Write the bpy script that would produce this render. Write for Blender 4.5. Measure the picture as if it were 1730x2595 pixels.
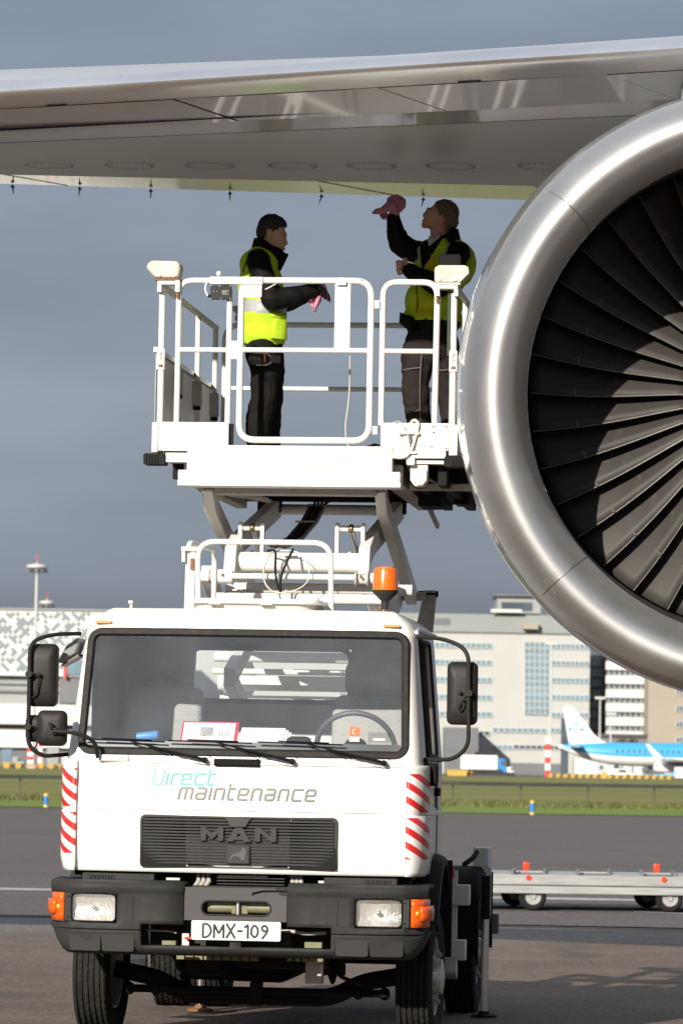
import bpy, bmesh, math, random
from mathutils import Vector, Matrix, noise
R = math.radians
random.seed(7)
scene = bpy.context.scene
for o in list(bpy.data.objects):
    bpy.data.objects.remove(o)
col = scene.collection

# ------------------------------------------------------------------ camera
PW, PH, FPX = 1730.0, 2595.0, 10400.0
EYE = Vector((0, 0, 1.70))
PITCH = math.atan((1930 - PH / 2) / FPX)
ROLL = R(1.0)
CM = Matrix.Rotation(math.pi / 2 + PITCH, 3, 'X') @ Matrix.Rotation(ROLL, 3, 'Z')
cam_data = bpy.data.cameras.new('camera')
cam = bpy.data.objects.new('camera', cam_data)
col.objects.link(cam)
cam.matrix_world = Matrix.Translation(EYE) @ CM.to_4x4()
cam_data.sensor_fit = 'VERTICAL'
cam_data.sensor_height = 36.0
cam_data.lens = FPX / PH * 36.0
cam_data.clip_start = 0.5
cam_data.clip_end = 6000
cam_data.dof.use_dof = True
cam_data.dof.focus_distance = 25.0
cam_data.dof.aperture_fstop = 7.5
scene.camera = cam
scene.render.resolution_x = 682
scene.render.resolution_y = 1024

# ------------------------------------------------------------------ light
SUN_EL, SUN_AZ = R(21.0), R(26.0)       # azimuth: to the left behind the camera
sun_data = bpy.data.lights.new('sun', 'SUN')
sun_data.energy = 5.0
sun_data.angle = R(0.53)
sun_data.color = (1.0, 0.93, 0.82)
sun = bpy.data.objects.new('sun', sun_data)
col.objects.link(sun)
SUN_DIR = Vector((-math.sin(SUN_AZ) * math.cos(SUN_EL), -math.cos(SUN_AZ) * math.cos(SUN_EL), math.sin(SUN_EL)))
sun.rotation_euler = SUN_DIR.to_track_quat('Z', 'Y').to_euler()
sun.location = SUN_DIR * 60

world = bpy.data.worlds.new('World')
scene.world = world
world.use_nodes = True
wt = world.node_tree
wt.nodes.clear()
def wn(t, **k):
    n = wt.nodes.new(t)
    for a, b in k.items():
        setattr(n, a, b)
    return n
w_out = wn('ShaderNodeOutputWorld')
w_bg = wn('ShaderNodeBackground')
w_sky = wn('ShaderNodeTexSky', sky_type='NISHITA')
w_sky.sun_disc = False
w_sky.sun_elevation = SUN_EL
w_sky.sun_rotation = math.atan2(SUN_DIR.x, SUN_DIR.y)
w_sky.dust_density = 2.0
w_tc = wn('ShaderNodeTexCoord')
w_sep = wn('ShaderNodeSeparateXYZ')
wt.links.new(w_tc.outputs['Generated'], w_sep.inputs[0])
w_ramp = wn('ShaderNodeValToRGB')            # slate cloud bank by elevation
w_ramp.color_ramp.interpolation = 'EASE'
els = [(0.0, (.125, .144, .182)), (0.028, (.140, .161, .202)), (0.055, (.182, .212, .264)), (0.085, (.205, .236, .290)),
       (0.13, (.198, .230, .288)), (0.20, (.185, .222, .282)), (0.45, (.36, .40, .46)), (1.0, (.46, .50, .57))]
cr = w_ramp.color_ramp
cr.elements[0].position = els[0][0]
cr.elements[0].color = (*els[0][1], 1)
cr.elements[1].position = els[-1][0]
cr.elements[1].color = (*els[-1][1], 1)
for p_, c_ in els[1:-1]:
    e_ = cr.elements.new(p_)
    e_.color = (*c_, 1)
wt.links.new(w_sep.outputs[2], w_ramp.inputs[0])
w_map = wn('ShaderNodeMapping')
w_map.inputs['Scale'].default_value = (2.2, 2.2, 11.0)
w_map.inputs['Rotation'].default_value = (0.12, -0.10, 0)
wt.links.new(w_tc.outputs['Generated'], w_map.inputs[0])
w_n = wn('ShaderNodeTexNoise')
w_n.inputs['Scale'].default_value = 2.6
w_n.inputs['Detail'].default_value = 6
w_n.inputs['Roughness'].default_value = .52
wt.links.new(w_map.outputs[0], w_n.inputs['Vector'])
w_nr = wn('ShaderNodeMapRange')
w_nr.inputs[1].default_value = .3
w_nr.inputs[2].default_value = .7
w_nr.inputs[3].default_value = .86
w_nr.inputs[4].default_value = 1.16
wt.links.new(w_n.outputs[0], w_nr.inputs[0])
w_mul = wn('ShaderNodeMixRGB', blend_type='MULTIPLY')
w_mul.inputs[0].default_value = 1
wt.links.new(w_ramp.outputs[0], w_mul.inputs[1])
wt.links.new(w_nr.outputs[0], w_mul.inputs[2])
w_sc = wn('ShaderNodeMixRGB', blend_type='MULTIPLY')
w_sc.inputs[0].default_value = 1
w_sc.inputs[2].default_value = (.06, .06, .06, 1)
wt.links.new(w_sky.outputs[0], w_sc.inputs[1])
w_mix = wn('ShaderNodeMixRGB')               # mostly overcast, some clear sky in it
w_mix.inputs[0].default_value = .9
wt.links.new(w_sc.outputs[0], w_mix.inputs[1])
wt.links.new(w_mul.outputs[0], w_mix.inputs[2])
wt.links.new(w_mix.outputs[0], w_bg.inputs[0])
w_bg.inputs[1].default_value = 1.0
wt.links.new(w_bg.outputs[0], w_out.inputs[0])

vs = scene.view_settings
vs.view_transform = 'Standard'
vs.look = 'None'
vs.exposure = 0.42
vs.gamma = 1.0
vs.use_curve_mapping = False
scene.render.engine = 'CYCLES'
scene.cycles.max_bounces = 8
scene.cycles.transparent_max_bounces = 12
scene.cycles.caustics_reflective = False
scene.cycles.caustics_refractive = False

# ------------------------------------------------------------------ helpers
def ray(px, py):
    return CM @ Vector(((px - PW / 2) / FPX, -(py - PH / 2) / FPX, -1.0))
def at(px, py, d):
    v = ray(px, py)
    return EYE + v * (d / v.y)
def ground(px, py):
    v = ray(px, py)
    return EYE + v * (-EYE.z / v.z)

class MB:
    """collects shapes; build() links them as one mesh object"""
    def __init__(s):
        s.v, s.f, s.mi, s.cur = [], [], [], 0
    def mat(s, i):
        s.cur = i
        return s
    def add(s, vs_, fs_):
        b = len(s.v)
        s.v += [tuple(q) for q in vs_]
        for f in fs_:
            s.f.append(tuple(b + i for i in f))
            s.mi.append(s.cur)
        return s
    def box(s, x0, x1, y0, y1, z0, z1):
        return s.add([(x0, y0, z0), (x1, y0, z0), (x1, y1, z0), (x0, y1, z0), (x0, y0, z1), (x1, y0, z1), (x1, y1, z1), (x0, y1, z1)],
                     [(0, 3, 2, 1), (4, 5, 6, 7), (0, 1, 5, 4), (1, 2, 6, 5), (2, 3, 7, 6), (3, 0, 4, 7)])
    def obox(s, c, size, rot):
        c = Vector(c)
        h = Vector(size) / 2
        p = [c + rot @ Vector((a * h.x, b * h.y, d * h.z)) for d in (-1, 1) for a, b in ((-1, -1), (1, -1), (1, 1), (-1, 1))]
        return s.add(p, [(0, 3, 2, 1), (4, 5, 6, 7), (0, 1, 5, 4), (1, 2, 6, 5), (2, 3, 7, 6), (3, 0, 4, 7)])
    def bar(s, p0, p1, w, h, up=(0, 0, 1)):
        p0, p1 = Vector(p0), Vector(p1)
        d = (p1 - p0)
        L = d.length
        d.normalize()
        upv = Vector(up)
        sx = d.cross(upv)
        if sx.length < 1e-4:
            sx = d.cross(Vector((1, 0, 0)))
        sx.normalize()
        uz = sx.cross(d)
        rot = Matrix((sx, d, uz)).transposed()
        return s.obox((p0 + p1) / 2, (w, L, h), rot)
    def prism(s, poly, a, b, ax='y'):
        def m(q, t):
            u, v = q
            return (u, t, v) if ax == 'y' else ((t, u, v) if ax == 'x' else (u, v, t))
        n = len(poly)
        return s.add([m(q, a) for q in poly] + [m(q, b) for q in poly],
                     [tuple(range(n)), tuple(range(2 * n - 1, n - 1, -1))] + [(i, (i + 1) % n, n + (i + 1) % n, n + i) for i in range(n)])
    def grid(s, rows, closed=False, skip=None):
        n = len(rows[0])
        vs_ = [p for r_ in rows for p in r_]
        fs_ = []
        for i in range(len(rows) - 1):
            for j in range(n if closed else n - 1):
                if skip and skip(i, j):
                    continue
                k = (j + 1) % n
                fs_.append((i * n + j, i * n + k, (i + 1) * n + k, (i + 1) * n + j))
        return s.add(vs_, fs_)
    def loft(s, rings, cap=True):
        n = len(rings[0])
        s.grid(rings, closed=True)
        if cap:
            s.add(rings[0], [tuple(range(n))])
            s.add(rings[-1], [tuple(range(n - 1, -1, -1))])
        return s
    def tube(s, path, r, n=10, cap=True, closed=False, flat=None):
        pts = [Vector(p) for p in path]
        m = len(pts)
        rr = r if isinstance(r, (list, tuple)) else [r] * m
        rings = []
        t0 = (pts[1] - pts[0]).normalized()
        ref = Vector((0, 0, 1)) if abs(t0.z) < .9 else Vector((1, 0, 0))
        nx = t0.cross(ref).normalized()
        for i, p in enumerate(pts):
            if closed:
                t = (pts[(i + 1) % m] - pts[i - 1]).normalized()
            else:
                a = pts[max(i - 1, 0)]
                b = pts[min(i + 1, m - 1)]
                t = (b - a).normalized()
            nx = (nx - t * nx.dot(t))
            nx.normalize()
            ny = t.cross(nx)
            k = 1.0
            if 0 < i < m - 1 and not closed:
                c_ = (pts[i] - pts[i - 1]).normalized().dot((pts[i + 1] - pts[i]).normalized())
                k = 1 / max(.6, math.sqrt(max(.0, (1 + c_) / 2)))
            rings.append([p + (nx * math.cos(2 * math.pi * j / n) + ny * math.sin(2 * math.pi * j / n)) * rr[i] * k for j in range(n)])
        if closed:
            rings.append(rings[0])
            return s.loft(rings, False)
        return s.loft(rings, cap)
    def cyl(s, p0, p1, r, n=16, r1=None):
        return s.tube([p0, p1], [r, r if r1 is None else r1], n)
    def lathe(s, prof, o, ax, n=32, a0=0, a1=2 * math.pi):
        """prof: (radius, distance along axis)"""
        o, ax = Vector(o), Vector(ax).normalized()
        ref = Vector((0, 0, 1)) if abs(ax.z) < .9 else Vector((1, 0, 0))
        nx = ax.cross(ref).normalized()
        ny = ax.cross(nx)
        full = abs(a1 - a0 - 2 * math.pi) < 1e-6
        m = n if full else n + 1
        rings = [[o + ax * t + (nx * math.cos(a0 + (a1 - a0) * j / n) + ny * math.sin(a0 + (a1 - a0) * j / n)) * r_ for j in range(m)] for r_, t in prof]
        return s.grid(rings, closed=full)
    def ball(s, c, r, n=12, m=8):
        c = Vector(c)
        r = Vector(r) if not isinstance(r, (int, float)) else Vector((r, r, r))
        rows = []
        for i in range(m + 1):
            a = math.pi * i / m
            rr = max(math.sin(a), 1e-4)
            rows.append([c + Vector((r.x * rr * math.cos(2 * math.pi * j / n), r.y * rr * math.sin(2 * math.pi * j / n), r.z * math.cos(a))) for j in range(n)])
        return s.grid(rows, closed=True)
    def build(s, name, mats, parent=None, bevel=0, seg=2, smooth=32, loc=None, rot=None, solid=0, offset=-1, subs=0):
        me = bpy.data.meshes.new(name)
        me.from_pydata(s.v, [], s.f)
        if not isinstance(mats, (list, tuple)):
            mats = [mats]
        for m_ in mats:
            me.materials.append(m_)
        me.polygons.foreach_set('material_index', s.mi)
        bm = bmesh.new()
        bm.from_mesh(me)
        bmesh.ops.remove_doubles(bm, verts=bm.verts, dist=1e-5)
        bmesh.ops.recalc_face_normals(bm, faces=bm.faces)
        bm.to_mesh(me)
        bm.free()
        if smooth:
            me.polygons.foreach_set('use_smooth', [True] * len(me.polygons))
            me.set_sharp_from_angle(angle=R(smooth))
        o = bpy.data.objects.new(name, me)
        col.objects.link(o)
        if parent:
            o.parent = parent
        if loc is not None:
            o.location = loc
        if rot is not None:
            o.rotation_euler = rot
        if solid:
            md = o.modifiers.new('solid', 'SOLIDIFY')
            md.thickness = solid
            md.offset = offset
        if bevel:
            md = o.modifiers.new('bevel', 'BEVEL')
            md.width = bevel
            md.segments = seg
            md.limit_method = 'ANGLE'
            md.angle_limit = R(40)
            md.harden_normals = False
        if subs:
            md = o.modifiers.new('subdiv', 'SUBSURF')
            md.levels = md.render_levels = subs
        return o

def fillet(pts, r, n=5):
    """round the inner corners of a polyline"""
    pts = [Vector(p) for p in pts]
    out = [pts[0]]
    for i in range(1, len(pts) - 1):
        a, b, c = pts[i - 1], pts[i], pts[i + 1]
        u, v = (a - b), (c - b)
        k = min(r, u.length * .49, v.length * .49)
        p0, p1 = b + u.normalized() * k, b + v.normalized() * k
        for j in range(n + 1):
            t = j / n
            out.append(p0 * (1 - t) ** 2 + b * 2 * t * (1 - t) + p1 * t * t)
    out.append(pts[-1])
    return out
def rrect(x0, x1, z0, z1, r, n=5):
    """closed rounded rectangle, list of (x, z)"""
    o = []
    for cx, cz, a in ((x1 - r, z1 - r, 0), (x0 + r, z1 - r, 90), (x0 + r, z0 + r, 180), (x1 - r, z0 + r, 270)):
        for i in range(n + 1):
            t = R(a + 90 * i / n)
            o.append((cx + r * math.cos(t), cz + r * math.sin(t)))
    return o
def empty(name, loc=(0, 0, 0), rz=0, parent=None):
    o = bpy.data.objects.new(name, None)
    o.empty_display_size = .3
    col.objects.link(o)
    o.location = loc
    o.rotation_euler = (0, 0, rz)
    if parent:
        o.parent = parent
    return o
def tag(o, label, cat, group=None):
    o['label'] = label
    o['category'] = cat
    if group:
        o['group'] = group
    return o
def struct(o, kind='structure'):
    o['kind'] = kind
    return o
def dup(o, parent=None, loc=None, rot=None, scale=None):
    c = o.copy()
    col.objects.link(c)
    c.parent = parent
    if loc is not None:
        c.location = loc
    if rot is not None:
        c.rotation_euler = rot
    if scale is not None:
        c.scale = scale
    return c

# ------------------------------------------------------------------ materials
MATS = {}
def mat(name, c, rough=.5, metal=0.0, var=.08, scale=3.0, bump=0.0, bscale=60.0, coat=0.0, c2=None, thr=(.45, .75), spec=.5, trans=0, stretch=None, rvar=0.0, emit=0, sheen=0, ior=0, chips=0, orand=0):
    m = bpy.data.materials.new(name)
    m.use_nodes = True
    t = m.node_tree
    b = t.nodes['Principled BSDF']
    b.inputs['Roughness'].default_value = rough
    b.inputs['Metallic'].default_value = metal
    b.inputs['Specular IOR Level'].default_value = spec
    if coat:
        b.inputs['Coat Weight'].default_value = coat
        b.inputs['Coat Roughness'].default_value = .06
    if trans:
        b.inputs['Transmission Weight'].default_value = trans
    if sheen:
        b.inputs['Sheen Weight'].default_value = sheen
    tc = t.nodes.new('ShaderNodeTexCoord')
    src = tc.outputs['Object']
    if stretch:
        mp = t.nodes.new('ShaderNodeMapping')
        mp.inputs['Scale'].default_value = stretch
        t.links.new(src, mp.inputs[0])
        src = mp.outputs[0]
    n = t.nodes.new('ShaderNodeTexNoise')
    n.inputs['Scale'].default_value = scale
    n.inputs['Detail'].default_value = 8
    n.inputs['Roughness'].default_value = .62
    t.links.new(src, n.inputs['Vector'])
    mr = t.nodes.new('ShaderNodeMapRange')
    mr.inputs[1].default_value = .3
    mr.inputs[2].default_value = .7
    mr.inputs[3].default_value = 1 - var
    mr.inputs[4].default_value = 1 + var
    t.links.new(n.outputs[0], mr.inputs[0])
    mul = t.nodes.new('ShaderNodeMixRGB')
    mul.blend_type = 'MULTIPLY'
    mul.inputs[0].default_value = 1
    mul.inputs[1].default_value = (*c, 1)
    t.links.new(mr.outputs[0], mul.inputs[2])
    out = mul.outputs[0]
    if c2:
        n2 = t.nodes.new('ShaderNodeTexNoise')
        n2.inputs['Scale'].default_value = scale * 2.7
        n2.inputs['Detail'].default_value = 10
        n2.inputs['Roughness'].default_value = .7
        t.links.new(src, n2.inputs['Vector'])
        m2 = t.nodes.new('ShaderNodeMapRange')
        m2.inputs[1].default_value = thr[0]
        m2.inputs[2].default_value = thr[1]
        t.links.new(n2.outputs[0], m2.inputs[0])
        mx = t.nodes.new('ShaderNodeMixRGB')
        mx.inputs[2].default_value = (*c2, 1)
        t.links.new(m2.outputs[0], mx.inputs[0])
        t.links.new(out, mx.inputs[1])
        out = mx.outputs[0]
    t.links.new(out, b.inputs['Base Color'])
    if rvar:
        rr = t.nodes.new('ShaderNodeMapRange')
        rr.inputs[1].default_value = .3
        rr.inputs[2].default_value = .7
        rr.inputs[3].default_value = max(.02, rough - rvar)
        rr.inputs[4].default_value = rough + rvar
        t.links.new(n.outputs[0], rr.inputs[0])
        t.links.new(rr.outputs[0], b.inputs['Roughness'])
    if bump:
        nb = t.nodes.new('ShaderNodeTexNoise')
        nb.inputs['Scale'].default_value = bscale
        nb.inputs['Detail'].default_value = 6
        t.links.new(src, nb.inputs['Vector'])
        bp = t.nodes.new('ShaderNodeBump')
        bp.inputs['Strength'].default_value = bump
        bp.inputs['Distance'].default_value = .01
        t.links.new(nb.outputs[0], bp.inputs['Height'])
        t.links.new(bp.outputs[0], b.inputs['Normal'])
    if ior:
        b.inputs['Coat IOR'].default_value = ior
    if chips:
        nc = t.nodes.new('ShaderNodeTexNoise')
        nc.inputs['Scale'].default_value = chips
        nc.inputs['Detail'].default_value = 3
        t.links.new(tc.outputs['Object'], nc.inputs['Vector'])
        mc = t.nodes.new('ShaderNodeMapRange')
        mc.inputs[1].default_value = .715
        mc.inputs[2].default_value = .74
        t.links.new(nc.outputs[0], mc.inputs[0])
        xc = t.nodes.new('ShaderNodeMixRGB')
        xc.inputs[2].default_value = (.13, .09, .06, 1)
        t.links.new(mc.outputs[0], xc.inputs[0])
        t.links.new(out, xc.inputs[1])
        t.links.new(xc.outputs[0], b.inputs['Base Color'])
    if orand:
        oi = t.nodes.new('ShaderNodeObjectInfo')
        om = t.nodes.new('ShaderNodeMapRange')
        om.inputs[3].default_value = 1 - orand
        om.inputs[4].default_value = 1 + orand
        t.links.new(oi.outputs['Random'], om.inputs[0])
        ox_ = t.nodes.new('ShaderNodeMixRGB')
        ox_.blend_type = 'MULTIPLY'
        ox_.inputs[0].default_value = 1
        t.links.new(b.inputs['Base Color'].links[0].from_socket, ox_.inputs[1])
        t.links.new(om.outputs[0], ox_.inputs[2])
        t.links.new(ox_.outputs[0], b.inputs['Base Color'])
    if emit:
        b.inputs['Emission Color'].default_value = (*c, 1)
        b.inputs['Emission Strength'].default_value = emit
    MATS[name] = m
    return m
def glass(name, tint=(.9, .95, .95), refl=1.0, rough=.0, dirt_haze=0.0, dirt_haze_col=(.75, .75, .72)):
    m = bpy.data.materials.new(name)
    m.use_nodes = True
    t = m.node_tree
    t.nodes.clear()
    o = t.nodes.new('ShaderNodeOutputMaterial')
    tr = t.nodes.new('ShaderNodeBsdfTransparent')
    tr.inputs[0].default_value = (*tint, 1)
    gl = t.nodes.new('ShaderNodeBsdfGlossy')
    gl.inputs['Roughness'].default_value = rough
    fr = t.nodes.new('ShaderNodeFresnel')
    fr.inputs[0].default_value = 1.5
    ml = t.nodes.new('ShaderNodeMath')
    ml.operation = 'MULTIPLY'
    ml.inputs[1].default_value = refl
    t.links.new(fr.outputs[0], ml.inputs[0])
    mx = t.nodes.new('ShaderNodeMixShader')
    t.links.new(ml.outputs[0], mx.inputs[0])
    t.links.new(tr.outputs[0], mx.inputs[1])
    t.links.new(gl.outputs[0], mx.inputs[2])
    last = mx
    if dirt_haze:
        df = t.nodes.new('ShaderNodeBsdfDiffuse')
        df.inputs[0].default_value = (*dirt_haze_col, 1)
        n = t.nodes.new('ShaderNodeTexNoise')
        n.inputs['Scale'].default_value = 2.2
        n.inputs['Detail'].default_value = 8
        tc = t.nodes.new('ShaderNodeTexCoord')
        t.links.new(tc.outputs['Object'], n.inputs['Vector'])
        mr = t.nodes.new('ShaderNodeMapRange')
        mr.inputs[1].default_value = .35
        mr.inputs[2].default_value = .8
        mr.inputs[3].default_value = dirt_haze * .65
        mr.inputs[4].default_value = dirt_haze * 1.4
        t.links.new(n.outputs[0], mr.inputs[0])
        v = t.nodes.new('ShaderNodeTexVoronoi')          # dried droplets
        v.inputs['Scale'].default_value = 38
        t.links.new(tc.outputs['Object'], v.inputs['Vector'])
        vr = t.nodes.new('ShaderNodeMapRange')
        vr.inputs[1].default_value = .10
        vr.inputs[2].default_value = .06
        vr.inputs[3].default_value = 0
        vr.inputs[4].default_value = dirt_haze * 1.6
        t.links.new(v.outputs['Distance'], vr.inputs[0])
        ad = t.nodes.new('ShaderNodeMath')
        ad.use_clamp = True
        t.links.new(mr.outputs[0], ad.inputs[0])
        t.links.new(vr.outputs[0], ad.inputs[1])
        m2 = t.nodes.new('ShaderNodeMixShader')
        t.links.new(ad.outputs[0], m2.inputs[0])
        t.links.new(mx.outputs[0], m2.inputs[1])
        t.links.new(df.outputs[0], m2.inputs[2])
        last = m2
    t.links.new(last.outputs[0], o.inputs[0])
    MATS[name] = m
    return m

white = mat('white_paint', (.80, .79, .76), .38, var=.03, scale=2, coat=.25, c2=(.70, .66, .58), thr=(.62, .95))
white2 = mat('white_lift_paint', (.76, .745, .705), .5, chips=26, var=.05, scale=3, c2=(.52, .46, .38), thr=(.60, .88), bump=.05, bscale=40)
offwhite = mat('stained_white_paint', (.66, .62, .54), .55, var=.14, scale=7, c2=(.25, .20, .15), thr=(.60, .85), bump=.08, bscale=30)
greywhite = mat('dirty_grey_steel', (.46, .44, .40), .55, var=.12, scale=4, c2=(.16, .13, .10), thr=(.55, .8), bump=.08, bscale=30)
plastic = mat('grey_plastic', (.031, .031, .031), .6, var=.14, scale=6, bump=.06, bscale=260, c2=(.056, .053, .049), thr=(.55, .85), spec=.18)
black = mat('black_plastic', (.009, .009, .009), .6, var=.15, scale=8, bump=.04, bscale=120, spec=.08)
rubber = mat('black_rubber', (.016, .0155, .015), .8, var=.2, scale=8, c2=(.04, .036, .031), thr=(.55, .9), bump=.2, bscale=50, spec=.15)
darkm = mat('oily_chassis', (.010, .0095, .009), .7, var=.3, scale=6, c2=(.03, .024, .018), thr=(.55, .8), bump=.2, bscale=30, spec=.15)
rust = mat('rust', (.22, .10, .045), .85, var=.3, scale=30)
steel = mat('bare_steel', (.55, .54, .52), .35, metal=1, var=.1, scale=8)
chrome = mat('chrome', (.85, .85, .86), .08, metal=1, var=.02)
olive = mat('olive_paint', (.17, .17, .09), .5, var=.15, scale=6)
# ================================================================== setting
def asphalt_mat(name, c, cw, scale):
    m = mat(name, c, .78, var=.16, scale=.35, c2=cw, thr=(.42, .72), bump=.5, bscale=45, spec=.35)
    t = m.node_tree
    b = t.nodes['Principled BSDF']
    src = b.inputs['Base Color'].links[0].from_socket
    tc = t.nodes.new('ShaderNodeTexCoord')
    v = t.nodes.new('ShaderNodeTexVoronoi')
    v.inputs['Scale'].default_value = scale
    t.links.new(tc.outputs['Object'], v.inputs['Vector'])
    hs = t.nodes.new('ShaderNodeMapRange')
    hs.inputs[3].default_value = .62
    hs.inputs[4].default_value = 1.38
    sp = t.nodes.new('ShaderNodeSeparateColor')
    t.links.new(v.outputs['Color'], sp.inputs[0])
    t.links.new(sp.outputs[0], hs.inputs[0])
    mm = t.nodes.new('ShaderNodeMixRGB')
    mm.blend_type = 'MULTIPLY'
    mm.inputs[0].default_value = 1
    t.links.new(src, mm.inputs[1])
    t.links.new(hs.outputs[0], mm.inputs[2])
    t.links.new(mm.outputs[0], b.inputs['Base Color'])
    return m
asphalt = asphalt_mat('asphalt_far', (.105, .092, .085), (.118, .102, .093), 26)
asphalt_near = asphalt_mat('asphalt_brown', (.150, .111, .084), (.105, .078, .060), 42)
concrete = asphalt_mat('pale_asphalt', (.150, .138, .124), (.132, .118, .105), 30)
paint_line = mat('worn_line_paint', (.42, .38, .38), .7, var=.2, scale=1.2, c2=(.16, .14, .135), thr=(.5, .8))
joint = mat('joint_tar', (.085, .078, .072), .8, var=.2, scale=1.5)
grass_far_m = mat('olive_grass', (.195, .195, .070), .95, var=.16, scale=.10, c2=(.165, .165, .060), thr=(.4, .7), bump=.1, bscale=3, spec=.1, stretch=(.25, 1, 1))
grass_near_m = mat('fresh_grass', (.155, .225, .048), .95, var=.16, scale=.3, c2=(.17, .175, .055), thr=(.4, .75), bump=.1, bscale=4, spec=.1, stretch=(.3, 1, 1))

def stain(m, scale, thr, c, stretch):
    # oil spots and tyre streaks laid over a pavement material
    t = m.node_tree
    b = t.nodes['Principled BSDF']
    src = b.inputs['Base Color'].links[0].from_socket
    tc = t.nodes.new('ShaderNodeTexCoord')
    mp = t.nodes.new('ShaderNodeMapping')
    mp.inputs['Scale'].default_value = stretch
    t.links.new(tc.outputs['Object'], mp.inputs[0])
    n = t.nodes.new('ShaderNodeTexNoise')
    n.inputs['Scale'].default_value = scale
    n.inputs['Detail'].default_value = 5
    t.links.new(mp.outputs[0], n.inputs['Vector'])
    r_ = t.nodes.new('ShaderNodeMapRange')
    r_.inputs[1].default_value, r_.inputs[2].default_value = thr
    r_.inputs[4].default_value = .75
    t.links.new(n.outputs[0], r_.inputs[0])
    mx = t.nodes.new('ShaderNodeMixRGB')
    mx.inputs[2].default_value = (*c, 1)
    t.links.new(r_.outputs[0], mx.inputs[0])
    t.links.new(src, mx.inputs[1])
    t.links.new(mx.outputs[0], b.inputs['Base Color'])
stain(asphalt_near, 1.1, (.58, .68), (.072, .060, .052), (1, .35, 1))
stain(asphalt_near, .9, (.60, .72), (.17, .12, .088), (.10, 1.3, 1))
stain(asphalt, .35, (.56, .70), (.082, .074, .070), (.12, 1, 1))
stain(asphalt, .25, (.60, .75), (.125, .112, .103), (.06, 1, 1))
stain(concrete, .8, (.55, .7), (.115, .10, .088), (.3, 1, 1))

def sheet(name, pts, z, m):
    mb = MB()
    mb.add([(p[0], p[1], z) for p in pts], [tuple(range(len(pts)))])
    return struct(mb.build(name, m, smooth=0))
sheet('ground', [(-2500, -400), (2500, -400), (2500, 3500), (-2500, 3500)], 0, asphalt)

def gline(pa, pb, xa, xb):
    """ground line through two photo points, extended to world x = xa .. xb"""
    a, b = ground(*pa), ground(*pb)
    k = (b.y - a.y) / (b.x - a.x)
    return (xa, a.y + k * (xa - a.x)), (xb, a.y + k * (xb - a.x))
g0 = gline((60, 2046), (1350, 2064), -60, 60)
sheet('grass_verge', [g0[0], g0[1], (60, g0[1][1] + 28), (-60, g0[0][1] + 28)], .02, grass_near_m)
sheet('grass_field', [(-60, g0[0][1] + 28), (60, g0[1][1] + 28), (420, 560), (-420, 560)], .015, grass_far_m)
# near pavement: brown apron, pale strip, joint, painted lines
j0 = gline((60, 2326), (1300, 2351), -30, 30)
j1 = gline((60, 2372), (1300, 2388), -30, 30)
sheet('apron', [(-30, -60), (30, -60), j1[1], j1[0]], .004, asphalt_near)
sheet('pale_strip', [j1[0], j1[1], j0[1], j0[0]], .005, concrete)
sheet('joint_strip', [j0[0], j0[1], (j0[1][0], j0[1][1] + .22), (j0[0][0], j0[0][1] + .22)], .012, joint)
l0 = gline((40, 2257), (1560, 2284), -40, 40)
sheet('painted_line', [l0[0], l0[1], (l0[1][0], l0[1][1] + .9), (l0[0][0], l0[0][1] + .9)], .006, paint_line)
l1 = gline((1615, 2313), (1728, 2317), 3.5, 9)
sheet('thin_painted_line', [l1[0], l1[1], (l1[1][0], l1[1][1] + .22), (l1[0][0], l1[0][1] + .22)], .006, paint_line)

# rough grass along the fence foot: many blades, one object
mb = MB()
fx0 = g0[0]
kf = (g0[1][1] - g0[0][1]) / 120
for i in range(9000):
    x = random.uniform(-17, 17)
    y = fx0[1] + kf * (x + 60) + 27 + random.gauss(0, 3.2)
    h = random.uniform(.08, .27)
    a = random.uniform(0, 6.28)
    w = .05
    dx, dy = math.cos(a) * w, math.sin(a) * w
    lx, ly = random.uniform(-.1, .1), random.uniform(-.1, .1)
    mb.add([(x - dx, y - dy, .01), (x + dx, y + dy, .01), (x + lx, y + ly, h)], [(0, 1, 2)])
tall_grass_m = mat('rough_grass', (.13, .14, .055), .95, var=.35, scale=.5, c2=(.13, .10, .04), thr=(.5, .8), spec=.1)
struct(mb.build('rough_grass', tall_grass_m, smooth=0), 'stuff')

# fence with low rail in the grass
fence_m = mat('dark_fence', (.055, .055, .05), .8, var=.3, scale=.6)
f0 = gline((100, 2030), (1600, 2049), -24, 24)
ft = empty('fence', (f0[0][0], f0[0][1], 0))
ang = math.atan2(f0[1][1] - f0[0][1], f0[1][0] - f0[0][0])
ft.rotation_euler = (0, 0, ang)
fl = math.hypot(f0[1][0] - f0[0][0], f0[1][1] - f0[0][1])
tag(ft, 'low dark fence with slim posts and a thick top rail across the grass', 'fence')
MB().box(0, fl, -.05, .05, .84, .99).build('rail', fence_m, ft)
mb = MB().box(-.025, .025, -.025, .025, 0, .86)
mb.cyl((0, 0, .84), (0, 0, .90), .05, 8)
post0 = mb.build('post', mat('post_brown', (.11, .095, .065), .8, var=.3, scale=2), ft)
npost = int(fl / 3.05)
post0.location = (1.0, .12, 0)
for i in range(1, npost):
    dup(post0, ft, (1.0 + 3.05 * i, .12, 0))
mb = MB()
for z in (.25, .5, .7):
    mb.cyl((0, .1, z), (fl, .1, z), .006, 4)
mb.build('wire', MATS['post_brown'], ft)

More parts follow.
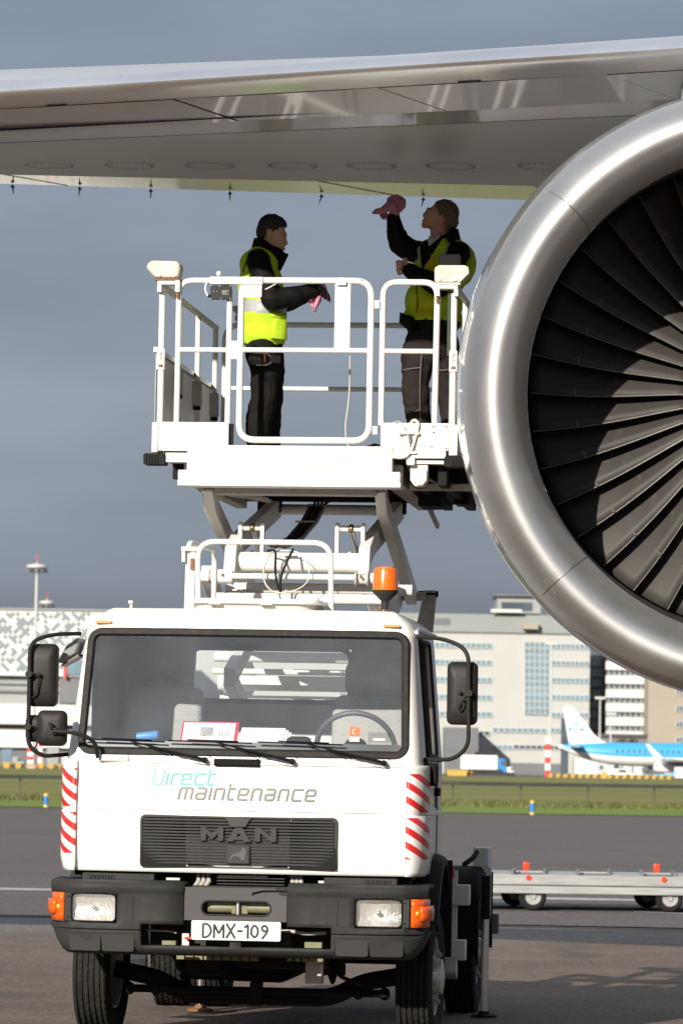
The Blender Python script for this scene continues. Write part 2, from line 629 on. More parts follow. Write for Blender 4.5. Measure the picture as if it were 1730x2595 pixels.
# blue marker posts
blue_m = mat('blue_marker', (.03, .20, .62), .45, var=.1)
yel_m = mat('yellow_marker', (.75, .48, .06), .5, var=.1)
for (px, py, h, lab) in ((1348, 2066, .48, 'small blue marker post with yellow ends on the grass edge right of the truck'),
                         (116, 2047, .46, 'small blue marker post with yellow ends on the grass edge left of the truck')):
    g = ground(px, py)
    t = tag(empty('marker_post', (g.x, g.y + .15, .02)), lab, 'marker post', 'marker posts on the grass edge')
    MB().lathe([(.0001, .07), (.07, .07), (.07, h - .09), (.0001, h - .09)], (0, 0, 0), (0, 0, 1), 14).build('sleeve', blue_m, t)
    MB().lathe([(.0001, 0), (.085, 0), (.085, .068), (.0001, .068)], (0, 0, 0), (0, 0, 1), 14).build('foot', yel_m, t)
    MB().lathe([(.0001, h - .088), (.075, h - .088), (.072, h - .02), (.05, h), (.0001, h)], (0, 0, 0), (0, 0, 1), 14).build('cap', yel_m, t)

# ------------------------------------------------------------------ far buildings
fac_cream = mat('cream_cladding', (.41, .415, .395), .7, var=.05, scale=.1)
fac_grey = mat('grey_green_cladding', (.245, .265, .255), .7, var=.04, scale=.1)
fac_white = mat('white_cladding', (.60, .595, .575), .6, var=.03, scale=.1)
fac_beige = mat('beige_stone', (.33, .285, .23), .8, var=.06, scale=.1)
fac_lgrey = mat('light_grey_cladding', (.29, .30, .297), .7, var=.05, scale=.1)
fac_dark = mat('dark_cladding', (.13, .135, .145), .6, var=.1, scale=.2)
pane_m = mat('window_glass', (.16, .235, .285), .15, var=.35, scale=.25, spec=.8)
paned_m = mat('dark_window_glass', (.07, .09, .11), .15, var=.4, scale=.25, spec=.8)
frame_m = mat('window_frame', (.55, .58, .58), .5, var=.05)
pat_grey = mat('grey_pattern_panel', (.20, .235, .25), .6, var=.12, scale=.3)
BD = 690.0
def bx(px, py=1800, d=BD):
    return at(px, py, d).x
def bz(py, px=1300, d=BD):
    return at(px, py, d).z

def window_row(parent, px0, px1, py0, py1, n, d, yl, m=None, refx=1300):
    """a ribbon window: frame with n panes"""
    x0, x1 = bx(px0, py0, d), bx(px1, py0, d)
    z1, z0 = bz(py0, (px0 + px1) / 2, d), bz(py1, (px0 + px1) / 2, d)
    o = parent.location
    mb = MB()
    fr = .08
    mb.box(x0 - o.x, x1 - o.x, yl - .18, yl + .02, z0, z0 + fr)
    mb.box(x0 - o.x, x1 - o.x, yl - .18, yl + .02, z1 - fr, z1)
    w = (x1 - x0) / n
    for i in range(n + 1):
        mb.box(x0 - o.x + w * i - .06, x0 - o.x + w * i + .06, yl - .15, yl + .02, z0 + fr, z1 - fr)
    f = mb.build('window', frame_m, parent, smooth=0)
    p0 = None
    for i in range(n):
        if p0 is None:
            p0 = MB().box(-w / 2 + .06, w / 2 - .06, 0, .05, z0 + fr, z1 - fr).build('pane', [m or pane_m], f, smooth=0)
            q = p0
        else:
            q = dup(p0, f)
        q.location = (x0 - o.x + w * (i + .5), yl - .08 + random.uniform(-.004, .004), 0)
        q.rotation_euler = (0, 0, random.uniform(-.02, .02))
    return f

# big office block behind the truck, right
d = BD
ob = empty('office_building', (bx(1250), d, 0))
tag(ob, 'large cream office block with blue ribbon windows and a tall glazed stair tower', 'building')
ox = ob.location.x
def obox(name, m, px0, px1, py0, py1, y0, y1, dd=BD, par=None, zb=None):
    par = par or ob
    x0, x1 = bx(px0, (py0 + py1) / 2, dd), bx(px1, (py0 + py1) / 2, dd)
    z1 = bz(py0, (px0 + px1) / 2, dd)
    z0 = bz(py1, (px0 + px1) / 2, dd) if zb is None else zb
    return MB().box(x0 - par.location.x, x1 - par.location.x, y0, y1, z0, z1).build(name, m, par, smooth=0)
obox('wall', fac_cream, 470, 1492, 1598, 1970, 0, 30, zb=0)
obox('parapet', fac_grey, 430, 1475, 1552, 1598, -.5, 29)
obox('louvre', fac_dark, 1098, 1139, 1567, 1583, -.62, -.45)
ph = obox('penthouse', fac_lgrey, 1262, 1372, 1509, 1552, 4, 18)
obox('roof', fac_dark, 1256, 1378, 1505, 1509, 3, 19)
obox('penthouse_window', paned_m, 1272, 1350, 1524, 1545, 3.8, 4.2)
obox('canopy', fac_white, 1243, 1320, 1545, 1553, -2, 2)
obox('air_unit', fac_beige, 1322, 1362, 1581, 1595, -2.0, -.5)
for i, y in enumerate((1629, 1672, 1716, 1760, 1803)):
    window_row(ob, 1100, 1245, y, y + 13, 11, d, -.1)
    window_row(ob, 860, 1085, y - 4, y + 9, 12, d, -.1)
for i, y in enumerate((1632, 1675, 1718, 1761, 1806)):
    window_row(ob, 1397, 1491, y, y + 13, 8, d, -.1)
for i in range(11):
    window_row(ob, 1328, 1392, 1627 + i * 16.8, 1627 + i * 16.8 + 15.6, 5, d, -.25)
window_row(ob, 1247, 1383, 1845, 1857, 9, d, -.1)
window_row(ob, 1395, 1418, 1845, 1857, 2, d, -.1)
window_row(ob, 1197, 1240, 1852, 1864, 3, d, -.1, paned_m)
window_row(ob, 1246, 1298, 1888, 1899, 4, d, -.1)
window_row(ob, 1300, 1418, 1888, 1899, 8, d, -.1, paned_m)
obox('ground_floor', fac_dark, 1287, 1420, 1934, 1964, -.3, 0)
obox('glass_joint', paned_m, 1420, 1436, 1820, 1966, -.4, 0)
obox('shadowed_wing', fac_dark, 1120, 1205, 1845, 1925, -12, -2)  # shade on this wing is put into its dark colour
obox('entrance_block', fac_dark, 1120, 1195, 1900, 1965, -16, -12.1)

# glass link, white banded block, beige block
lb = empty('glass_link_building', (bx(1515), d + 12, 0))
tag(lb, 'dark glass link between the cream office block and the white banded block', 'building')
obox('wall', fac_lgrey, 1490, 1545, 1655, 1968, 2, 20, d, lb, 0)
for i in range(9):
    window_row(lb, 1493, 1543, 1665 + i * 27, 1665 + i * 27 + 17, 4, d, 1.8, pane_m)
wb = empty('banded_building', (bx(1590), d + 4, 0))
tag(wb, 'white office block with bright horizontal bands and dark window strips', 'building')
obox('wall', fac_dark, 1540, 1645, 1650, 1905, .8, 18, d, wb, 0)
for i in range(8):
    y = 1640 + i * 35.5
    obox('band', fac_white, 1538, 1644, y, y + 21, 0, 1, d, wb)
    if i < 7:
        window_row(wb, 1546, 1642, y + 22, y + 34, 7, d, .6, paned_m)
be = empty('beige_building', (bx(1690), d - 6, 0))
tag(be, 'beige stone building with a few small square windows at the right edge', 'building')
obox('wall', fac_beige, 1641, 1900, 1600, 1968, 0, 25, d - 6, be, 0)
for i, y in enumerate((1745, 1788, 1828, 1868)):
    for x in (1712, 1752):
        window_row(be, x, x + 16, y, y + 15, 2, d - 6, -.1, paned_m)
lr = empty('low_shed', (bx(1600), d - 20, 0))
tag(lr, 'low dark shed with two small trees before the white banded block', 'building')
obox('wall', fac_dark, 1520, 1638, 1866, 1892, 0, 8, d - 20, lr, 0)
obox('roof', mat('roof_felt', (.09, .08, .075), .9), 1516, 1641, 1860, 1867, -.5, 8.5, d - 20, lr)
lw = empty('service_building', (bx(1560), d - 30, 0))
tag(lw, 'low white service building behind the blue and white jet', 'building')
obox('wall', fac_white, 1455, 1760, 1925, 1968, 0, 8, d - 30, lw, 0)
for x in (1512, 1553, 1640, 1690):
    window_row(lw, x, x + 15, 1938, 1950, 1, d - 30, -.1, paned_m)

# patterned terminal, left
tb = empty('patterned_terminal', (bx(60), 640, 0))
tag(tb, 'white terminal building with grey diamond pattern behind the left mirror', 'building')
TD = 640
obox('upper_wall', fac_white, -260, 330, 1545, 1712, 0, 30, TD, tb)
obox('roof', fac_lgrey, -265, 335, 1541, 1545, -.4, 31, TD, tb)
obox('lower_wall', fac_lgrey, -260, 420, 1712, 1785, 1.5, 30, TD, tb)
obox('canopy', fac_white, -260, 420, 1785, 1836, -3, 30, TD, tb)
obox('ground_wall', fac_white, -260, 420, 1846, 1895, -1, 30, TD, tb)
obox('window_band', paned_m, -260, 420, 1836, 1846, -.6, 1, TD, tb)
obox('ground_floor', fac_dark, -260, 420, 1895, 1960, 0, 28, TD, tb, 0)
obox('dark_panel', fac_dark, 150, 330, 1716, 1783, .6, 1.4, TD, tb)
obox('glass_corner', pane_m, 170, 330, 1672, 1711, -.4, -.05, TD, tb)
obox('ledge', fac_grey, -260, 150, 1722, 1732, .9, 1.4, TD, tb)
obox('ledge', fac_dark, -260, 150, 1747, 1753, .9, 1.4, TD, tb)
# grey diamond panels, each its own piece
cell = 6.4                                  # half diagonal in photo pixels
dm = None
sc = TD / FPX
rnd = random.Random(3)
for i in range(-44, 60):
    for j in range(0, 26):
        if (i + j) % 2:
            continue
        px, py = 20 + i * cell, 1556 + j * cell
        if px < -70 or px > 232 or py > 1703 or (px > 168 and py > 1664):
            continue
        u, v = (i + j) // 2, (i - j) // 2
        a, b = (u % 9) - 4, (v % 9) - 4
        ring = max(abs(a), abs(b))
        on = ring in (0, 2, 3) and not (ring == 3 and (a * b) % 2 == 0)
        if ring == 4 and rnd.random() < .3:
            on = True
        if rnd.random() < .13:
            on = not on
        if not on:
            continue
        if dm is None:
            h = cell * sc * .97
            dm = MB().prism([(0, -h), (h, 0), (0, h), (-h, 0)], -.12, .05).build('panel', pat_grey, tb, smooth=0)
            q = dm
        else:
            q = dup(dm, tb)
        p = at(px, py, TD)
        q.location = (p.x - tb.location.x, 0, p.z)

# ------------------------------------------------------------------ masts, poles
mast_m = mat('pale_mast', (.50, .52, .50), .6, var=.05)
redm = mat('signal_red', (.70, .05, .03), .55, var=.08)
signal_white = mat('signal_white', (.8, .78, .74), .55, var=.05)
def mast(px, pytop, d, r, label, headr, cat='light mast', grp='tall light masts'):
    g = at(px, 1965, d)
    top = at(px, pytop, d).z
    t = tag(empty('light_mast', (g.x, d, 0)), label, cat, grp)
    MB().tube([(0, 0, 0), (0, 0, top)], [r, r * .6], 12).build('pole', mast_m, t)
    if headr:
        MB().lathe([(.0001, -.5), (headr * .55, -.45), (headr, 0), (headr * .96, .35), (headr * .4, .5), (.0001, .55)], (0, 0, top - .7), (0, 0, 1), 20).build('lamp_ring', mast_m, t)
        for k in range(8):
            a = k * math.pi / 4
            MB().box(-.35, .35, -.3, .3, -.5, -.05).build('floodlight', fac_dark, t, loc=(headr * .8 * math.cos(a), headr * .8 * math.sin(a), top - .9), rot=(0, 0, a))
        MB().cyl((0, 0, top), (0, 0, top + 1.1), .08, 6).build('rod', redm, t)
    return t
mast(83, 1426, 600, .30, 'tallest pale light mast with a disc head at far left', 1.55)
mast(110, 1519, 720, .26, 'shorter pale light mast just right of the tallest one', 1.35)
def slim_mast(px, y0, d, label):
    g = at(px, 1965, d)
    t = tag(empty('lamp_post', (g.x, d, 0)), label, 'lamp post', 'slim lamp posts before the offices')
    z = at(px, y0, d).z
    MB().tube([(0, 0, 0), (0, 0, z)], [.16, .11], 8).build('pole', mast_m, t)
    MB().box(-.8, .8, -.3, .3, z - .1, z + .25).build('lamp_head', mast_m, t)
slim_mast(1391, 1632, 620, 'slim lamp post in front of the glazed stair tower')
slim_mast(1517, 1770, 630, 'slim lamp post in front of the dark glass link')
slim_mast(1545, 1810, 625, 'slim lamp post just left of the white banded block')
def banded(name, px, y0, y1, w, d, n, label):
    a, b = at(px, y0, d), at(px, y1, d)
    zb = b.z if name == 'sign_bar' else 0.0
    t = tag(empty(name, (b.x, d, zb)), label, 'sign' if name == 'sign_bar' else 'pole', None if name == 'sign_bar' else 'red and white poles')
    h = (a.z - zb) / n
    for i in range(n):
        MB().box(-w / 2, w / 2, -w / 2, w / 2, h * i, h * (i + 1) - .01).build('band', redm if i % 2 == 0 else signal_white, t, smooth=0)
banded('banded_pole', 1386, 1868, 1966, .75, 610, 6, 'red and white banded pole in front of the cream office block')
banded('banded_pole', 77, 1896, 1955, .8, 590, 5, 'red and white banded pole under the tallest light mast')
banded('banded_pole', 102, 1880, 1940, .6, 600, 5, 'thin red and white pole beside the left mirror arm')
banded('sign_bar', 165, 1668, 1718, .45, 639.6, 1, 'red vertical sign bar on the patterned terminal')

# ------------------------------------------------------------------ service vehicles and clutter far away
yel = mat('equipment_yellow', (.52, .33, .05), .6, var=.15, scale=.5)
cabblue = mat('cab_blue', (.03, .22, .55), .4, var=.05)
tyre_far = mat('far_tyre', (.03, .03, .03), .8)
def far_truck():
    d = 600
    a, b = at(1167, 1963, d), at(1282, 1963, d)
    t = tag(empty('catering_truck', (a.x, d, 0)), 'white box truck with blue cab parked before the offices', 'truck')
    L = b.x - a.x
    zt = at(1220, 1914, d).z
    zb = at(1220, 1950, d).z
    MB().box(0, L * .80, 0, 2.4, zb, zt).build('cargo_box', signal_white, t, bevel=.05)
    MB().prism([(L * .81, .5), (L, .5), (L, 1.5), (L * .97, 2.5), (L * .81, 2.6)], .05, 2.35).build('cab', cabblue, t, bevel=.05)
    MB().box(L * .88, L * 1.002, .02, 2.37, 1.5, 2.2).build('cab_window', paned_m, t)
    MB().box(.1, L * .95, .2, 2.2, .45, zb - .02).build('chassis', tyre_far, t)
    for x in (.18, .32, .86):
        MB().cyl((L * x, -.05, .5), (L * x, .3, .5), .5, 16).build('wheel', tyre_far, t)
    MB().box(L * .25, L * .52, -.012, 0, zb + .8, zb + 1.35).build('lettering', mat('faint_print', (.45, .55, .70), .6), t)
far_truck()
def far_van(px0, px1, y0, y1, d, label, m):
    a, b = at(px0, y1, d), at(px1, y1, d)
    L = b.x - a.x
    H = at(px0, y0, d).z
    t = tag(empty('parked_van', (a.x, d, 0)), label, 'van', 'service vans far away')
    MB().prism([(0, .35), (L, .35), (L, H * .55), (L * .86, H * .62), (L * .72, H), (L * .03, H), (0, H * .8)], 0, 1.8).build('body', m, t, bevel=.06)
    MB().prism([(L * .45, H * .62), (L * .80, H * .62), (L * .70, H * .92), (L * .45, H * .92)], -.02, 1.82).build('window', paned_m, t)
    for x in (.2, .8):
        MB().cyl((L * x, -.03, .33), (L * x, .25, .33), .33, 14).build('wheel', tyre_far, t)
far_van(1534, 1604, 1948, 1972, 585, 'white service van standing under the tail of the jet', signal_white)
far_van(1284, 1302, 1944, 1966, 590, 'tiny white van right of the box truck', signal_white)
far_van(30, 62, 1918, 1950, 610, 'pale service van at far left behind the grass', fac_lgrey)
far_van(158, 190, 1915, 1945, 615, 'white service van behind the left mirrors', signal_white)
def skip_box(px0, px1, y0, y1, d, label, m=yel):
    a, b = at(px0, y1, d), at(px1, y1, d)
    L = b.x - a.x
    z1, z0 = at(px0, y0, d).z, 0.0
    t = tag(empty('equipment_box', (a.x, d, 0)), label, 'equipment box', 'yellow ground equipment')
    MB().prism([(0.15, z0), (L - .15, z0), (L, z1), (0, z1)], 0, 2.0).build('body', m, t, bevel=.05)
    MB().box(-.06, L + .06, -.08, 2.08, z1 - .12, z1 + .02).build('rim', m, t)
    MB().box(L * .45, L * .55, -.06, 0, z0, z1 - .13).build('rib', m, t)
skip_box(1131, 1184, 1951, 1973, 570, 'yellow skip left of the white box truck')
skip_box(1184, 1195, 1955, 1973, 571, 'small orange box against the yellow skip', mat('equipment_orange', (.6, .26, .03), .6))
for i, (a, b, y0, y1) in enumerate(((8, 27, 1932, 1951), (38, 56, 1934, 1952), (66, 92, 1940, 1955), (97, 113, 1934, 1952), (122, 138, 1936, 1954), (140, 156, 1937, 1953), (-20, 2, 1934, 1952))):
    skip_box(a, b, y0, y1, 560 + i, ['squat yellow equipment box, second from the left edge', 'yellow equipment box left of the banded pole', 'wide pale yellow box at the foot of the tallest mast', 'yellow box right of the tallest mast', 'yellow box, fifth from the left edge', 'yellow box nearest to the truck bumper corner', 'yellow box cut by the left edge'][i],
             [yel, yel, mat('pale_box_%d' % i, (.55, .42, .25), .7), yel, yel, yel, yel][i])
for i, (a, b, y0, y1, m_, lab) in enumerate(((5, 30, 1898, 1930, pane_m, 'pale blue container left of the masts'), (118, 150, 1893, 1930, fac_lgrey, 'grey container right of the masts'), (60, 76, 1905, 1932, fac_dark, 'dark container at the foot of the banded pole'))):
    skip_box(a, b, y0, y1, 618 + i, lab, m_)
# yellow and black barrier
bm_dark = mat('barrier_black', (.12, .10, .05), .7)
a, b = at(1388, 1972, 575), at(1706, 1980, 575)
t = tag(empty('striped_barrier', (a.x, 575, 0)), 'long low yellow and black striped barrier in front of the jet', 'barrier')
L = b.x - a.x
n = 34
z1 = .55
b0 = b1 = None
for i in range(n):
    w = L / n
    q = MB().prism([(0, .02), (w * .98, .02), (w * .98 + .15, z1), (.15, z1)], 0, .5).build('block', yel if i % 2 == 0 else bm_dark, t, smooth=0) if i < 2 else dup((b0, b1)[i % 2], t)
    if i == 0:
        b0 = q
    if i == 1:
        b1 = q
    q.location = (i * w, 0, 0)
g = at(1530, 1980, 560)
tag(MB().box(g.x - .35, g.x + .35, 560, 560.5, 0, .95).build('bollard', yel, bevel=.06), 'stubby yellow bollard in front of the striped barrier', 'bollard')

# ------------------------------------------------------------------ distant jet
def jet():
    d = 600
    c = at(1600, 1912, d)
    t = tag(empty('parked_jet', (c.x, d, 0)), 'blue and white jet with lettered white tail fin parked far off', 'aircraft')
    X = lambda px, py=1912: at(px, py, d).x - c.x
    Z = lambda py, px=1560: at(px, py, d).z
    sky_blue = mat('jet_blue', (.05, .32, .62), .4, var=.04)
    jw = mat('jet_white', (.80, .80, .79), .35, var=.03)
    jgrey = mat('jet_grey', (.30, .31, .32), .4)
    r = 1.72
    zc = Z(1911)
    prof = [(1412, .12, .95), (1425, .35, .9), (1450, .75, .62), (1490, 1.25, .3), (1540, 1.6, .08), (1590, r, 0), (1700, r, 0), (1900, r, 0), (1990, 1.5, -.1), (2030, .8, -.35), (2045, .1, -.5)]
    n = 28
    rings = []
    for px, rr, dz in prof:
        rings.append([(X(px), rr * math.cos(2 * math.pi * j / n), zc + dz + rr * math.sin(2 * math.pi * j / n)) for j in range(n)])
    mb = MB()
    for i in range(len(rings) - 1):
        for j in range(n):
            a = 360 * (j + .5) / n
            mb.mat(0 if (a < 195 or a > 345) and not (i < 1) else 1)
            k = (j + 1) % n
            mb.add([rings[i][j], rings[i][k], rings[i + 1][k], rings[i + 1][j]], [(0, 1, 2, 3)])
    mb.build('fuselage', [sky_blue, jw], t, smooth=60)
    fin = [(X(1424), Z(1797)), (X(1433), Z(1791)), (X(1446), Z(1792)), (X(1456), Z(1801)), (X(1503), Z(1862)), (X(1520), Z(1876)), (X(1552), Z(1888)), (X(1445), Z(1890)), (X(1438), Z(1878))]
    fo = MB().prism(fin, -.18, .18).build('tail_fin', jw, t, bevel=.08)
    # letters on the fin
    lx, lz = X(1440), Z(1856)
    u = .62
    L_ = {'K': [[(0, 0), (0, 1)], [(.7, 1), (.05, .5), (.7, 0)]], 'L': [[(0, 1), (0, 0), (.6, 0)]], 'M': [[(0, 0), (.12, 1), (.45, .3), (.8, 1), (.95, 0)]]}
    x = lx
    for ch in 'KLM':
        mb = MB()
        for st in L_[ch]:
            mb.tube([(x + a * .85 * u * 1.2, -.2, lz + b * u * 1.0) for a, b in st], .10, 6)
        mb.build('letter', sky_blue, fo)
        x += (1.0 if ch != 'L' else .85) * u * 1.1 + .12
    mb = MB()                                  # crown over the letters
    cx, cz = X(1457), Z(1838)
    for k in range(4):
        mb.ball((cx - .45 + .3 * k, -.2, cz + .32), (.13, .05, .13), 8, 6)
    mb.box(cx - .6, cx + .6, -.23, -.17, cz - .05, cz + .1)
    mb.cyl((cx, -.2, cz + .4), (cx, -.2, cz + .75), .06, 6)
    mb.build('crown_emblem', sky_blue, fo)
    MB().prism([(X(1441), -1), (X(1475), -1), (X(1462), -5.2), (X(1448), -5.2)], Z(1896), Z(1892), ax='z').build('tailplane', jgrey, t)
    MB().prism([(X(1441), 1), (X(1475), 1), (X(1462), 5.2), (X(1448), 5.2)], Z(1896), Z(1892), ax='z').build('tailplane', jgrey, t)
    MB().add([(X(1700), -1.4, Z(1938)), (X(1800), -1.4, Z(1938)), (X(1690), -9.5, Z(1927)), (X(1660), -9.5, Z(1925))], [(0, 1, 2, 3)]).build('wing', jgrey, t, solid=.35)
    MB().prism([(X(1622), Z(1885)), (X(1630), Z(1886)), (X(1668), Z(1921)), (X(1655), Z(1923)), (X(1640), Z(1914))], -9.7, -9.45).build('winglet', jw, t, bevel=.05)
    MB().lathe([(.5, -1.9), (.75, -1.2), (.8, 0), (.7, .9), (.62, 1.0), (.0001, .9)], (X(1682), -5.2, Z(1943)), (1, 0, 0), 20).build('engine', jw, t)
    w0 = None
    for k in range(14):
        q = MB().box(-.13, .13, -.06, .02, -.18, .18).build('window', paned_m, t) if w0 is None else dup(w0, t)
        w0 = w0 or q
        q.location = (X(1560) + k * .82, -1.68, zc + .45)
    MB().cyl((X(1745), -1.5, 0), (X(1745), -1.2, 1.4), .25, 8).build('main_gear', tyre_far, t)
    MB().cyl((X(1975), 0, 0), (X(1975), 0, 1.9), .2, 8).build('nose_gear', tyre_far, t)
jet()

# blue tow bar cart below the jet
a = at(1640, 1975, 580)
t = tag(empty('tow_cart', (a.x, 580, 0)), 'light blue low cart beneath the jet wing', 'cart')
lb_m = mat('light_blue_paint', (.16, .45, .68), .5)
MB().prism([(0, .35), (3.6, .55), (4.2, 1.1), (3.9, 1.15), (3.2, .8), (0, .6)], 0, 1.4).build('frame', lb_m, t)
for x in (.6, 3.0):
    MB().cyl((x, -.05, .3), (x, .2, .3), .3, 12).build('wheel', tyre_far, t)

# shrubs by the shed
leafm = mat('shrub_leaf', (.10, .085, .035), .9, var=.4, scale=2)
rnd = random.Random(5)
for k, (px, lab) in enumerate(((1575, 'small brown tree left of its twin before the banded block'), (1602, 'small brown tree right of its twin before the banded block'))):
    g = at(px, 1900, 650)
    zg = at(px, 1890, 650).z - 1.0
    t = tag(empty('tree', (g.x, 650, 0)), lab, 'tree', 'small trees before the banded block')
    mb = MB()
    for i in range(700):
        v = Vector((rnd.gauss(0, 1), rnd.gauss(0, 1), rnd.gauss(0, 1))).normalized() * (rnd.random() ** .4)
        c = Vector((v.x * 1.0, v.y * .9, zg + 1.3 + v.z * .95))
        a_, b_ = Vector((rnd.uniform(-1, 1), rnd.uniform(-1, 1), rnd.uniform(-1, 1))) * .2, Vector((rnd.uniform(-1, 1), rnd.uniform(-1, 1), rnd.uniform(-1, 1))) * .2
        mb.add([c, c + a_, c + b_], [(0, 1, 2)])
    mb.build('crown', leafm, t, smooth=0)
    MB().tube([(0, 0, 0), (.05, 0, zg * .6), (0, 0, zg + 1.2)], [.14, .10, .05], 6).build('trunk', darkm, t)

# ------------------------------------------------------------------ flat pallet dolly behind the truck
def dolly():
    gl, gr = ground(1350, 2308), ground(1640, 2312)
    ang = math.atan2(gr.y - gl.y, gr.x - gl.x)
    t = tag(empty('pallet_dolly', (gl.x, gl.y - .05, 0), ang), 'long low galvanised pallet dolly standing behind the truck', 'dolly')
    galv = mat('galvanised', (.37, .375, .37), .55, metal=.2, var=.2, scale=2.5, c2=(.24, .23, .21), thr=(.45, .75), stretch=(.25, 1, 4))
    gdark = mat('galvanised_dark', (.20, .205, .21), .55, metal=.3, var=.15, scale=3)
    redl = mat('red_lamp', (.75, .06, .02), .3, var=.05)
    x0, x1 = -2.6, 3.6
    for y in (0, 1.75):
        MB().box(x0, x1, y, y + .06, .30, .42).build('side_beam', galv, t, bevel=.008)
        MB().box(x0, x1, y + .012, y + .08, .20, .292).build('lower_beam', galv, t, bevel=.008)
    MB().box(x0, x1, .07, 1.74, .34, .40).build('deck', gdark, t)
    for k, x in enumerate((-2.35, -1.5, -.62, .15, .92, 1.7, 2.45)):
        o = MB().prism([(x, .10), (x + .36, .10), (x + .62, 1.65), (x + .26, 1.65)], .402, .425, ax='z').build('deck_plate', galv, t)
        for xx in (x - .035, x + .36):
            MB().prism([(xx, .10), (xx + .035, .10), (xx + .295, 1.65), (xx + .26, 1.65)], .403, .455, ax='z').build('side_guide', gdark, t)
    for x in (-1.6, -.02, 1.58, 3.1):
        MB().box(x + .16, x + .235, 1.78, 1.83, .42, .525).build('marker_lamp', redl, t, bevel=.01)
        MB().lathe([(.0001, -.014), (.03, -.012), (.034, 0)], (x - .04, 0, .385), (0, 1, 0), 14).build('reflector', redl, t)
    for x in (0, 1.62, -1.62, 3.2):
        for y in (.10, 1.55):
            w = empty('wheel', (x, y, .165), 0, t)
            MB().lathe([(.095, -.05), (.14, -.055), (.162, -.035), (.165, 0), (.162, .035), (.14, .055), (.095, .05)], (0, 0, 0), (0, 1, 0), 28).build('tyre', rubber, w)
            MB().lathe([(.0001, -.045), (.03, -.05), (.035, -.03), (.085, -.03), (.10, -.052), (.10, .05), (.0001, .05)], (0, 0, 0), (0, 1, 0), 24).build('rim', galv, w)
        MB().cyl((x, .1, .165), (x, 1.6, .165), .03, 8).build('axle', darkm, t)
        MB().box(x - .05, x + .05, .12, 1.6, .17, .34).build('axle_bracket', gdark, t)
dolly()
# ================================================================== aircraft: wing and engine
ac_loc = Vector((2.0, 22.0, 0))
ac = tag(empty('aircraft', ac_loc), 'silver grey airliner wing with jet engine inlet overhanging the lift platform', 'aircraft')
A_ = ac_loc
wing_le = mat('polished_slat', (.84, .84, .85), .38, metal=1, var=.03, scale=1.2, rvar=.05)
wing_gl = mat('glossy_wing_paint', (.56, .58, .61), .3, var=.05, scale=1.5, coat=1.0, spec=.5, ior=1.9, bump=.35, bscale=4.5)
wing_mt = mat('satin_wing_paint', (.41, .43, .455), .34, var=.07, scale=1.2, spec=.6, stretch=(1, .3, 1))
wing_fl = mat('glossy_flap_paint', (.40, .39, .37), .2, var=.06, scale=1.0, coat=1.0, spec=.6, ior=1.8)
gapm = mat('panel_gap', (.02, .02, .02), .8)
# straight spanwise control lines: photo points at x = 0 and x = 1730 with their distance
def wline(ya, da, yb, db):
    a, b = at(0, ya, da), at(1730, yb, db)
    return lambda s: a + (b - a) * s - A_
NOSE = wline(240, 25.00, 132, 22.75)
TOP = wline(212, 25.14, 98, 22.89)
J1 = wline(276, 25.30, 177, 23.10)      # slat / panel joint
J2 = wline(337, 25.55, 252, 23.45)
J3 = wline(364, 25.86, 289, 23.96)
BE = wline(443, 28.30, 480, 28.40)      # wing box end
TE = wline(468, 29.30, 522, 29.75)
S0, S1 = -1.9, 1.75
# slat: rounded nose
mb = MB()
rows = []
for s in [S0 + (S1 - S0) * i / 24 for i in range(25)]:
    t_, n_, j_ = TOP(s), NOSE(s), J1(s)
    up = t_ + Vector((0, .55, .10))
    c = [up, t_ + Vector((0, .28, .065)), t_ + Vector((0, .10, .022))]
    for k in range(9):
        u = k / 8
        c.append((t_ * (1 - u) ** 2 + (n_ * 2 - (t_ + j_) * .5 + Vector((0, -.03, 0))) * 2 * u * (1 - u) + j_ * u * u))
    rows.append(c)
mb.grid(rows)
mb.build('slat', wing_le, ac, smooth=50)
# slat segment joints
for s in (.19, .83):
    t_, n_, j_ = TOP(s), NOSE(s), J1(s)
    path = []
    for k in range(9):
        u = k / 8
        path.append((t_ * (1 - u) ** 2 + (n_ * 2 - (t_ + j_) * .5 + Vector((0, -.03, 0))) * 2 * u * (1 - u) + j_ * u * u) + Vector((.05 * math.sin(math.pi * u * .8), 0, 0)))
    MB().tube(path, .0022, 5).build('slat_joint', steel, ac)
def strip(name, La, Lb, sa, sb, m, skew=(0, 0), dz=0.0, n=8, th=.02):
    rows = []
    for i in range(n + 1):
        u = i / n
        p, q = La(sa + skew[0] + (sb - sa + skew[1] - skew[0]) * u), Lb(sa + (sb - sa) * u)
        rows.append([p + (q - p) * (k / 5) + Vector((0, 0, dz)) for k in range(6)])
    return MB().grid(rows).build(name, m, ac, smooth=40)
# recess behind the panel gaps
mb = MB()
mb.grid([[L_(s) + Vector((0, 0, .035)) for L_ in (J1, J2, J3)] for s in (S0, S1)])
mb.build('gap_liner', gapm, ac)
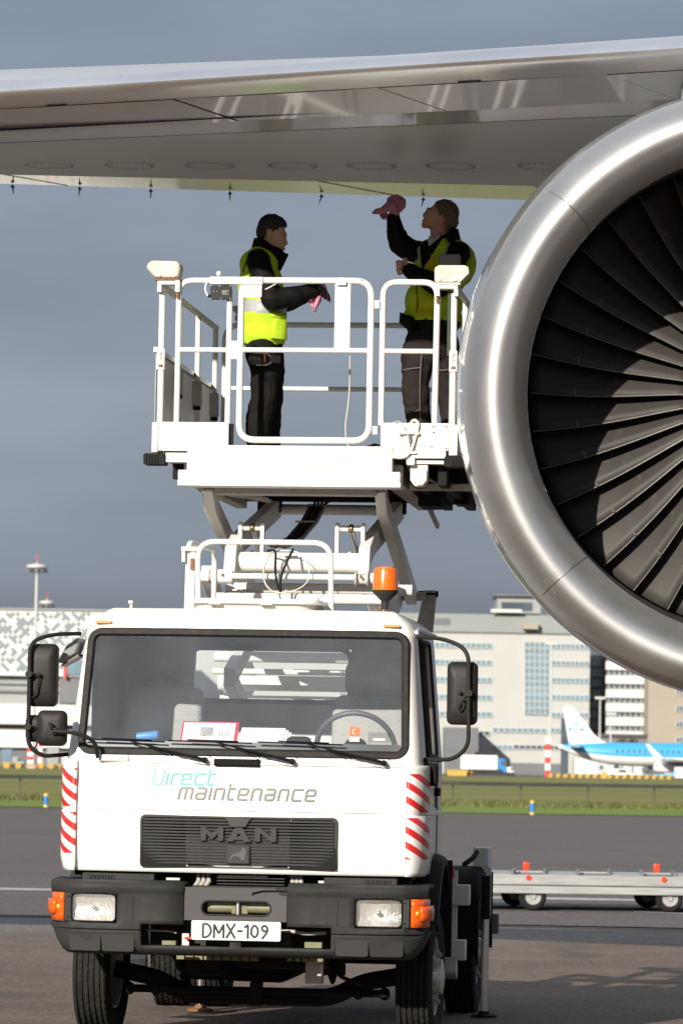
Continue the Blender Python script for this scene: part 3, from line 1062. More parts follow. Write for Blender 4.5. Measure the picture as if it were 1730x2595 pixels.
# fixed leading edge panels with slanting joints (position given at J1, J2 edge lies further right)
cuts = [S0, -.95, -.28, .272, .575, .895, 1.4, S1]
SK = .098
g = .0018
for i in range(len(cuts) - 1):
    a, b = cuts[i] + g, cuts[i + 1] - g
    rows = []
    n = 10
    for k in range(n + 1):
        u = k / n
        p = J1(a + (b - a) * u)
        q = J2(a + SK + (b - a) * u)
        d_ = (q - p)
        rows.append([p + d_ * (.012 + .976 * w / 5) + Vector((0, 0, .003 * math.sin(3 * u + i))) for w in range(6)])
    MB().grid(rows).build('panel', wing_gl, ac, smooth=40)
strip('rear_panel', J2, J3, S0, S1, wing_gl, dz=0.004, n=20)
def J2b(s): return J2(s)
strip('wing_box', J3, BE, S0, S1, wing_mt, dz=.002, n=24, th=.03)
strip('flap', BE, TE, S0, S1, wing_fl, dz=.008, n=24, th=.03)
# tiny latches on the panel joint
for s in (.075, .69):
    p = J1(s) + Vector((0, -.03, -.004))
    MB().bar(p, p + (J1(s + .032) - J1(s)), .014, .006).build('latch', gapm, ac)
# flap track seams
ring_m2 = mat('flap_seam_grey', (.14, .135, .13), .6)
for s, k in ((.46, .12), (.0, .1), (.78, .05)):
    p, q = BE(s), TE(s + k)
    MB().bar(p + (q - p) * .02 - Vector((0, 0, -.006)), p + (q - p) * .98 - Vector((0, 0, -.006)), .004, .003).build('flap_seam', ring_m2, ac)
for f_ in ():
    MB().tube([BE(s) + (TE(s) - BE(s)) * f_ + Vector((0, 0, .006)) for s in (S0, .5, S1)], .0025, 5).build('flap_joint', mat('seam_grey%d' % int(f_ * 100), (.26, .255, .245), .6), ac)
# oval fuel access panels on the wing box
ring_m = mat('access_ring', (.15, .14, .13), .7, var=.3, scale=20)
xs = [70, 128, 335, 540, 750, 950, 1150, 1380]
for px in (-90, 128, 335, 540, 750, 950, 1150, 1380):
    s = px / 1730 * 1.0
    p = J3(s) + (BE(s) - J3(s)) * .66
    ux = (BE(s + .05) - BE(s)).normalized()
    uy = (BE(s) - J3(s)).normalized()
    nn = ux.cross(uy)
    nn = nn if nn.z < 0 else -nn
    o = p + nn * .006
    mb = MB()
    n = 40
    r0, r1 = [], []
    for j in range(n):
        a = 2 * math.pi * j / n
        r0.append(o + ux * math.cos(a) * .165 + uy * math.sin(a) * .24)
        r1.append(o + ux * math.cos(a) * .158 + uy * math.sin(a) * .225)
    mb.grid([r0, r1], closed=True)
    mb.build('access_panel', [ring_m], ac)
    rv = MB()
    for j in range(0, n, 2):
        a = 2 * math.pi * j / n
        q = o + ux * math.cos(a) * .148 + uy * math.sin(a) * .21 + nn * .001
        rv.ball(q, (.004, .004, .002), 6, 4)
    rv.build('rivets', ring_m, ac)['kind'] = 'stuff'
# fastener rows along the panel joints
rv = MB()
for L_, f_ in ((J1, .035), (J2, -.03), (J2, .03), (J3, -.02)):
    k = -.15
    while k < 1.1:
        p = L_(k) + Vector((0, f_, -.001))
        rv.ball(p, (.0035, .0035, .0015), 5, 4)
        k += .0075
rv.build('fasteners', mat('fastener', (.20, .19, .18), .5), ac)['kind'] = 'stuff'
# upper surface and tail of the wing
mb = MB()
rows = []
for s in (S0, -.5, 0, .5, 1, S1):
    t_, e_ = TOP(s) + Vector((0, .55, .10)), TE(s) + Vector((0, 0, .04))
    rows.append([t_, t_ + (e_ - t_) * .25 + Vector((0, 0, .26)), t_ + (e_ - t_) * .55 + Vector((0, 0, .22)), e_, TE(s) + Vector((0, 0, .008))])
mb.grid(rows)
mb.build('upper_skin', wing_mt, ac, smooth=60)
# static wicks on the trailing edge
for px in (32, 200, 378, 577, 808, 1066, -150, -330):
    s = px / 1730
    e_ = TE(s)
    w = empty('static_wick', e_, 0, ac)
    MB().box(-.007, .007, -.02, .03, -.018, .0).build('base', gapm, w)
    MB().tube([(0, .02, -.01), (-.016 * random.uniform(-.5, 1.2), .09, -.05)], [.006, .003], 6).build('rod', gapm, w)
    MB().box(-.016, .016, .012, .018, -.014, -.008).build('bracket', gapm, w)

# ------------------------------------------------------------------ engine
e0 = at(1966, 1004, 20.0)
e1 = at(1938, 1002, 21.05)
eax = (e1 - e0).normalized()
eng = empty('engine', e0 - A_, 0, ac)
lipm = mat('brushed_lip', (.52, .515, .51), .56, metal=1, var=.05, scale=2.2, rvar=.05, c2=(.50, .48, .46), thr=(.55, .8))
nacm = mat('nacelle_gloss', (.55, .55, .56), .10, metal=.55, var=.04, scale=1.5, coat=.3)
linerm = mat('duct_liner', (.02, .019, .019), .6, var=.15, scale=8)
blade_m = mat('fan_blade', (.047, .043, .039), .55, metal=.15, orand=.15, spec=.25, var=.16, scale=3, c2=(.11, .085, .065), thr=(.55, .85), stretch=(1, 1, 1))
blade_edge = mat('blade_edge', (.26, .24, .215), .45, metal=.7, var=.25)
spin_m = mat('spinner', (.05, .048, .046), .45, var=.1)
lip = [(1.547, .66), (1.540, .46), (1.526, .31), (1.507, .20), (1.482, .115), (1.452, .055), (1.418, .016), (1.382, .0), (1.346, .010), (1.312, .040), (1.282, .090), (1.257, .16), (1.238, .25), (1.226, .34), (1.222, .42)]
MB().lathe(lip, (0, 0, 0), eax, 120).build('inlet_lip', lipm, eng, smooth=60)
MB().lathe([(1.548, .662), (1.58, .95), (1.60, 1.4), (1.60, 2.0), (1.54, 2.8), (1.42, 3.7), (1.30, 4.3)], (0, 0, 0), eax, 96).build('cowl', nacm, eng, smooth=60)
MB().lathe([(1.2215, .422), (1.218, .7), (1.222, .95), (1.225, 1.5), (1.19, 2.3)], (0, 0, 0), eax, 96).build('duct_liner', linerm, eng, smooth=60)
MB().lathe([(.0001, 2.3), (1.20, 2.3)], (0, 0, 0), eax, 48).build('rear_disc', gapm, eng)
# seams across the lip with rivets
ref = Vector((0, 0, 1))
enx = eax.cross(ref).normalized()
eny = eax.cross(enx)
def epol(r, t, a):
    """a: angle seen from the front, 0 = right, 90 = up"""
    c_, s_ = math.cos(R(a)), math.sin(R(a))
    rx = enx if enx.x > 0 else -enx
    ry = eny if eny.z > 0 else -eny
    return eax * t + (rx * c_ + ry * s_) * r
for a in (138, 221, 40, 320):
    MB().tube([epol(r_ + .001, t_ - .001, a + (t_ * 2)) for r_, t_ in lip[3:]], .003, 6).build('lip_seam', steel, eng)
    rv = MB()
    for da in (-1.5, -.8, .8, 1.5):
        for k in range(5, 11):
            r_, t_ = lip[k]
            rv.ball(epol(r_ + .0, t_ + .001, a + t_ * 2 + da), .0032, 6, 4)
    rv.build('rivets', steel, eng)['kind'] = 'stuff'
# fan blades
NB = 38
def blade_mesh():
    mb = MB()
    rowsf = []
    for i in range(15):
        u = i / 14
        r_ = .40 + u * (1.212 - .40)
        stag = R(28 + 34 * u)                      # chord angle from the axis
        chord = .20 + .035 * u + .03 * math.sin(math.pi * u)
        lean = 1.1 * math.sin(math.pi * u)
        row = []
        for k in range(7):
            w = k / 6
            camber = math.sin(math.pi * w) * .018
            dy = chord * w * math.cos(stag)
            dt = chord * w * math.sin(stag) + camber
            a = math.degrees(dt / r_) * 1.0
            row.append((r_, .98 + .05 * u + dy, -a + lean))
        rowsf.append(row)
    return rowsf
BR = blade_mesh()
b0 = ed0 = None
rx = enx if enx.x > 0 else -enx
ry = eny if eny.z > 0 else -eny
EM = Matrix((rx, eax, ry)).transposed()
for k in range(NB):
    a0 = 360 * k / NB
    if b0 is None:
        loc = lambda r_, t_, a: Vector((r_ * math.cos(R(a)), t_, r_ * math.sin(R(a))))
        mb = MB().grid([[loc(*q) for q in row] for row in BR])
        b0 = mb.build('fan_blade', blade_m, eng, smooth=60, solid=.012, offset=0)
        me_ = MB().tube([loc(row[0][0], row[0][1], row[0][2]) for row in BR], .0042, 6)
        rr = BR[10][0]
        ed0 = me_.build('leading_edge', blade_edge, b0)
        mbs = MB().tube([loc(BR[10][0][0], BR[10][0][1] - .004, BR[10][0][2]), loc(BR[10][1][0], BR[10][1][1] - .01, BR[10][1][2] + .1)], [.008, .003], 6)
        dp0 = mbs.build('damper', blade_edge, b0)
        bq = b0
    else:
        bq = dup(b0, eng)
        dup(ed0, bq)
        dup(dp0, bq)
    bq.rotation_mode = 'QUATERNION'
    bq.rotation_quaternion = (EM @ Matrix.Rotation(R(-a0), 3, 'Y')).to_quaternion()
MB().lathe([(.0001, .45), (.06, .50), (.20, .70), (.33, .88), (.42, 1.02), (.43, 1.3)], (0, 0, 0), eax, 48).build('spinner', spin_m, eng, smooth=60)
for k in range(20):
    MB().ball(epol(.425, 1.02, k * 18), .012, 8, 6).build('bolt', steel, eng)
# pylon
pt = e0 - A_
MB().prism([(1.2, 1.50), (4.6, 1.35), (7.2, 2.0), (3.4, 2.15)], -.22, .22, ax='x').build('pylon', wing_mt, ac, bevel=.05, loc=(pt.x, pt.y, pt.z))
# ================================================================== truck
T_O = Vector((at(595, 2330, 24.0).x, 24.0, 0))
T_YAW = R(-6.1)
truck = tag(empty('lift_truck', T_O, T_YAW), 'white maintenance truck with raised scissor lift platform standing on the apron', 'truck')
TM = Matrix.Translation(T_O) @ Matrix.Rotation(T_YAW, 4, 'Z')
def tw(p):
    return TM @ Vector(p)
def part(mb, name, m, par=None, **k):
    return mb.build(name, m, par or truck, **k)
def yf(x, z):
    """cab front surface: depth at width x and height z"""
    if z < 1.70:
        y = .125 - .02 * math.sin(max(0, min(1, (z - 1.03) / .67)) * math.pi)
    else:
        y = .125 + (z - 1.70) * .26
    return y + .07 * (abs(x) / 1.0) ** 2.4
HW = lambda z: 1.055 - max(0, z - 1.70) * .085          # half width
# ---- cab shell: horizontal rings, front / side / rear openings left out
zs = [1.035, 1.06, 1.20, 1.395, 1.405, 1.55, 1.675, 1.715, 1.752, 1.90, 2.06, 2.25, 2.40, 2.432, 2.47, 2.52, 2.56, 2.585]
fxs = [-.99, -.90, -.6, -.3, 0, .3, .6, .90, .99]
sys_ = [.62, .66, 1.30, 1.34, 1.72]
rxs = [.9, .50, .46, 0, -.46, -.50, -.9]
CR = .09
YB = 1.80
rows = []
kinds = []
for z in zs:
    w = HW(z)
    k = max(0, (z - 2.47) / .115)                    # roof edge rounding
    ins = .11 * k * k
    r_ = []
    ks = []
    f_ = (w - .078) / .99
    for x in fxs:
        r_.append((x * f_ * (1 - .04 * k * k), yf(x * f_, z) + ins * 1.2, z)); ks.append('f')
    y0 = yf(.99 * f_, z) + ins * 1.2
    for i in range(1, 6):
        a = R(90 * i / 6)
        x_ = .99 * f_ * (1 - .04 * k * k)
        r_.append((x_ + (w - ins - x_) * math.sin(a), y0 + .13 * (1 - math.cos(a)), z)); ks.append('c')
    for y in sys_:
        r_.append((w - ins, y, z)); ks.append('s')
    for x in rxs:
        r_.append((x * (w - ins) / .98, YB - ins * .3, z)); ks.append('r')
    for y in reversed(sys_):
        r_.append((-w + ins, y, z)); ks.append('s')
    for i in range(5, 0, -1):
        a = R(90 * i / 6)
        x_ = .99 * f_ * (1 - .04 * k * k)
        r_.append((-(x_ + (w - ins - x_) * math.sin(a)), y0 + .13 * (1 - math.cos(a)), z)); ks.append('c')
    rows.append(r_)
nf = len(fxs)
ws0, ws1 = zs.index(1.752), zs.index(2.432)
sd0, sd1 = zs.index(1.752), zs.index(2.432)
rw0, rw1 = zs.index(2.06), zs.index(2.40)
nr = nf + 5
def skip(i, j):
    if ws0 <= i < ws1 and 0 <= j < nf - 1:
        return True                                   # windscreen
    js = j - nr
    if sd0 <= i < sd1 and js == 1:
        return True                                   # door window right
    jl = j - (nr + len(sys_) + len(rxs))
    if sd0 <= i < sd1 and jl == 2:
        return True
    jr = j - (nr + len(sys_))
    if rw0 <= i < rw1 and 1 <= jr <= 4 and True:
        return True
    return False
mb = MB()
mb.grid(rows, closed=True, skip=skip)
# roof cap
top = rows[-1]
c_ = [(p[0] * .97, YB * .5 + (p[1] - YB * .5) * .95 , 2.598) for p in top]
mb.grid([top, c_], closed=True)
mb.add(c_, [tuple(range(len(c_)))])
cab = part(mb, 'cab', white, smooth=40, solid=.022, offset=1)
cab.modifiers['solid'].offset = -1
# interior lining (grey headliner and rear trim)
trim = mat('cab_trim', (.19, .193, .20), .85, var=.06, scale=3)
trim2 = mat('rear_trim', (.68, .68, .67), .85, var=.05, scale=3)
mb = MB()
mb.box(-.96, .96, .50, YB - .04, 2.46, 2.50)
mb.box(-.96, -.92, .55, YB - .04, 1.0, 2.46).box(.92, .96, 1.36, YB - .04, 1.0, 2.46).box(.94, .97, .45, 1.36, 1.0, 1.745)
part(mb, 'headliner', trim, cab)
mb = MB()
for x0, x1, z0, z1 in ((-.92, -.54, 2.07, 2.46), (.475, .92, 2.07, 2.46), (-.54, .475, 2.40, 2.46)):
    mb.box(x0, x1, YB - .075, YB - .035, z0, z1)
part(mb, 'rear_trim_upper', trim, cab)
part(MB().box(-.92, .92, YB - .09, YB - .035, 1.05, 2.06), 'rear_trim_lower', trim2, cab)
# rounded rubber of the rear window
rr_ = rrect(-.54, .475, 2.065, 2.40, .07)
part(MB().tube([(x, YB - .08, z) for x, z in rr_], .018, 8, closed=True), 'rear_window_seal', black, cab)
glass_c = glass('window_glass_clear', (.97, .985, .985), .9, dirt_haze=.02)
glass_w = glass('windscreen_glass', (.97, .985, .99), .9, dirt_haze=.09, dirt_haze_col=(.62, .69, .79))  # bluish dirt film also stands in for the bright haze on the glass
part(MB().box(-.54, .475, YB - .06, YB - .055, 2.065, 2.40), 'rear_window', glass_c, cab, smooth=0)
# windscreen
def front_pts(x, z, off=0.0):
    return (x, yf(x, z) + off, z)
mb = MB()
mb.grid([[front_pts(-.945 + 1.89 * i / 16, 1.735 + (2.45 - 1.735) * k / 8, .012) for i in range(17)] for k in range(9)])
part(mb, 'windscreen', glass_w, cab, smooth=60)
seal_m = mat('windscreen_rubber', (.022, .021, .02), .65, var=.2, scale=10, c2=(.055, .048, .042), thr=(.5, .8), spec=.2)
def seal(x0, x1, z0, z1, sl, r, wdt, name):
    """flat rubber frame with round corners, follows the curved front"""
    o_, i_ = [], []
    n = 6
    for cx, cz, a, sx in ((x1, z1, 0, 1), (x0, z1, 90, -1), (x0, z0, 180, -1), (x1, z0, 270, 1)):
        xx = cx - (sl * sx if cz == z1 else 0)
        for i in range(n + 1):
            t = R(a + 90 * i / n)
            ccx = xx - r * (1 if sx > 0 else -1)
            ccz = cz - r * (1 if cz == z1 else -1)
            o_.append((ccx + r * math.cos(t), ccz + r * math.sin(t)))
            i_.append((ccx + (r - wdt) * math.cos(t), ccz + (r - wdt) * math.sin(t)))
    def dens(l):
        out = []
        for k in range(len(l)):
            a, b = Vector(l[k]), Vector(l[(k + 1) % len(l)])
            m_ = max(1, int((b - a).length / .12))
            for q in range(m_):
                out.append(a + (b - a) * q / m_)
        return out
    O, I = o_, i_
    OO, II = [], []
    for k in range(len(O)):
        a, b = Vector(O[k]), Vector(O[(k + 1) % len(O)])
        c, d = Vector(I[k]), Vector(I[(k + 1) % len(I)])
        m_ = max(1, int((b - a).length / .12))
        for q in range(m_):
            OO.append(a + (b - a) * q / m_)
            II.append(c + (d - c) * q / m_)
    r1 = [front_pts(p.x, p.y, .004) for p in OO]
    r2 = [front_pts(p.x, p.y, -.016) for p in [a + (b - a) * .2 for a, b in zip(OO, II)]]
    r3 = [front_pts(p.x, p.y, -.016) for p in [a + (b - a) * .75 for a, b in zip(OO, II)]]
    r4 = [front_pts(p.x, p.y, .010) for p in II]
    mb = MB()
    mb.grid([r1, r2, r3, r4], closed=True)
    return part(mb, name, seal_m, cab, smooth=50)
seal(-.985, .985, 1.715, 2.475, .022, .085, .05, 'windscreen_seal')
# dark band along the lower glass, below the wiper line
mb = MB()
mb.grid([[front_pts(-.93 + 1.86 * i / 12, 1.745 + .058 * k, .02) for i in range(13)] for k in range(2)])
part(mb, 'glass_edge_band', mat('dark_glass_band', (.03, .032, .036), .4), cab)
# side glass + door frame (right door is in view)
for sx in (-1, 1):
    mb = MB()
    xx = lambda z: sx * (HW(z) - .012)
    mb.add([(xx(1.752), .66, 1.752), (xx(1.752), 1.30, 1.752), (xx(2.43), 1.30, 2.43), (xx(2.43), .66, 2.43)], [(0, 1, 2, 3)])
    part(mb, 'door_window', glass_c, cab, smooth=0)
    xo = lambda z: sx * (HW(z) + .004)
    pts = [(xo(1.745), .65, 1.745), (xo(1.745), 1.31, 1.745), (xo(2.43), 1.31, 2.43), (xo(2.43), .65, 2.43)]
    part(MB().tube([Vector(p) for p in fillet(pts + [pts[0]], .04)], .012, 6), 'door_window_seal', seal_m, cab)
    # vertical window bar and door gaps
    part(MB().bar((xo(1.75), .80, 1.75), (xo(2.43), .80, 2.43), .018, .018), 'quarter_light_bar', seal_m, cab)
    for y in (.585, 1.36):
        part(MB().tube([(sx * (HW(z) + .001), y, z) for z in (1.10, 1.4, 1.70, 2.44)], .005, 5), 'door_gap', black, cab)
    part(MB().box(min(sx * 1.05, sx * 1.085), max(sx * 1.05, sx * 1.085), 1.16, 1.30, 1.50, 1.55), 'door_handle', black, cab, bevel=.008)
    part(MB().box(min(sx * 1.04, sx * 1.062), max(sx * 1.04, sx * 1.062), 1.22, 1.24, 1.43, 1.62), 'door_handle_recess', black, cab)
    part(MB().box(min(sx * 1.05, sx * 1.072), max(sx * 1.05, sx * 1.072), .50, 1.5, 1.385, 1.412), 'side_crease', white, cab, bevel=.008)
# rain gutter
part(MB().tube([(sx_ * (HW(2.47) + .004), y, 2.472 + .02 * (y > .5)) for sx_, y in ((1, .44), (1, .6), (1, 1.78))], .012, 6), 'rain_gutter', white, cab)
part(MB().tube([(-(HW(2.47) + .004), y, 2.472) for y in (.44, .6, 1.78)], .012, 6), 'rain_gutter', white, cab)
# number badge on the door side
part(MB().box(1.055, 1.064, .52, .64, 1.47, 1.52), 'type_badge', greywhite, cab)
mb = MB()
def seg(ch):
    return {'8': [[(0, 0), (0, 1), (1, 1), (1, 0), (0, 0)], [(0, .5), (1, .5)]], '1': [[(.5, 0), (.5, 1), (.2, .8)]], '4': [[(.8, 0), (.8, 1), (0, .3), (1, .3)]], '6': [[(1, 1), (0, .8), (0, 0), (1, 0), (1, .5), (0, .5)]], '3': [[(0, 1), (1, 1), (.4, .55), (1, .4), (1, 0), (0, 0)]]}[ch]
for i, ch in enumerate('8163'):
    for st in seg(ch):
        mb.tube([(1.066, .535 + i * .026 + a * .016, 1.48 + b * .03) for a, b in st], .003, 5)
part(mb, 'badge_digits', black, cab)

# ---- front lower panel seam, wiper panel, logo text
mb = MB()
mb.tube([front_pts(-.98 + 1.96 * i / 20, 1.400, -.001) for i in range(21)], .0022, 5)
part(mb, 'panel_seam', mat('panel_seam_grey', (.35, .34, .32), .8), cab)  # thin grey line along the panel seam
part(MB().tube([front_pts(-.95 + 1.9 * i / 20, 1.675, -.004) for i in range(21)], .006, 6), 'panel_ridge', white, cab)
part(MB().box(-.155, .115, .095, .14, 1.662, 1.705), 'washer_cover', black, cab, bevel=.008)
part(MB().box(-.845, -.665, .13, .185, 1.680, 1.718), 'mirror_bracket', white, cab, bevel=.008)

def stroke_text(txt, glyphs, x, z, h, slant, r, m, name, par, gap, off=-.003, adv=None, thick=.35, plane=None):
    for ch in txt:
        if ch == ' ':
            x += h * .5
            continue
        st, w = glyphs[ch]
        mb = MB()
        for s_ in st:
            p = fillet([(a * h, 0, b * h) for a, b in s_], h * .2, 4) if len(s_) > 2 else [Vector((a * h, 0, b * h)) for a, b in s_]
            # round caps
            p = [Vector(q) for q in p]
            d0 = (p[0] - p[1]).normalized() * r
            d1 = (p[-1] - p[-2]).normalized() * r
            path = [p[0] + d0 * .95, p[0] + d0 * .6] + p + [p[-1] + d1 * .6, p[-1] + d1 * .95]
            rad = [r * .25, r * .78] + [r] * len(p) + [r * .78, r * .25]
            b0_ = len(mb.v)
            mb.tube(path, rad, 8)
            for q in range(b0_, len(mb.v)):
                vx, vy, vz = mb.v[q]
                X = x + vx + vz * slant
                Z = z + vz
                yy = (yf(X, Z) if plane is None else plane)
                mb.v[q] = (X, yy + off + vy * thick * .3, Z)
        part(mb, name, m, par)
        x += (w + gap) * h
    return x
GL = {'D': ([[(.0, 1.42), (0, 0), (.72, 0), (.86, .14), (.86, 1.28), (.86, 1.44)]], .86), 'i': ([[(0, 0), (0, 1)]], .0), 'r': ([[(0, 0), (0, 1), (.62, 1)]], .55),
      'e': ([[(.80, 0), (0, 0), (0, 1), (.80, 1), (.80, .47), (.03, .47)]], .80), 'c': ([[(.80, 0), (0, 0), (0, 1), (.82, 1)]], .78),
      't': ([[(.50, 0), (0, 0), (0, 1.38)], [(.02, 1), (.50, 1)]], .50), 'm': ([[(0, 0), (0, 1), (1.16, 1), (1.16, 0)], [(.58, 0), (.58, .98)]], 1.16),
      'a': ([[(.06, 1), (.80, 1), (.80, 0), (0, 0), (0, .52), (.78, .52)]], .80), 'n': ([[(0, 0), (0, 1), (.80, 1), (.80, 0)]], .80)}
GL['e'] = ([[(.80, 0), (0, 0), (0, 1), (.80, 1), (.80, .47), (.03, .47)]], .80)
cyan = mat('cyan_print', (.13, .42, .42), .5, var=.04)
cyan_p = mat('pale_cyan_print', (.24, .50, .50), .5, var=.1, scale=8)  # paler cyan for the D
gprint = mat('grey_print', (.20, .198, .192), .5, var=.05)
GL['T'] = ([[(.02, 1.43), (.70, 1.43)]], .70)
stroke_text('T', GL, -.520, 1.552, .062, .20, .0066, mat('ghost_cyan_print', (.52, .66, .66), .5, var=.15, scale=9), 'lettering', cab, .4)
x = stroke_text('D', GL, -.520, 1.552, .062, .20, .0072, cyan_p, 'lettering', cab, .47)
stroke_text('irect', GL, x - .002, 1.552, .062, .20, .0072, cyan, 'lettering', cab, .46)
stroke_text('maintenance', GL, -.362, 1.468, .063, .20, .0074, gprint, 'lettering', cab, .46)

# ---- corner deflectors with red and white hatch
hatch = bpy.data.materials.new('red_white_hatch')
hatch.use_nodes = True
t = hatch.node_tree
b = t.nodes['Principled BSDF']
tc = t.nodes.new('ShaderNodeTexCoord')
sp = t.nodes.new('ShaderNodeSeparateXYZ')
t.links.new(tc.outputs['Object'], sp.inputs[0])
def mth(op, a, bb=None):
    n = t.nodes.new('ShaderNodeMath')
    n.operation = op
    for i, q in enumerate((a, bb)):
        if q is None:
            continue
        if isinstance(q, (int, float)):
            n.inputs[i].default_value = q
        else:
            t.links.new(q, n.inputs[i])
    return n.outputs[0]
ax_ = mth('ABSOLUTE', sp.outputs[0])
s1 = mth('MULTIPLY', sp.outputs[0], .50)
s2 = mth('ADD', mth('ADD', s1, sp.outputs[2]), mth('MULTIPLY', mth('MULTIPLY', sp.outputs[1], mth('SIGN', sp.outputs[0])), .20))
fr = mth('FRACT', mth('MULTIPLY', s2, 1 / .088))
red = mth('GREATER_THAN', fr, .52)
zone = mth('MULTIPLY', mth('GREATER_THAN', sp.outputs[2], 1.135), mth('LESS_THAN', sp.outputs[2], 1.635))
gapz = mth('SUBTRACT', 1, mth('MULTIPLY', mth('GREATER_THAN', sp.outputs[2], 1.378), mth('LESS_THAN', sp.outputs[2], 1.41)))
fac = mth('MULTIPLY', mth('MULTIPLY', red, zone), gapz)
mx = t.nodes.new('ShaderNodeMixRGB')
mx.inputs[1].default_value = (.80, .79, .77, 1)
mx.inputs[2].default_value = (.62, .022, .02, 1)
t.links.new(fac, mx.inputs[0])
t.links.new(mx.outputs[0], b.inputs['Base Color'])
b.inputs['Roughness'].default_value = .38
b.inputs['Coat Weight'].default_value = .3
for sx in (-1, 1):
    rows = []
    for z in [1.035, 1.06, 1.12, 1.3, 1.385, 1.3925, 1.40, 1.5, 1.6, 1.66, 1.685]:
        r_ = []
        bul = .0 if 1.3875 > z or z > 1.398 else -.012
        e = .02 * max(0, (1.12 - z) / .085)
        for k in range(9):
            a = R(90 * k / 8)
            x_ = .975 + (.115 - e + bul) * math.sin(a)
            y_ = .150 + (.24) * (1 - math.cos(a)) + .02 * max(0, (z - 1.6) / .085)
            r_.append((sx * x_, y_, z))
        rows.append(r_)
    part(MB().grid(rows), 'corner_deflector', hatch, cab, smooth=50, solid=.012, offset=0)

# ---- grille
gr_m = mat('grille_plastic', (.055, .055, .053), .6, var=.08, scale=5, bump=.04, bscale=200, spec=.2)
gx0, gx1, gz0, gz1 = -.588, .583, 1.058, 1.372
grille = empty('grille', (0, 0, 0), 0, truck)
o_ = rrect(gx0, gx1, gz0, gz1, .035)
i_ = rrect(gx0 + .024, gx1 - .024, gz0 + .022, gz1 - .022, .015)
r1 = [front_pts(x, z, .0) for x, z in o_]
r2 = [front_pts(x, z, -.022) for x, z in [(a[0] * .7 + b[0] * .3, a[1] * .7 + b[1] * .3) for a, b in zip(o_, i_)]]
r3 = [front_pts(x, z, -.020) for x, z in [(a[0] * .3 + b[0] * .7, a[1] * .3 + b[1] * .7) for a, b in zip(o_, i_)]]
r4 = [front_pts(x, z, .012) for x, z in i_]
part(MB().grid([r1, r2, r3, r4], closed=True), 'frame', gr_m, grille, smooth=50)
# backing: blind at the sides, open dark middle
mb = MB()
for x0, x1, z0, z1 in ((gx0 + .01, -.315, gz0 + .01, gz1 - .01), (.30, gx1 - .01, gz0 + .01, gz1 - .01), (-.315, .30, 1.255, gz1 - .01)):
    mb.box(x0, x1, yf((x0 + x1) / 2, 1.2) - .0095, yf((x0 + x1) / 2, 1.2) + .004, z0, z1)
part(mb, 'blind', mat('grille_blind', (.014, .014, .014), .7, spec=.1), grille)
part(MB().box(-.30, .29, .012 + yf(0, 1.2), .05 + yf(0, 1.2), gz0 + .012, 1.25), 'dark_mesh', mat('radiator_dark', (.008, .008, .008), .9), grille)
nsl = 15
for i in range(nsl):
    z = gz0 + .034 + (gz1 - gz0 - .062) * i / (nsl - 1)
    rows = []
    for k in range(13):
        x = gx0 + .022 + (gx1 - gx0 - .044) * k / 12
        y = yf(x, z)
        rows.append([(x, y - .020, z - .0048), (x, y - .021, z - .001), (x, y - .016, z + .0048), (x, y - .010, z + .0050), (x, y - .010, z - .0050)])
    part(MB().loft(rows), 'slat', gr_m, grille)
# bright bits behind the open slats
mb = MB()
for x0, x1, z in ((-.19, -.07, 1.165), (.10, .17, 1.165), (-.19, -.12, 1.135), (.205, .245, 1.165), (.205, .25, 1.13), (.21, .26, 1.10), (-.265, -.245, 1.125)):
    mb.box(x0, x1, yf(0, 1.1) + .002, yf(0, 1.1) + .010, z - .007, z + .007)
part(mb, 'radiator_brackets', offwhite, grille)
# upper tab
rows = [[(-.082, .082), (1.362,)], [(-.07, .07), (1.345,)], [(-.052, .052), (1.318,)], [(-.044, .044), (1.308,)]]
mb = MB()
mb.prism([(-.084, 1.362), (.084, 1.362), (.066, 1.345), (.050, 1.312), (.040, 1.305), (-.040, 1.305), (-.050, 1.312), (-.066, 1.345)], yf(0, 1.33) - .034, yf(0, 1.33) - .005)
part(mb, 'badge_tab', gr_m, grille, bevel=.006)
# MAN letters
def letter(poly, x, z, w, h, hole=None):
    yb = yf(x, z)
    mb = MB()
    if hole is None:
        mb.prism([(x + a * w, z + b * h) for a, b in poly], yb - .040, yb - .012)
    else:
        for q in hole:
            mb.prism([(x + a * w, z + b * h) for a, b in q], yb - .040, yb - .012)
    part(mb, 'letter', mat_letter, grille, bevel=.0035, seg=1)
mat_letter = mat('letter_plastic', (.036, .036, .036), .55, var=.05, spec=.25)
letter([(0, 0), (0, 1), (.22, 1), (.5, .55), (.78, 1), (1, 1), (1, 0), (.74, 0), (.74, .5), (.5, .08), (.26, .5), (.26, 0)], -.222, 1.222, .138, .082)
letter(None, -.068, 1.222, .145, .082, [[(0, 0), (.36, 1), (.5, 1), (.5, .62), (.40, .36), (.28, 0)], [(1, 0), (.64, 1), (.5003, 1), (.5003, .62), (.60, .36), (.72, 0)], [(.33, .14), (.67, .14), (.60, .36), (.40, .36)]])
letter([(0, 0), (0, 1), (.28, 1), (.72, .42), (.72, 1), (1, 1), (1, 0), (.74, 0), (.28, .58), (.28, 0)], .096, 1.222, .132, .082)
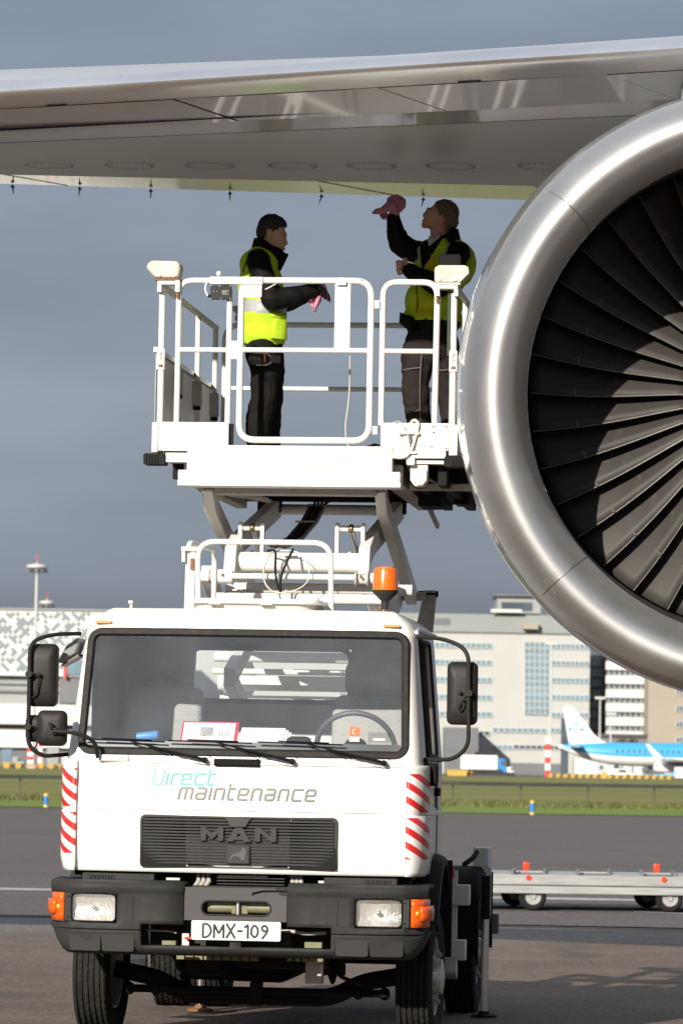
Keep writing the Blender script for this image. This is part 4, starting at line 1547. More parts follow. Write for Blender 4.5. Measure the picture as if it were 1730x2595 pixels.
# lion badge
part(MB().box(-.070, .070, yf(0, 1.15) - .036, yf(0, 1.15) - .01, 1.092, 1.205), 'badge_plate', mat_letter, grille, bevel=.004)
lion = [(-.052, 1.108), (-.040, 1.108), (-.036, 1.118), (-.022, 1.136), (-.010, 1.134), (.012, 1.130), (.020, 1.118), (.018, 1.108), (.030, 1.108), (.032, 1.120), (.036, 1.108), (.046, 1.110), (.044, 1.130), (.048, 1.150), (.054, 1.168), (.048, 1.172), (.050, 1.186), (.040, 1.184), (.034, 1.192), (.026, 1.186), (.018, 1.168), (.006, 1.158), (-.018, 1.152), (-.032, 1.146), (-.040, 1.134), (-.046, 1.120)]
part(MB().prism(lion, yf(0, 1.15) - .040, yf(0, 1.15) - .0365), 'lion_emblem', mat('emblem', (.075, .075, .075), .5, spec=.3), grille, bevel=.0015, seg=1)
part(MB().tube([(x, yf(0, 1.15) - .0375, z) for x, z in rrect(-.062, .062, 1.098, 1.198, .004, 2)], .0025, 5, closed=True), 'badge_rim', gr_m, grille)
for x in (-.54, .53):
    part(MB().lathe([(.0001, -.004), (.010, -.003), (.011, 0)], (x, yf(x, 1.08) - .014, 1.083), (0, 1, 0), 12), 'screw', steel, grille)

# ---- dark engine bay gap above the bumper
bay = empty('engine_bay', (0, 0, 0), 0, truck)
part(MB().box(-.98, .98, .42, .55, .55, 1.30), 'radiator', mat('radiator', (.012, .012, .012), .85), bay)
part(MB().box(-1.0, 1.0, .30, .42, 1.005, 1.034), 'cab_floor_edge', darkm, bay)
for sx in (-1, 1):
    part(MB().box(min(sx * .50, sx * .93), max(sx * .50, sx * .93), .15, .3, .955, 1.022), 'step_panel', plastic, bay, bevel=.006)
    for k in range(10):
        part(MB().box(sx * .815 - .072 + k * .0155, sx * .815 - .072 + k * .0155 + .007, .140, .152, .972, 1.012), 'vent_slot', gapm, bay)
for x, z in ((-.255, 1.0), (-.225, 1.0), (-.195, 1.0), (.30, 1.0), (.325, 1.0), (.35, 1.0)):
    part(MB().tube([(x, .25, 1.03), (x + .012, .20, .985), (x + .03 * (1 if x > 0 else -1), .22, .93)], .011, 8), 'hose', greywhite, bay)
part(MB().box(-.44, -.36, .22, .30, .945, 1.0), 'bracket', offwhite, bay)
part(MB().box(.46, .52, .22, .28, .95, 1.0), 'bracket', steel, bay)
part(MB().box(-.13, .16, .20, .22, 1.012, 1.022), 'cross_tie', offwhite, bay)
for k in range(5):
    part(MB().box(-.15, .25, .30, .32, .93 + k * .018, .935 + k * .018), 'cooler_fin', steel, bay)

# ---- bumper
bz_rows = [.548, .556, .585, .605, .655, .672, .680, .694, .702, .735, .76, .775, .905, .918, .932, .955, .972, .984, .988]
by_prof = [.16, .075, .030, .020, .010, .008, .020, .020, .004, .0, .0, .0, .0, -.004, -.014, -.014, .000, .04, .30]
BSX = lambda x: 1 - .028 * max(0, (abs(x) - .98) / .17)
bxs = [-1.150, -1.135, -1.10, -1.05, -1.015, -.985, -.975, -.85, -.695, -.66, -.57, -.553, -.45, -.302, -.20, -.03, .035, .20, .306, .45, .563, .58, .66, .698, .85, .975, .985, 1.015, 1.05, 1.10, 1.135, 1.150]
rows = []
for z, y in zip(bz_rows, by_prof):
    r_ = []
    for x in bxs:
        ax_ = abs(x)
        sw = max(0, (ax_ - .78) / .37)
        yy = y + .20 * sw ** 2.2
        zz = z
        if ax_ > 1.0 and z < .70:
            u = min(1, (ax_ - 1.0) / .15)
            zz = z + (.715 - z) * u ** 2 * .95
        if ax_ > 1.1 and z < .9:
            yy += .02
        r_.append((x * BSX(x), yy, zz))
    rows.append(r_)
iz = lambda v: min(range(len(bz_rows)), key=lambda k: abs(bz_rows[k] - v))
ix = lambda v: min(range(len(bxs)), key=lambda k: abs(bxs[k] - v))
def bskip(i, j):
    x = (bxs[j] + bxs[j + 1]) / 2
    z = (bz_rows[i] + bz_rows[i + 1]) / 2
    if .70 < abs(x) < .974 and .735 < z < .905:
        return True
    if abs(x) > 1.016 and .735 < z < .905:
        return True
    if -.553 < x < .563 and .605 < z < .735 and not (-.03 < x < .035):
        return True
    if -.302 < x < .306 and z > .735:
        return True
    return False
bumper = part(MB().grid(rows, skip=bskip), 'bumper', plastic, smooth=38, solid=.02, offset=-1)
# centre plate with slot
mb = MB()
oo = [(-.298, .775), (.302, .775), (.302, .905), (.255, .905), (.225, .955), (.17, .958), (.14, .93), (-.06, .93), (-.09, .958), (-.298, .958)]
hole = rrect(-.198, .208, .795, .878, .04, 6)
bm2 = bmesh.new()
yp = .012
import_vs = [bm2.verts.new((x, yp, z)) for x, z in [(-.298, .762), (.302, .762), (.302, .912), (.262, .915), (.235, .955), (-.255, .955), (-.298, .955)]]
hv = [bm2.verts.new((x, yp, z)) for x, z in hole]
eds = [bm2.edges.new((import_vs[i], import_vs[(i + 1) % len(import_vs)])) for i in range(len(import_vs))] + [bm2.edges.new((hv[i], hv[(i + 1) % len(hv)])) for i in range(len(hv))]
bmesh.ops.triangle_fill(bm2, edges=eds, use_beauty=True)
me = bpy.data.meshes.new('centre_plate')
bm2.to_mesh(me)
bm2.free()
me.materials.append(mat('plate_grey', (.072, .071, .070), .6, var=.06, bump=.04, bscale=200, spec=.2))
cp = bpy.data.objects.new('centre_plate', me)
col.objects.link(cp)
cp.parent = bumper
md = cp.modifiers.new('solid', 'SOLIDIFY')
md.thickness = .015
md.offset = 0
part(MB().tube([(x, .006, z) for x, z in hole], .006, 6, closed=True), 'slot_rim', plastic, bumper)
part(MB().cyl((-.17, .09, .835), (.2, .09, .835), .030, 16), 'tow_tube', olive, bumper)
part(MB().box(-.03, .07, .06, .12, .80, .875), 'tow_bracket', olive, bumper, bevel=.006)
part(MB().cyl((.012, .045, .79), (.012, .045, .872), .014, 12), 'tow_pin', steel, bumper)
part(MB().box(-.025, .06, .03, .07, .872, .879), 'tow_pin_cap', steel, bumper)
part(MB().box(-.30, .31, .16, .2, .56, .96), 'inner_beam', gapm, bumper)
part(MB().tube(fillet([(.10, .02, .90), (.10, .0, .925), (.16, .0, .94), (.31, .01, .94)], .02), .006, 6), 'release_cable', black, bumper)
# items seen through the lower openings
part(MB().tube(fillet([(-.54, .14, .695), (-.40, .14, .692), (-.36, .13, .68)], .03), .007, 8), 'pipe', steel, bumper)
part(MB().tube(fillet([(.52, .12, .70), (.40, .12, .69), (.33, .12, .705), (.24, .14, .71)], .05), .010, 8), 'hose', greywhite, bumper)
part(MB().box(-.44, -.36, .10, .16, .61, .635), 'block', olive, bumper)
part(MB().box(-.32, -.28, .09, .14, .61, .68), 'bracket', offwhite, bumper)
part(MB().box(.40, .50, .10, .16, .612, .645), 'block', olive, bumper)
part(MB().cyl((-.30, .06, .655), (-.26, .06, .655), .008, 8), 'cap', redm, bumper)
# blank lamp covers
dk = mat('blank_cover', (.030, .030, .030), .65, spec=.2, var=.08, bump=.04, bscale=200)
for x0 in (-.978, -.780, .592, .792):
    x1 = x0 + .188
    pr = rrect(x0, x1, .572, .664, .014, 3)
    def sv(p, o): 
        a = abs(p[0])
        return (p[0], .012 + .20 * max(0, (a - .78) / .37) ** 2.2 + o, p[1])
    mb = MB().grid([[sv(p, .012) for p in pr], [sv(p, -.006) for p in pr]], closed=True)
    mb.add([sv(p, -.006) for p in pr], [tuple(range(len(pr)))])
    part(mb, 'lamp_blank', dk, bumper, smooth=30)
# headlights
lens_m = glass('lamp_lens', (.97, .97, .96), 1.3, rough=.06, dirt_haze=.10, dirt_haze_col=(.95, .92, .86))  # pale dirt film also carries the brightness of the sunlit lamp
refl_m = mat('lamp_reflector', (.80, .78, .74), .30, metal=.45, var=.22, scale=14, bump=.8, bscale=30)
chrm = mat('lamp_back', (.78, .77, .74), .4, metal=.3, var=.2, scale=12)
for sx in (-1, 1):
    x0, x1 = (-.972, -.700) if sx < 0 else (.700, .972)
    hl = empty('headlight', (0, 0, 0), 0, bumper)
    ysw = lambda x: .20 * max(0, (abs(x) - .78) / .37) ** 2.2
    pr = rrect(x0, x1, .742, .905, .022, 4)
    mb = MB().grid([[(x, ysw(x) + .03, z) for x, z in pr], [(x, ysw(x) - .008, z) for x, z in pr], [(x + (.006 if x < (x0 + x1) / 2 else -.006), ysw(x) - .004, z + (.006 if z < .82 else -.006)) for x, z in pr]], closed=True)
    part(mb, 'bezel', black, hl)
    cx, cz = (x0 + x1) / 2, .823
    rows = []
    for k in range(9):
        rows.append([(x0 + .006 + (x1 - x0 - .012) * i / 12, ysw(x0 + (x1 - x0) * i / 12) + .075 - .06 * (((i / 12 - .5) * 2) ** 2 * .55 + ((k / 8 - .5) * 2) ** 2 * .45), .748 + .151 * k / 8) for i in range(13)])
    part(MB().grid(rows), 'reflector', refl_m, hl, smooth=60)
    part(MB().ball((cx, ysw(cx) + .045, cz), (.016, .014, .016), 12, 8), 'bulb', chrome, hl)
    rows = []
    nn = 68
    for k in range(2):
        rows.append([(x0 + .004 + (x1 - x0 - .008) * i / nn, ysw(x0 + (x1 - x0) * i / nn) + .001 + (.0028 if i % 2 else 0), .746 + .155 * k) for i in range(nn + 1)])
    part(MB().grid(rows), 'lens', lens_m, hl, smooth=0)
    part(MB().box(min(sx * .976, sx * 1.014), max(sx * .976, sx * 1.014), ysw(.99) - .006, ysw(.99) + .02, .742, .905), 'lamp_holder', plastic, hl, bevel=.003)
    for z in (.765, .885):
        part(MB().ball((sx * .99, ysw(.99) - .007, z), .005, 8, 6), 'screw', black, hl)
    part(MB().tube([(sx * .60, -.001, .745), (sx * .60, -.001, .90)], .0025, 4), 'flap_gap', gapm, hl)
# indicators
amber = mat('amber_lens', (.62, .085, .004), .2, var=.12, scale=20, coat=.4, c2=(.80, .17, .008), thr=(.5, .75))
for sx in (-1, 1):
    ind = empty('indicator', (0, 0, 0), 0, bumper)
    rows = []
    for k in range(6):
        z = .742 + .165 * k / 5
        r_ = []
        for i in range(7):
            u = i / 6
            x = 1.018 + .090 * math.sin(u * math.pi / 2)
            y = .095 + .16 * (1 - math.cos(u * math.pi / 2))
            r_.append((sx * x, y - .012, z))
        rows.append(r_)
    part(MB().grid(rows), 'lens', amber, ind, smooth=50, solid=.01, offset=1)
    rows = []
    for k in range(4):
        z = .782 + .085 * k / 3
        e_ = .022 if 0 < k < 3 else .019
        rows.append([(sx * (1.068 + (.040 + e_) * math.sin(u * math.pi / 10)), .11 + .15 * (1 - math.cos(u * math.pi / 10)) - .012, z) for u in range(6)])
    part(MB().grid(rows), 'side_lens', amber, ind, smooth=50, solid=.012, offset=1)
    part(MB().grid([[(sx * (1.02 + .09 * u / 4), .135 + .1 * (u / 4) ** 2, .745 + .155 * k) for u in range(5)] for k in range(2)]), 'back_plate', chrm, ind)
    part(MB().ball((sx * 1.05, .10, .825), (.02, .02, .02), 10, 8), 'bulb', mat('amber_bulb', (1, .45, .05), .3), ind)
# licence plate
plt = part(MB().prism(rrect(-.252, .272, .650, .762, .010, 3), -.014, -.008), 'licence_plate', [mat('plate_white', (.80, .80, .78), .4, var=.02)], bumper, bevel=.002, seg=1)
part(MB().tube([(x, -.014, z) for x, z in rrect(-.250, .270, .652, .760, .009, 3)], .003, 5, closed=True), 'plate_border', black, plt) if False else None
GP = {'D': ([[(0, 0), (0, 1), (.30, 1), (.60, .72), (.60, .28), (.30, 0), (0, 0)]], .60), 'M': ([[(0, 0), (0, 1), (.36, .25), (.72, 1), (.72, 0)]], .72), 'X': ([[(0, 0), (.6, 1)], [(0, 1), (.6, 0)]], .60),
      '-': ([[(0, .5), (.3, .5)]], .30), '1': ([[(.0, .80), (.22, 1), (.22, 0)]], .24), '0': ([[(0, .3), (0, .7), (.25, 1), (.5, .7), (.5, .3), (.25, 0), (0, .3)]], .50), '9': ([[(.12, 0), (.45, .45), (.5, .75), (.25, 1), (0, .75), (.22, .47), (.46, .62)]], .50)}
for k_ in ('X', '-', 'M'):
    pass
pblack = mat('plate_black', (.015, .015, .015), .5)
stroke_text('DMX-109', GP, -.184, .667, .078, 0, .0068, pblack, 'plate_character', plt, .235, off=-.0155, plane=0.0, thick=.6)

# ---- wipers
wip_m = black
for cx in (-.41, .106, .641):
    w = empty('wiper', (0, 0, 0), 0, truck)
    piv = Vector(front_pts(cx + .20, 1.698, -.05))
    e_ = Vector(front_pts(cx - .25, 1.80, -.045))
    part(MB().tube([piv, piv + (e_ - piv) * .35 + Vector((0, -.01, 0)), e_], [.010, .008, .004], 8), 'arm', wip_m, w)
    part(MB().tube([front_pts(cx - .54 + .5 * i / 10, 1.806 - .008 * i / 10, -.034) for i in range(11)], .0048, 6), 'blade', wip_m, w)
    part(MB().tube([front_pts(cx - .42 + .3 * i / 8, 1.813 - .006 * i / 8, -.044) for i in range(9)], .004, 5), 'bridge', wip_m, w)
    part(MB().cyl(piv + Vector((0, -.012, 0)), piv + Vector((0, .05, 0)), .015, 12), 'pivot', wip_m, w)
    part(MB().tube(fillet([piv + Vector((.02, .03, .03)), piv + Vector((.035, .0, .015)), piv + Vector((.0, -.02, -.01)), piv + (e_ - piv) * .4 + Vector((0, -.012, -.03)), piv + (e_ - piv) * .8], .05), .0022, 5), 'washer_hose', wip_m, w)

# ---- mirrors
def house(mb, x0, x1, z0, z1, y, dep, r=.035):
    pr = rrect(x0, x1, z0, z1, r, 4)
    cx, cz = (x0 + x1) / 2, (z0 + z1) / 2
    sc_ = lambda f: [(cx + (x - cx) * f, cz + (z - cz) * f) for x, z in pr]
    rings = [[(x, y + dep, z) for x, z in sc_(1.0)], [(x, y + dep * .5, z) for x, z in sc_(1.0)], [(x, y + dep * .32, z) for x, z in sc_(.96)], [(x, y + dep * .12, z) for x, z in sc_(.80)], [(x, y, z) for x, z in sc_(.5)]]
    return mb.loft(rings)
mir_m = mat('mirror_plastic', (.019, .0175, .016), .5, var=.12, scale=5, c2=(.032, .029, .025), thr=(.5, .85), bump=.1, bscale=150, spec=.22)
arm_m = mat('mirror_arm', (.017, .0165, .016), .55, var=.12, scale=6, spec=.18)
# left
ml = empty('mirror', (0, 0, 0), 0, truck)
pth = fillet([(-1.005, .36, 2.435), (-1.15, .24, 2.425), (-1.275, .18, 2.38), (-1.275, .18, 1.76), (-1.19, .20, 1.70), (-1.06, .34, 1.715)], .07)
part(MB().tube(pth, .0125, 10), 'arm', arm_m, ml)
part(house(MB(), -1.298, -1.118, 1.995, 2.368, .20, .085), 'housing', mir_m, ml, smooth=50)
part(house(MB(), -1.302, -1.19, 1.785, 1.945, .20, .08), 'wide_angle_housing', mir_m, ml, smooth=50)
part(house(MB(), -1.203, -1.030, 1.762, 1.972, .05, .07), 'front_housing', mir_m, ml, smooth=50)
part(MB().lathe([(.0001, -.030), (.020, -.028), (.024, 0)], (-1.095, .05, 1.848), (0, 1, 0), 16), 'front_joint', mir_m, ml)
part(MB().tube(fillet([(-1.10, .02, 1.848), (-.97, .02, 1.845), (-.855, .06, 1.80), (-.845, .11, 1.70)], .08), .0125, 10), 'front_arm', arm_m, ml)
for z in (2.185, 1.875):
    part(MB().cyl((-1.275, .15, z), (-1.275, .21, z), .021, 14), 'clamp', arm_m, ml)
    part(MB().tube(fillet([(-1.27, .155, z), (-1.235, .15, z + .005), (-1.215, .17, z - .01), (-1.225, .19, z - .12), (-1.26, .19, z - .14)], .03), .005, 6), 'cable', arm_m, ml)
    part(MB().ball((-1.215, .175, z - .005), .013, 10, 8), 'grommet', arm_m, ml)
part(MB().tube([(-1.10, .02, 1.885), (-1.115, .025, 1.895), (-1.105, .01, 1.86)], .008, 6), 'front_cable', arm_m, ml)
# kerb mirror above the left door
kb = MB()
kb.prism([(-1.015, 2.40), (-1.03, 2.415), (-1.10, 2.36), (-1.145, 2.27), (-1.135, 2.255), (-1.04, 2.32)], .40, .62)
part(kb, 'kerb_mirror', mat('kerb_grey', (.20, .205, .21), .35, var=.1), ml, bevel=.012)
part(MB().prism([(-1.025, 2.315), (-1.125, 2.25), (-1.13, 2.24), (-1.02, 2.30)], .41, .61), 'kerb_glass', chrome, ml)
# right
mr = empty('mirror', (0, 0, 0), 0, truck)
pth = fillet([(1.00, .42, 2.445), (1.17, .34, 2.435), (1.318, .28, 2.37), (1.325, .28, 1.80), (1.24, .30, 1.725), (1.05, .40, 1.715)], .10)
part(MB().tube(pth, .0125, 10), 'arm', arm_m, mr)
part(house(MB(), 1.189, 1.368, 1.928, 2.300, .30, .085), 'housing', mir_m, mr, smooth=50)
part(MB().cyl((1.324, .25, 2.115), (1.324, .31, 2.115), .021, 14), 'clamp', arm_m, mr)
part(MB().tube(fillet([(1.318, .262, 2.11), (1.29, .27, 2.07), (1.265, .28, 2.04), (1.27, .285, 2.0), (1.295, .285, 2.03), (1.295, .29, 2.07)], .03), .005, 6), 'cable', arm_m, mr)
part(MB().ball((1.272, .285, 2.115), .012, 10, 8), 'grommet', arm_m, mr)
part(MB().prism(rrect(1.045, 1.135, 1.565, 1.70, .02, 3), .38, .50), 'lower_mount', black, mr, bevel=.01)
part(MB().bar((1.06, .40, 1.716), (1.15, .36, 1.722), .03, .03), 'clamp_block', arm_m, mr)

# ---- roof gear: marker lamps, hatch, beacon, aerial, access hoop
for x in (-.872, .852):
    part(MB().prism(rrect(x - .05, x + .05, 2.497, 2.515, .008, 3), yf(x, 2.5) - .012, yf(x, 2.5) + .03), 'marker_lamp', mat('marker_amber', (.55, .33, .12), .25, coat=.5, var=.15, scale=25), bevel=.004)
hatch_o = part(MB().prism(rrect(-.41, .40, .55, 1.30, .12, 5), 2.635, 2.665, ax='z'), 'roof_hatch', white, bevel=.012)
part(MB().prism(rrect(-.37, .36, .59, 1.26, .10, 5), 2.596, 2.637, ax='z'), 'hatch_rim', greywhite, hatch_o)
for x in (-.23, .08):
    part(MB().box(x - .035, x + .035, .535, .57, 2.628, 2.640), 'hinge', offwhite, hatch_o)
bc = empty('beacon', (.770, .80, 2.59), 0, truck)
orange = mat('beacon_orange', (.80, .14, .01), .22, var=.08, scale=10, coat=.6)
part(MB().lathe([(.078, .145), (.078, .155), (.072, .26), (.066, .278), (.05, .286), (.0001, .288)], (0, 0, 0), (0, 0, 1), 32), 'lens', orange, bc, smooth=40)
part(MB().lathe([(.0001, .03), (.018, .03), (.02, .075), (.05, .105), (.074, .13), (.08, .144), (.0001, .146)], (0, 0, 0), (0, 0, 1), 32), 'base', plastic, bc, smooth=40)
part(MB().cyl((0, 0, .0), (0, 0, .05), .016, 12), 'stem', steel, bc)
part(MB().cyl((0, 0, .018), (0, 0, .03), .021, 6), 'nut', steel, bc)
part(MB().ball((-.028, -.01, .035), .013, 8, 6), 'cable_gland', rust, bc)
part(MB().tube([(-.745, .62, 2.59), (-.745, .62, 2.635)], .009, 8), 'aerial_socket', offwhite)
part(MB().box(-.76, -.735, .60, .64, 2.628, 2.645), 'aerial_cap', offwhite)
hoop = empty('roof_rail', (0, 0, 0), 0, truck)
part(MB().tube(fillet([(-.385, .95, 2.59), (-.395, .95, 3.025), (.42, .95, 3.025), (.428, .95, 2.59)], .11, 7), .0165, 12), 'hoop', white2, hoop)
part(MB().tube(fillet([(-.46, .98, 2.59), (-.455, .98, 3.02), (-.36, 1.45, 3.0), (-.36, 1.45, 2.59)], .05, 5), .0165, 12), 'side_hoop', white2, hoop)
part(MB().tube([(-.425, .96, 2.59), (-.425, .96, 2.98)], .0165, 12), 'post', white2, hoop)
part(MB().box(-.495, -.39, .93, 1.0, 2.965, 2.992), 'clamp_plate', offwhite, hoop, bevel=.004)
part(MB().box(-.49, -.47, .93, .97, 2.90, 2.965), 'latch', offwhite, hoop)
part(MB().cyl((-.425, .94, 2.85), (-.425, .94, 2.92), .012, 8), 'latch_pin', rust, hoop)

# ---- cab interior
seat_m = bpy.data.materials.new('woven_seat')
seat_m.use_nodes = True
t = seat_m.node_tree
b = t.nodes['Principled BSDF']
tc = t.nodes.new('ShaderNodeTexCoord')
wv = t.nodes.new('ShaderNodeTexBrick')
wv.inputs['Scale'].default_value = 14
wv.inputs['Color1'].default_value = (.36, .355, .345, 1)
wv.inputs['Color2'].default_value = (.31, .305, .30, 1)
wv.inputs['Mortar'].default_value = (.385, .38, .37, 1)
wv.inputs['Mortar Size'].default_value = .03
mp = t.nodes.new('ShaderNodeMapping')
mp.inputs['Rotation'].default_value = (R(90), 0, 0)
t.links.new(tc.outputs['Object'], mp.inputs[0])
t.links.new(mp.outputs[0], wv.inputs['Vector'])
t.links.new(wv.outputs[0], b.inputs['Base Color'])
b.inputs['Roughness'].default_value = .9
for name, x0, x1 in (('passenger_seat', -.88, -.40), ('driver_seat', .40, .86)):
    s_ = empty(name, (0, 0, 0), 0, truck)
    def padbox(x0, x1, y0, y1, z0, z1, lean=0):
        mb = MB()
        pr = lambda f: rrect(x0 + f, x1 - f, z0 + f, z1 - f, .07, 5)
        rings = []
        for y, f in ((y0, .03), (y0 + .02, .008), ((y0 + y1) / 2, 0), (y1 - .02, .008), (y1, .03)):
            rings.append([(x, y + lean * (z - z0), z) for x, z in pr(f)])
        return mb.loft(rings)
    part(padbox(x0, x1, 1.16, 1.32, 1.30, 2.145 if x0 < 0 else 2.11, .22), 'backrest', seat_m, s_, smooth=50)
    part(padbox(x0, x1, .72, 1.30, 1.18, 1.34), 'cushion', seat_m, s_, smooth=50)
    if name == 'driver_seat':
        part(padbox(x0 + .07, x1 - .01, 1.36, 1.48, 2.10, 2.33, .1), 'head_restraint', trim, s_, smooth=50)
    else:
        part(padbox(x0 + .10, x1 - .10, 1.42, 1.50, 2.13, 2.24, .1), 'head_restraint', trim, s_, smooth=50)
part(MB().box(-.92, .92, .30, .66, 1.66, 1.795), 'dashboard', mat('dash_grey', (.13, .135, .14), .7, var=.08), cab, bevel=.03)
part(MB().box(.24, .38, .32, .50, 1.78, 1.845), 'instrument_hood', black, cab, bevel=.04)
sw = empty('steering_wheel', (.612, .76, 1.785), 0, truck)
sw.rotation_euler = (R(-62), 0, 0)
part(MB().tube([(.235 * math.cos(2 * math.pi * k / 40), .235 * math.sin(2 * math.pi * k / 40), 0) for k in range(40)], .017, 10, closed=True), 'rim', mat('wheel_rim', (.07, .075, .085), .5), sw)
part(MB().box(-.22, .22, -.03, .03, -.03, -.01), 'spoke', black, sw, bevel=.008)
part(MB().lathe([(.0001, .01), (.07, .005), (.08, -.04)], (0, 0, 0), (0, 0, 1), 20), 'hub', black, sw)
# sun visors / roof console
part(MB().box(-.30, .30, .48, .62, 2.435, 2.462), 'roof_console', mat('console_grey', (.28, .285, .29), .6), cab, bevel=.01)
part(MB().box(-.86, -.36, .42, .46, 2.432, 2.465), 'sun_visor', mat('visor_grey', (.24, .24, .245), .8), cab, bevel=.01)
part(MB().box(.36, .86, .42, .46, 2.432, 2.465), 'sun_visor', MATS['visor_grey'], cab, bevel=.01)
# belt pillar webbing
part(MB().bar((-.93, 1.30, 1.2), (-.90, 1.35, 2.25), .05, .006), 'seat_belt', black, cab)
part(MB().bar((.90, 1.30, 1.2), (.90, 1.35, 2.25), .05, .006), 'seat_belt', black, cab)
# stickers inside the windscreen
stk = part(MB().grid([[front_pts(.632 + .059 * i, 1.848 + .055 * k, .006) for i in range(2)] for k in range(2)]), 'sticker', mat('orange_sticker', (.80, .13, .03), .5), cab)
part(MB().grid([[front_pts(.632 + .059 * i, 1.819 + .027 * k, .006) for i in range(2)] for k in range(2)]), 'sticker_label', mat('white_sticker', (.75, .75, .73), .5), cab)
part(MB().tube([front_pts(.662 + .012 * math.cos(a * .6), 1.877 + .014 * math.sin(a * .6), .004) for a in range(2, 9)], .003, 5), 'sticker_mark', MATS['white_sticker'], cab)
part(MB().grid([[front_pts(.74 + .13 * i, 1.815 + .06 * k, .008) for i in range(2)] for k in range(2)]), 'tax_sticker', glass('faint_sticker', (.75, .76, .78), .3), cab)
part(MB().grid([[front_pts(.77 + .07 * i, 1.827 + .012 * k, .006) for i in range(2)] for k in range(2)]), 'sticker_strip', MATS['white_sticker'], cab)

# things lying on the dashboard (their own objects)
def world_obj(mb, name, m, label, cat, **k):
    o = mb.build(name, m, None, **k)
    o.matrix_world = TM
    return tag(o, label, cat)
doc = empty('document_frame', (0, 0, 0))
doc.matrix_world = TM @ Matrix.Translation((-.225, .40, 1.800)) @ Matrix.Rotation(R(-42), 4, 'X')
tag(doc, 'red framed paper sheet propped on the dashboard behind the windscreen', 'document')
MB().box(-.175, .165, -.004, .002, 0, .165).build('frame', mat('red_folder', (.50, .03, .06), .5), doc, bevel=.002)
MB().box(-.165, .145, -.007, -.0045, .010, .152).build('sheet', mat('paper_white', (.72, .73, .74), .8), doc)
MB().box(-.06, .015, -.0085, -.0072, .045, .115).build('picture', mat('printed_picture', (.20, .20, .21), .7, var=.9, scale=40, c2=(.55, .55, .55), thr=(.45, .6)), doc)
mb = MB()
for k in range(4):
    mb.box(.055 + .018 * k, .059 + .018 * k, -.0085, -.0072, .04, .10 - .012 * (k % 2))
mb.build('print_lines', mat('print_ink', (.25, .25, .26), .7), doc)
pp = empty('paper_stack', (0, 0, 0))
pp.matrix_world = TM @ Matrix.Translation((.045, .40, 1.800)) @ Matrix.Rotation(R(-55), 4, 'X')
tag(pp, 'white loose papers lying on the dashboard right of the red frame', 'papers')
for k in range(4):
    MB().box(-.10 + .02 * k, .17 + .015 * k, -.002, 0, 0, .16 - .01 * k).build('sheet', MATS['paper_white'], pp, loc=(0, .004 * k, 0), rot=(0, .03 * k, 0))
cup = world_obj(MB().lathe([(.0001, 0), (.025, 0), (.028, .12), (.022, .13), (.0001, .125)], (-.66, .42, 1.826), (1, -.1, .1), 16), 'bottle', mat('blue_plastic', (.05, .25, .62), .4), 'small blue plastic bottle lying on the dashboard', 'bottle')

# ---- wheels
tread_m = mat('tyre_tread', (.018, .0175, .017), .85, var=.25, scale=10, c2=(.042, .037, .031), thr=(.5, .85), bump=.5, bscale=40, spec=.15)
rim_m = mat('rim_silver', (.50, .50, .49), .45, metal=.6, var=.15, scale=5, c2=(.25, .22, .19), thr=(.55, .85))
RW = .405
def wheel(x, y, sx, wdt, steer=0, name='wheel', aggressive=False, hub=True):
    w = empty(name, (x, y, RW), 0, truck)
    w.rotation_euler = (0, 0, steer)
    hw = wdt / 2
    prof = [(.235, -hw * .80), (.28, -hw * .97), (.33, -hw), (.365, -hw * .97), (.390, -hw * .90), (RW, -hw * .80)]
    ng = 5
    span = hw * 1.6
    for g_ in range(ng):
        c = -hw * .8 + span * (g_ + .5) / ng
        prof += [(RW, c - .007), (RW - .012, c - .0045), (RW - .012, c + .0045), (RW, c + .007)]
    prof += [(RW, hw * .80), (.390, hw * .90), (.365, hw * .97), (.33, hw), (.28, hw * .97), (.235, hw * .80)]
    part(MB().lathe(prof, (0, 0, 0), (1, 0, 0), 72), 'tyre', tread_m, w, smooth=25)
    tb_ = MB()                                    # tread sipes and lugs
    n = 54
    for k in range(n):
        a = 2 * math.pi * k / n
        for g_ in range(ng + 1):
            c = -hw * .8 + span * g_ / ng
            sh = .5 * (g_ % 2) * 2 * math.pi / n
            aa = a + sh
            rr = RW - .0035
            wd = .012 if not aggressive else .022
            tb_.obox((c, rr * math.cos(aa), rr * math.sin(aa)), (span / ng * (.42 if not aggressive else .62), wd, .012), Matrix.Rotation(aa - math.pi / 2, 3, 'X') @ Matrix.Rotation(.35 if g_ % 2 else -.35, 3, 'Z'))
    part(tb_, 'tread_lugs', tread_m, w, smooth=0)['kind'] = 'stuff'
    s_ = sx
    part(MB().lathe([(.236, -hw * .8), (.222, -hw * .78), (.215, -hw * .5), (.215, hw * .5), (.222, hw * .78), (.236, hw * .8)], (0, 0, 0), (1, 0, 0), 40), 'rim', rim_m, w, smooth=40)
    if hub:
        part(MB().lathe([(.218, s_ * hw * .3), (.17, s_ * hw * .62), (.14, s_ * hw * .72), (.115, s_ * hw * .75), (.105, s_ * (hw * .75 + .05)), (.06, s_ * (hw * .75 + .06)), (.0001, s_ * (hw * .75 + .06))], (0, 0, 0), (1, 0, 0), 32), 'hub', rim_m, w, smooth=40)
        for k in range(8):
            a = 2 * math.pi * k / 8 + .2
            part(MB().cyl((s_ * hw * .66, .155 * math.cos(a), .155 * math.sin(a)), (s_ * (hw * .66 + .045), .155 * math.cos(a), .155 * math.sin(a)), .016, 6), 'wheel_nut', rim_m, w)
    else:
        part(MB().lathe([(.218, -.02), (.0001, -.02)], (0, 0, 0), (1, 0, 0), 24), 'disc', darkm, w)
    return w
FA, RA = 1.20, 4.42
wheel(-.972, FA, -1, .222, R(-2), 'wheel')
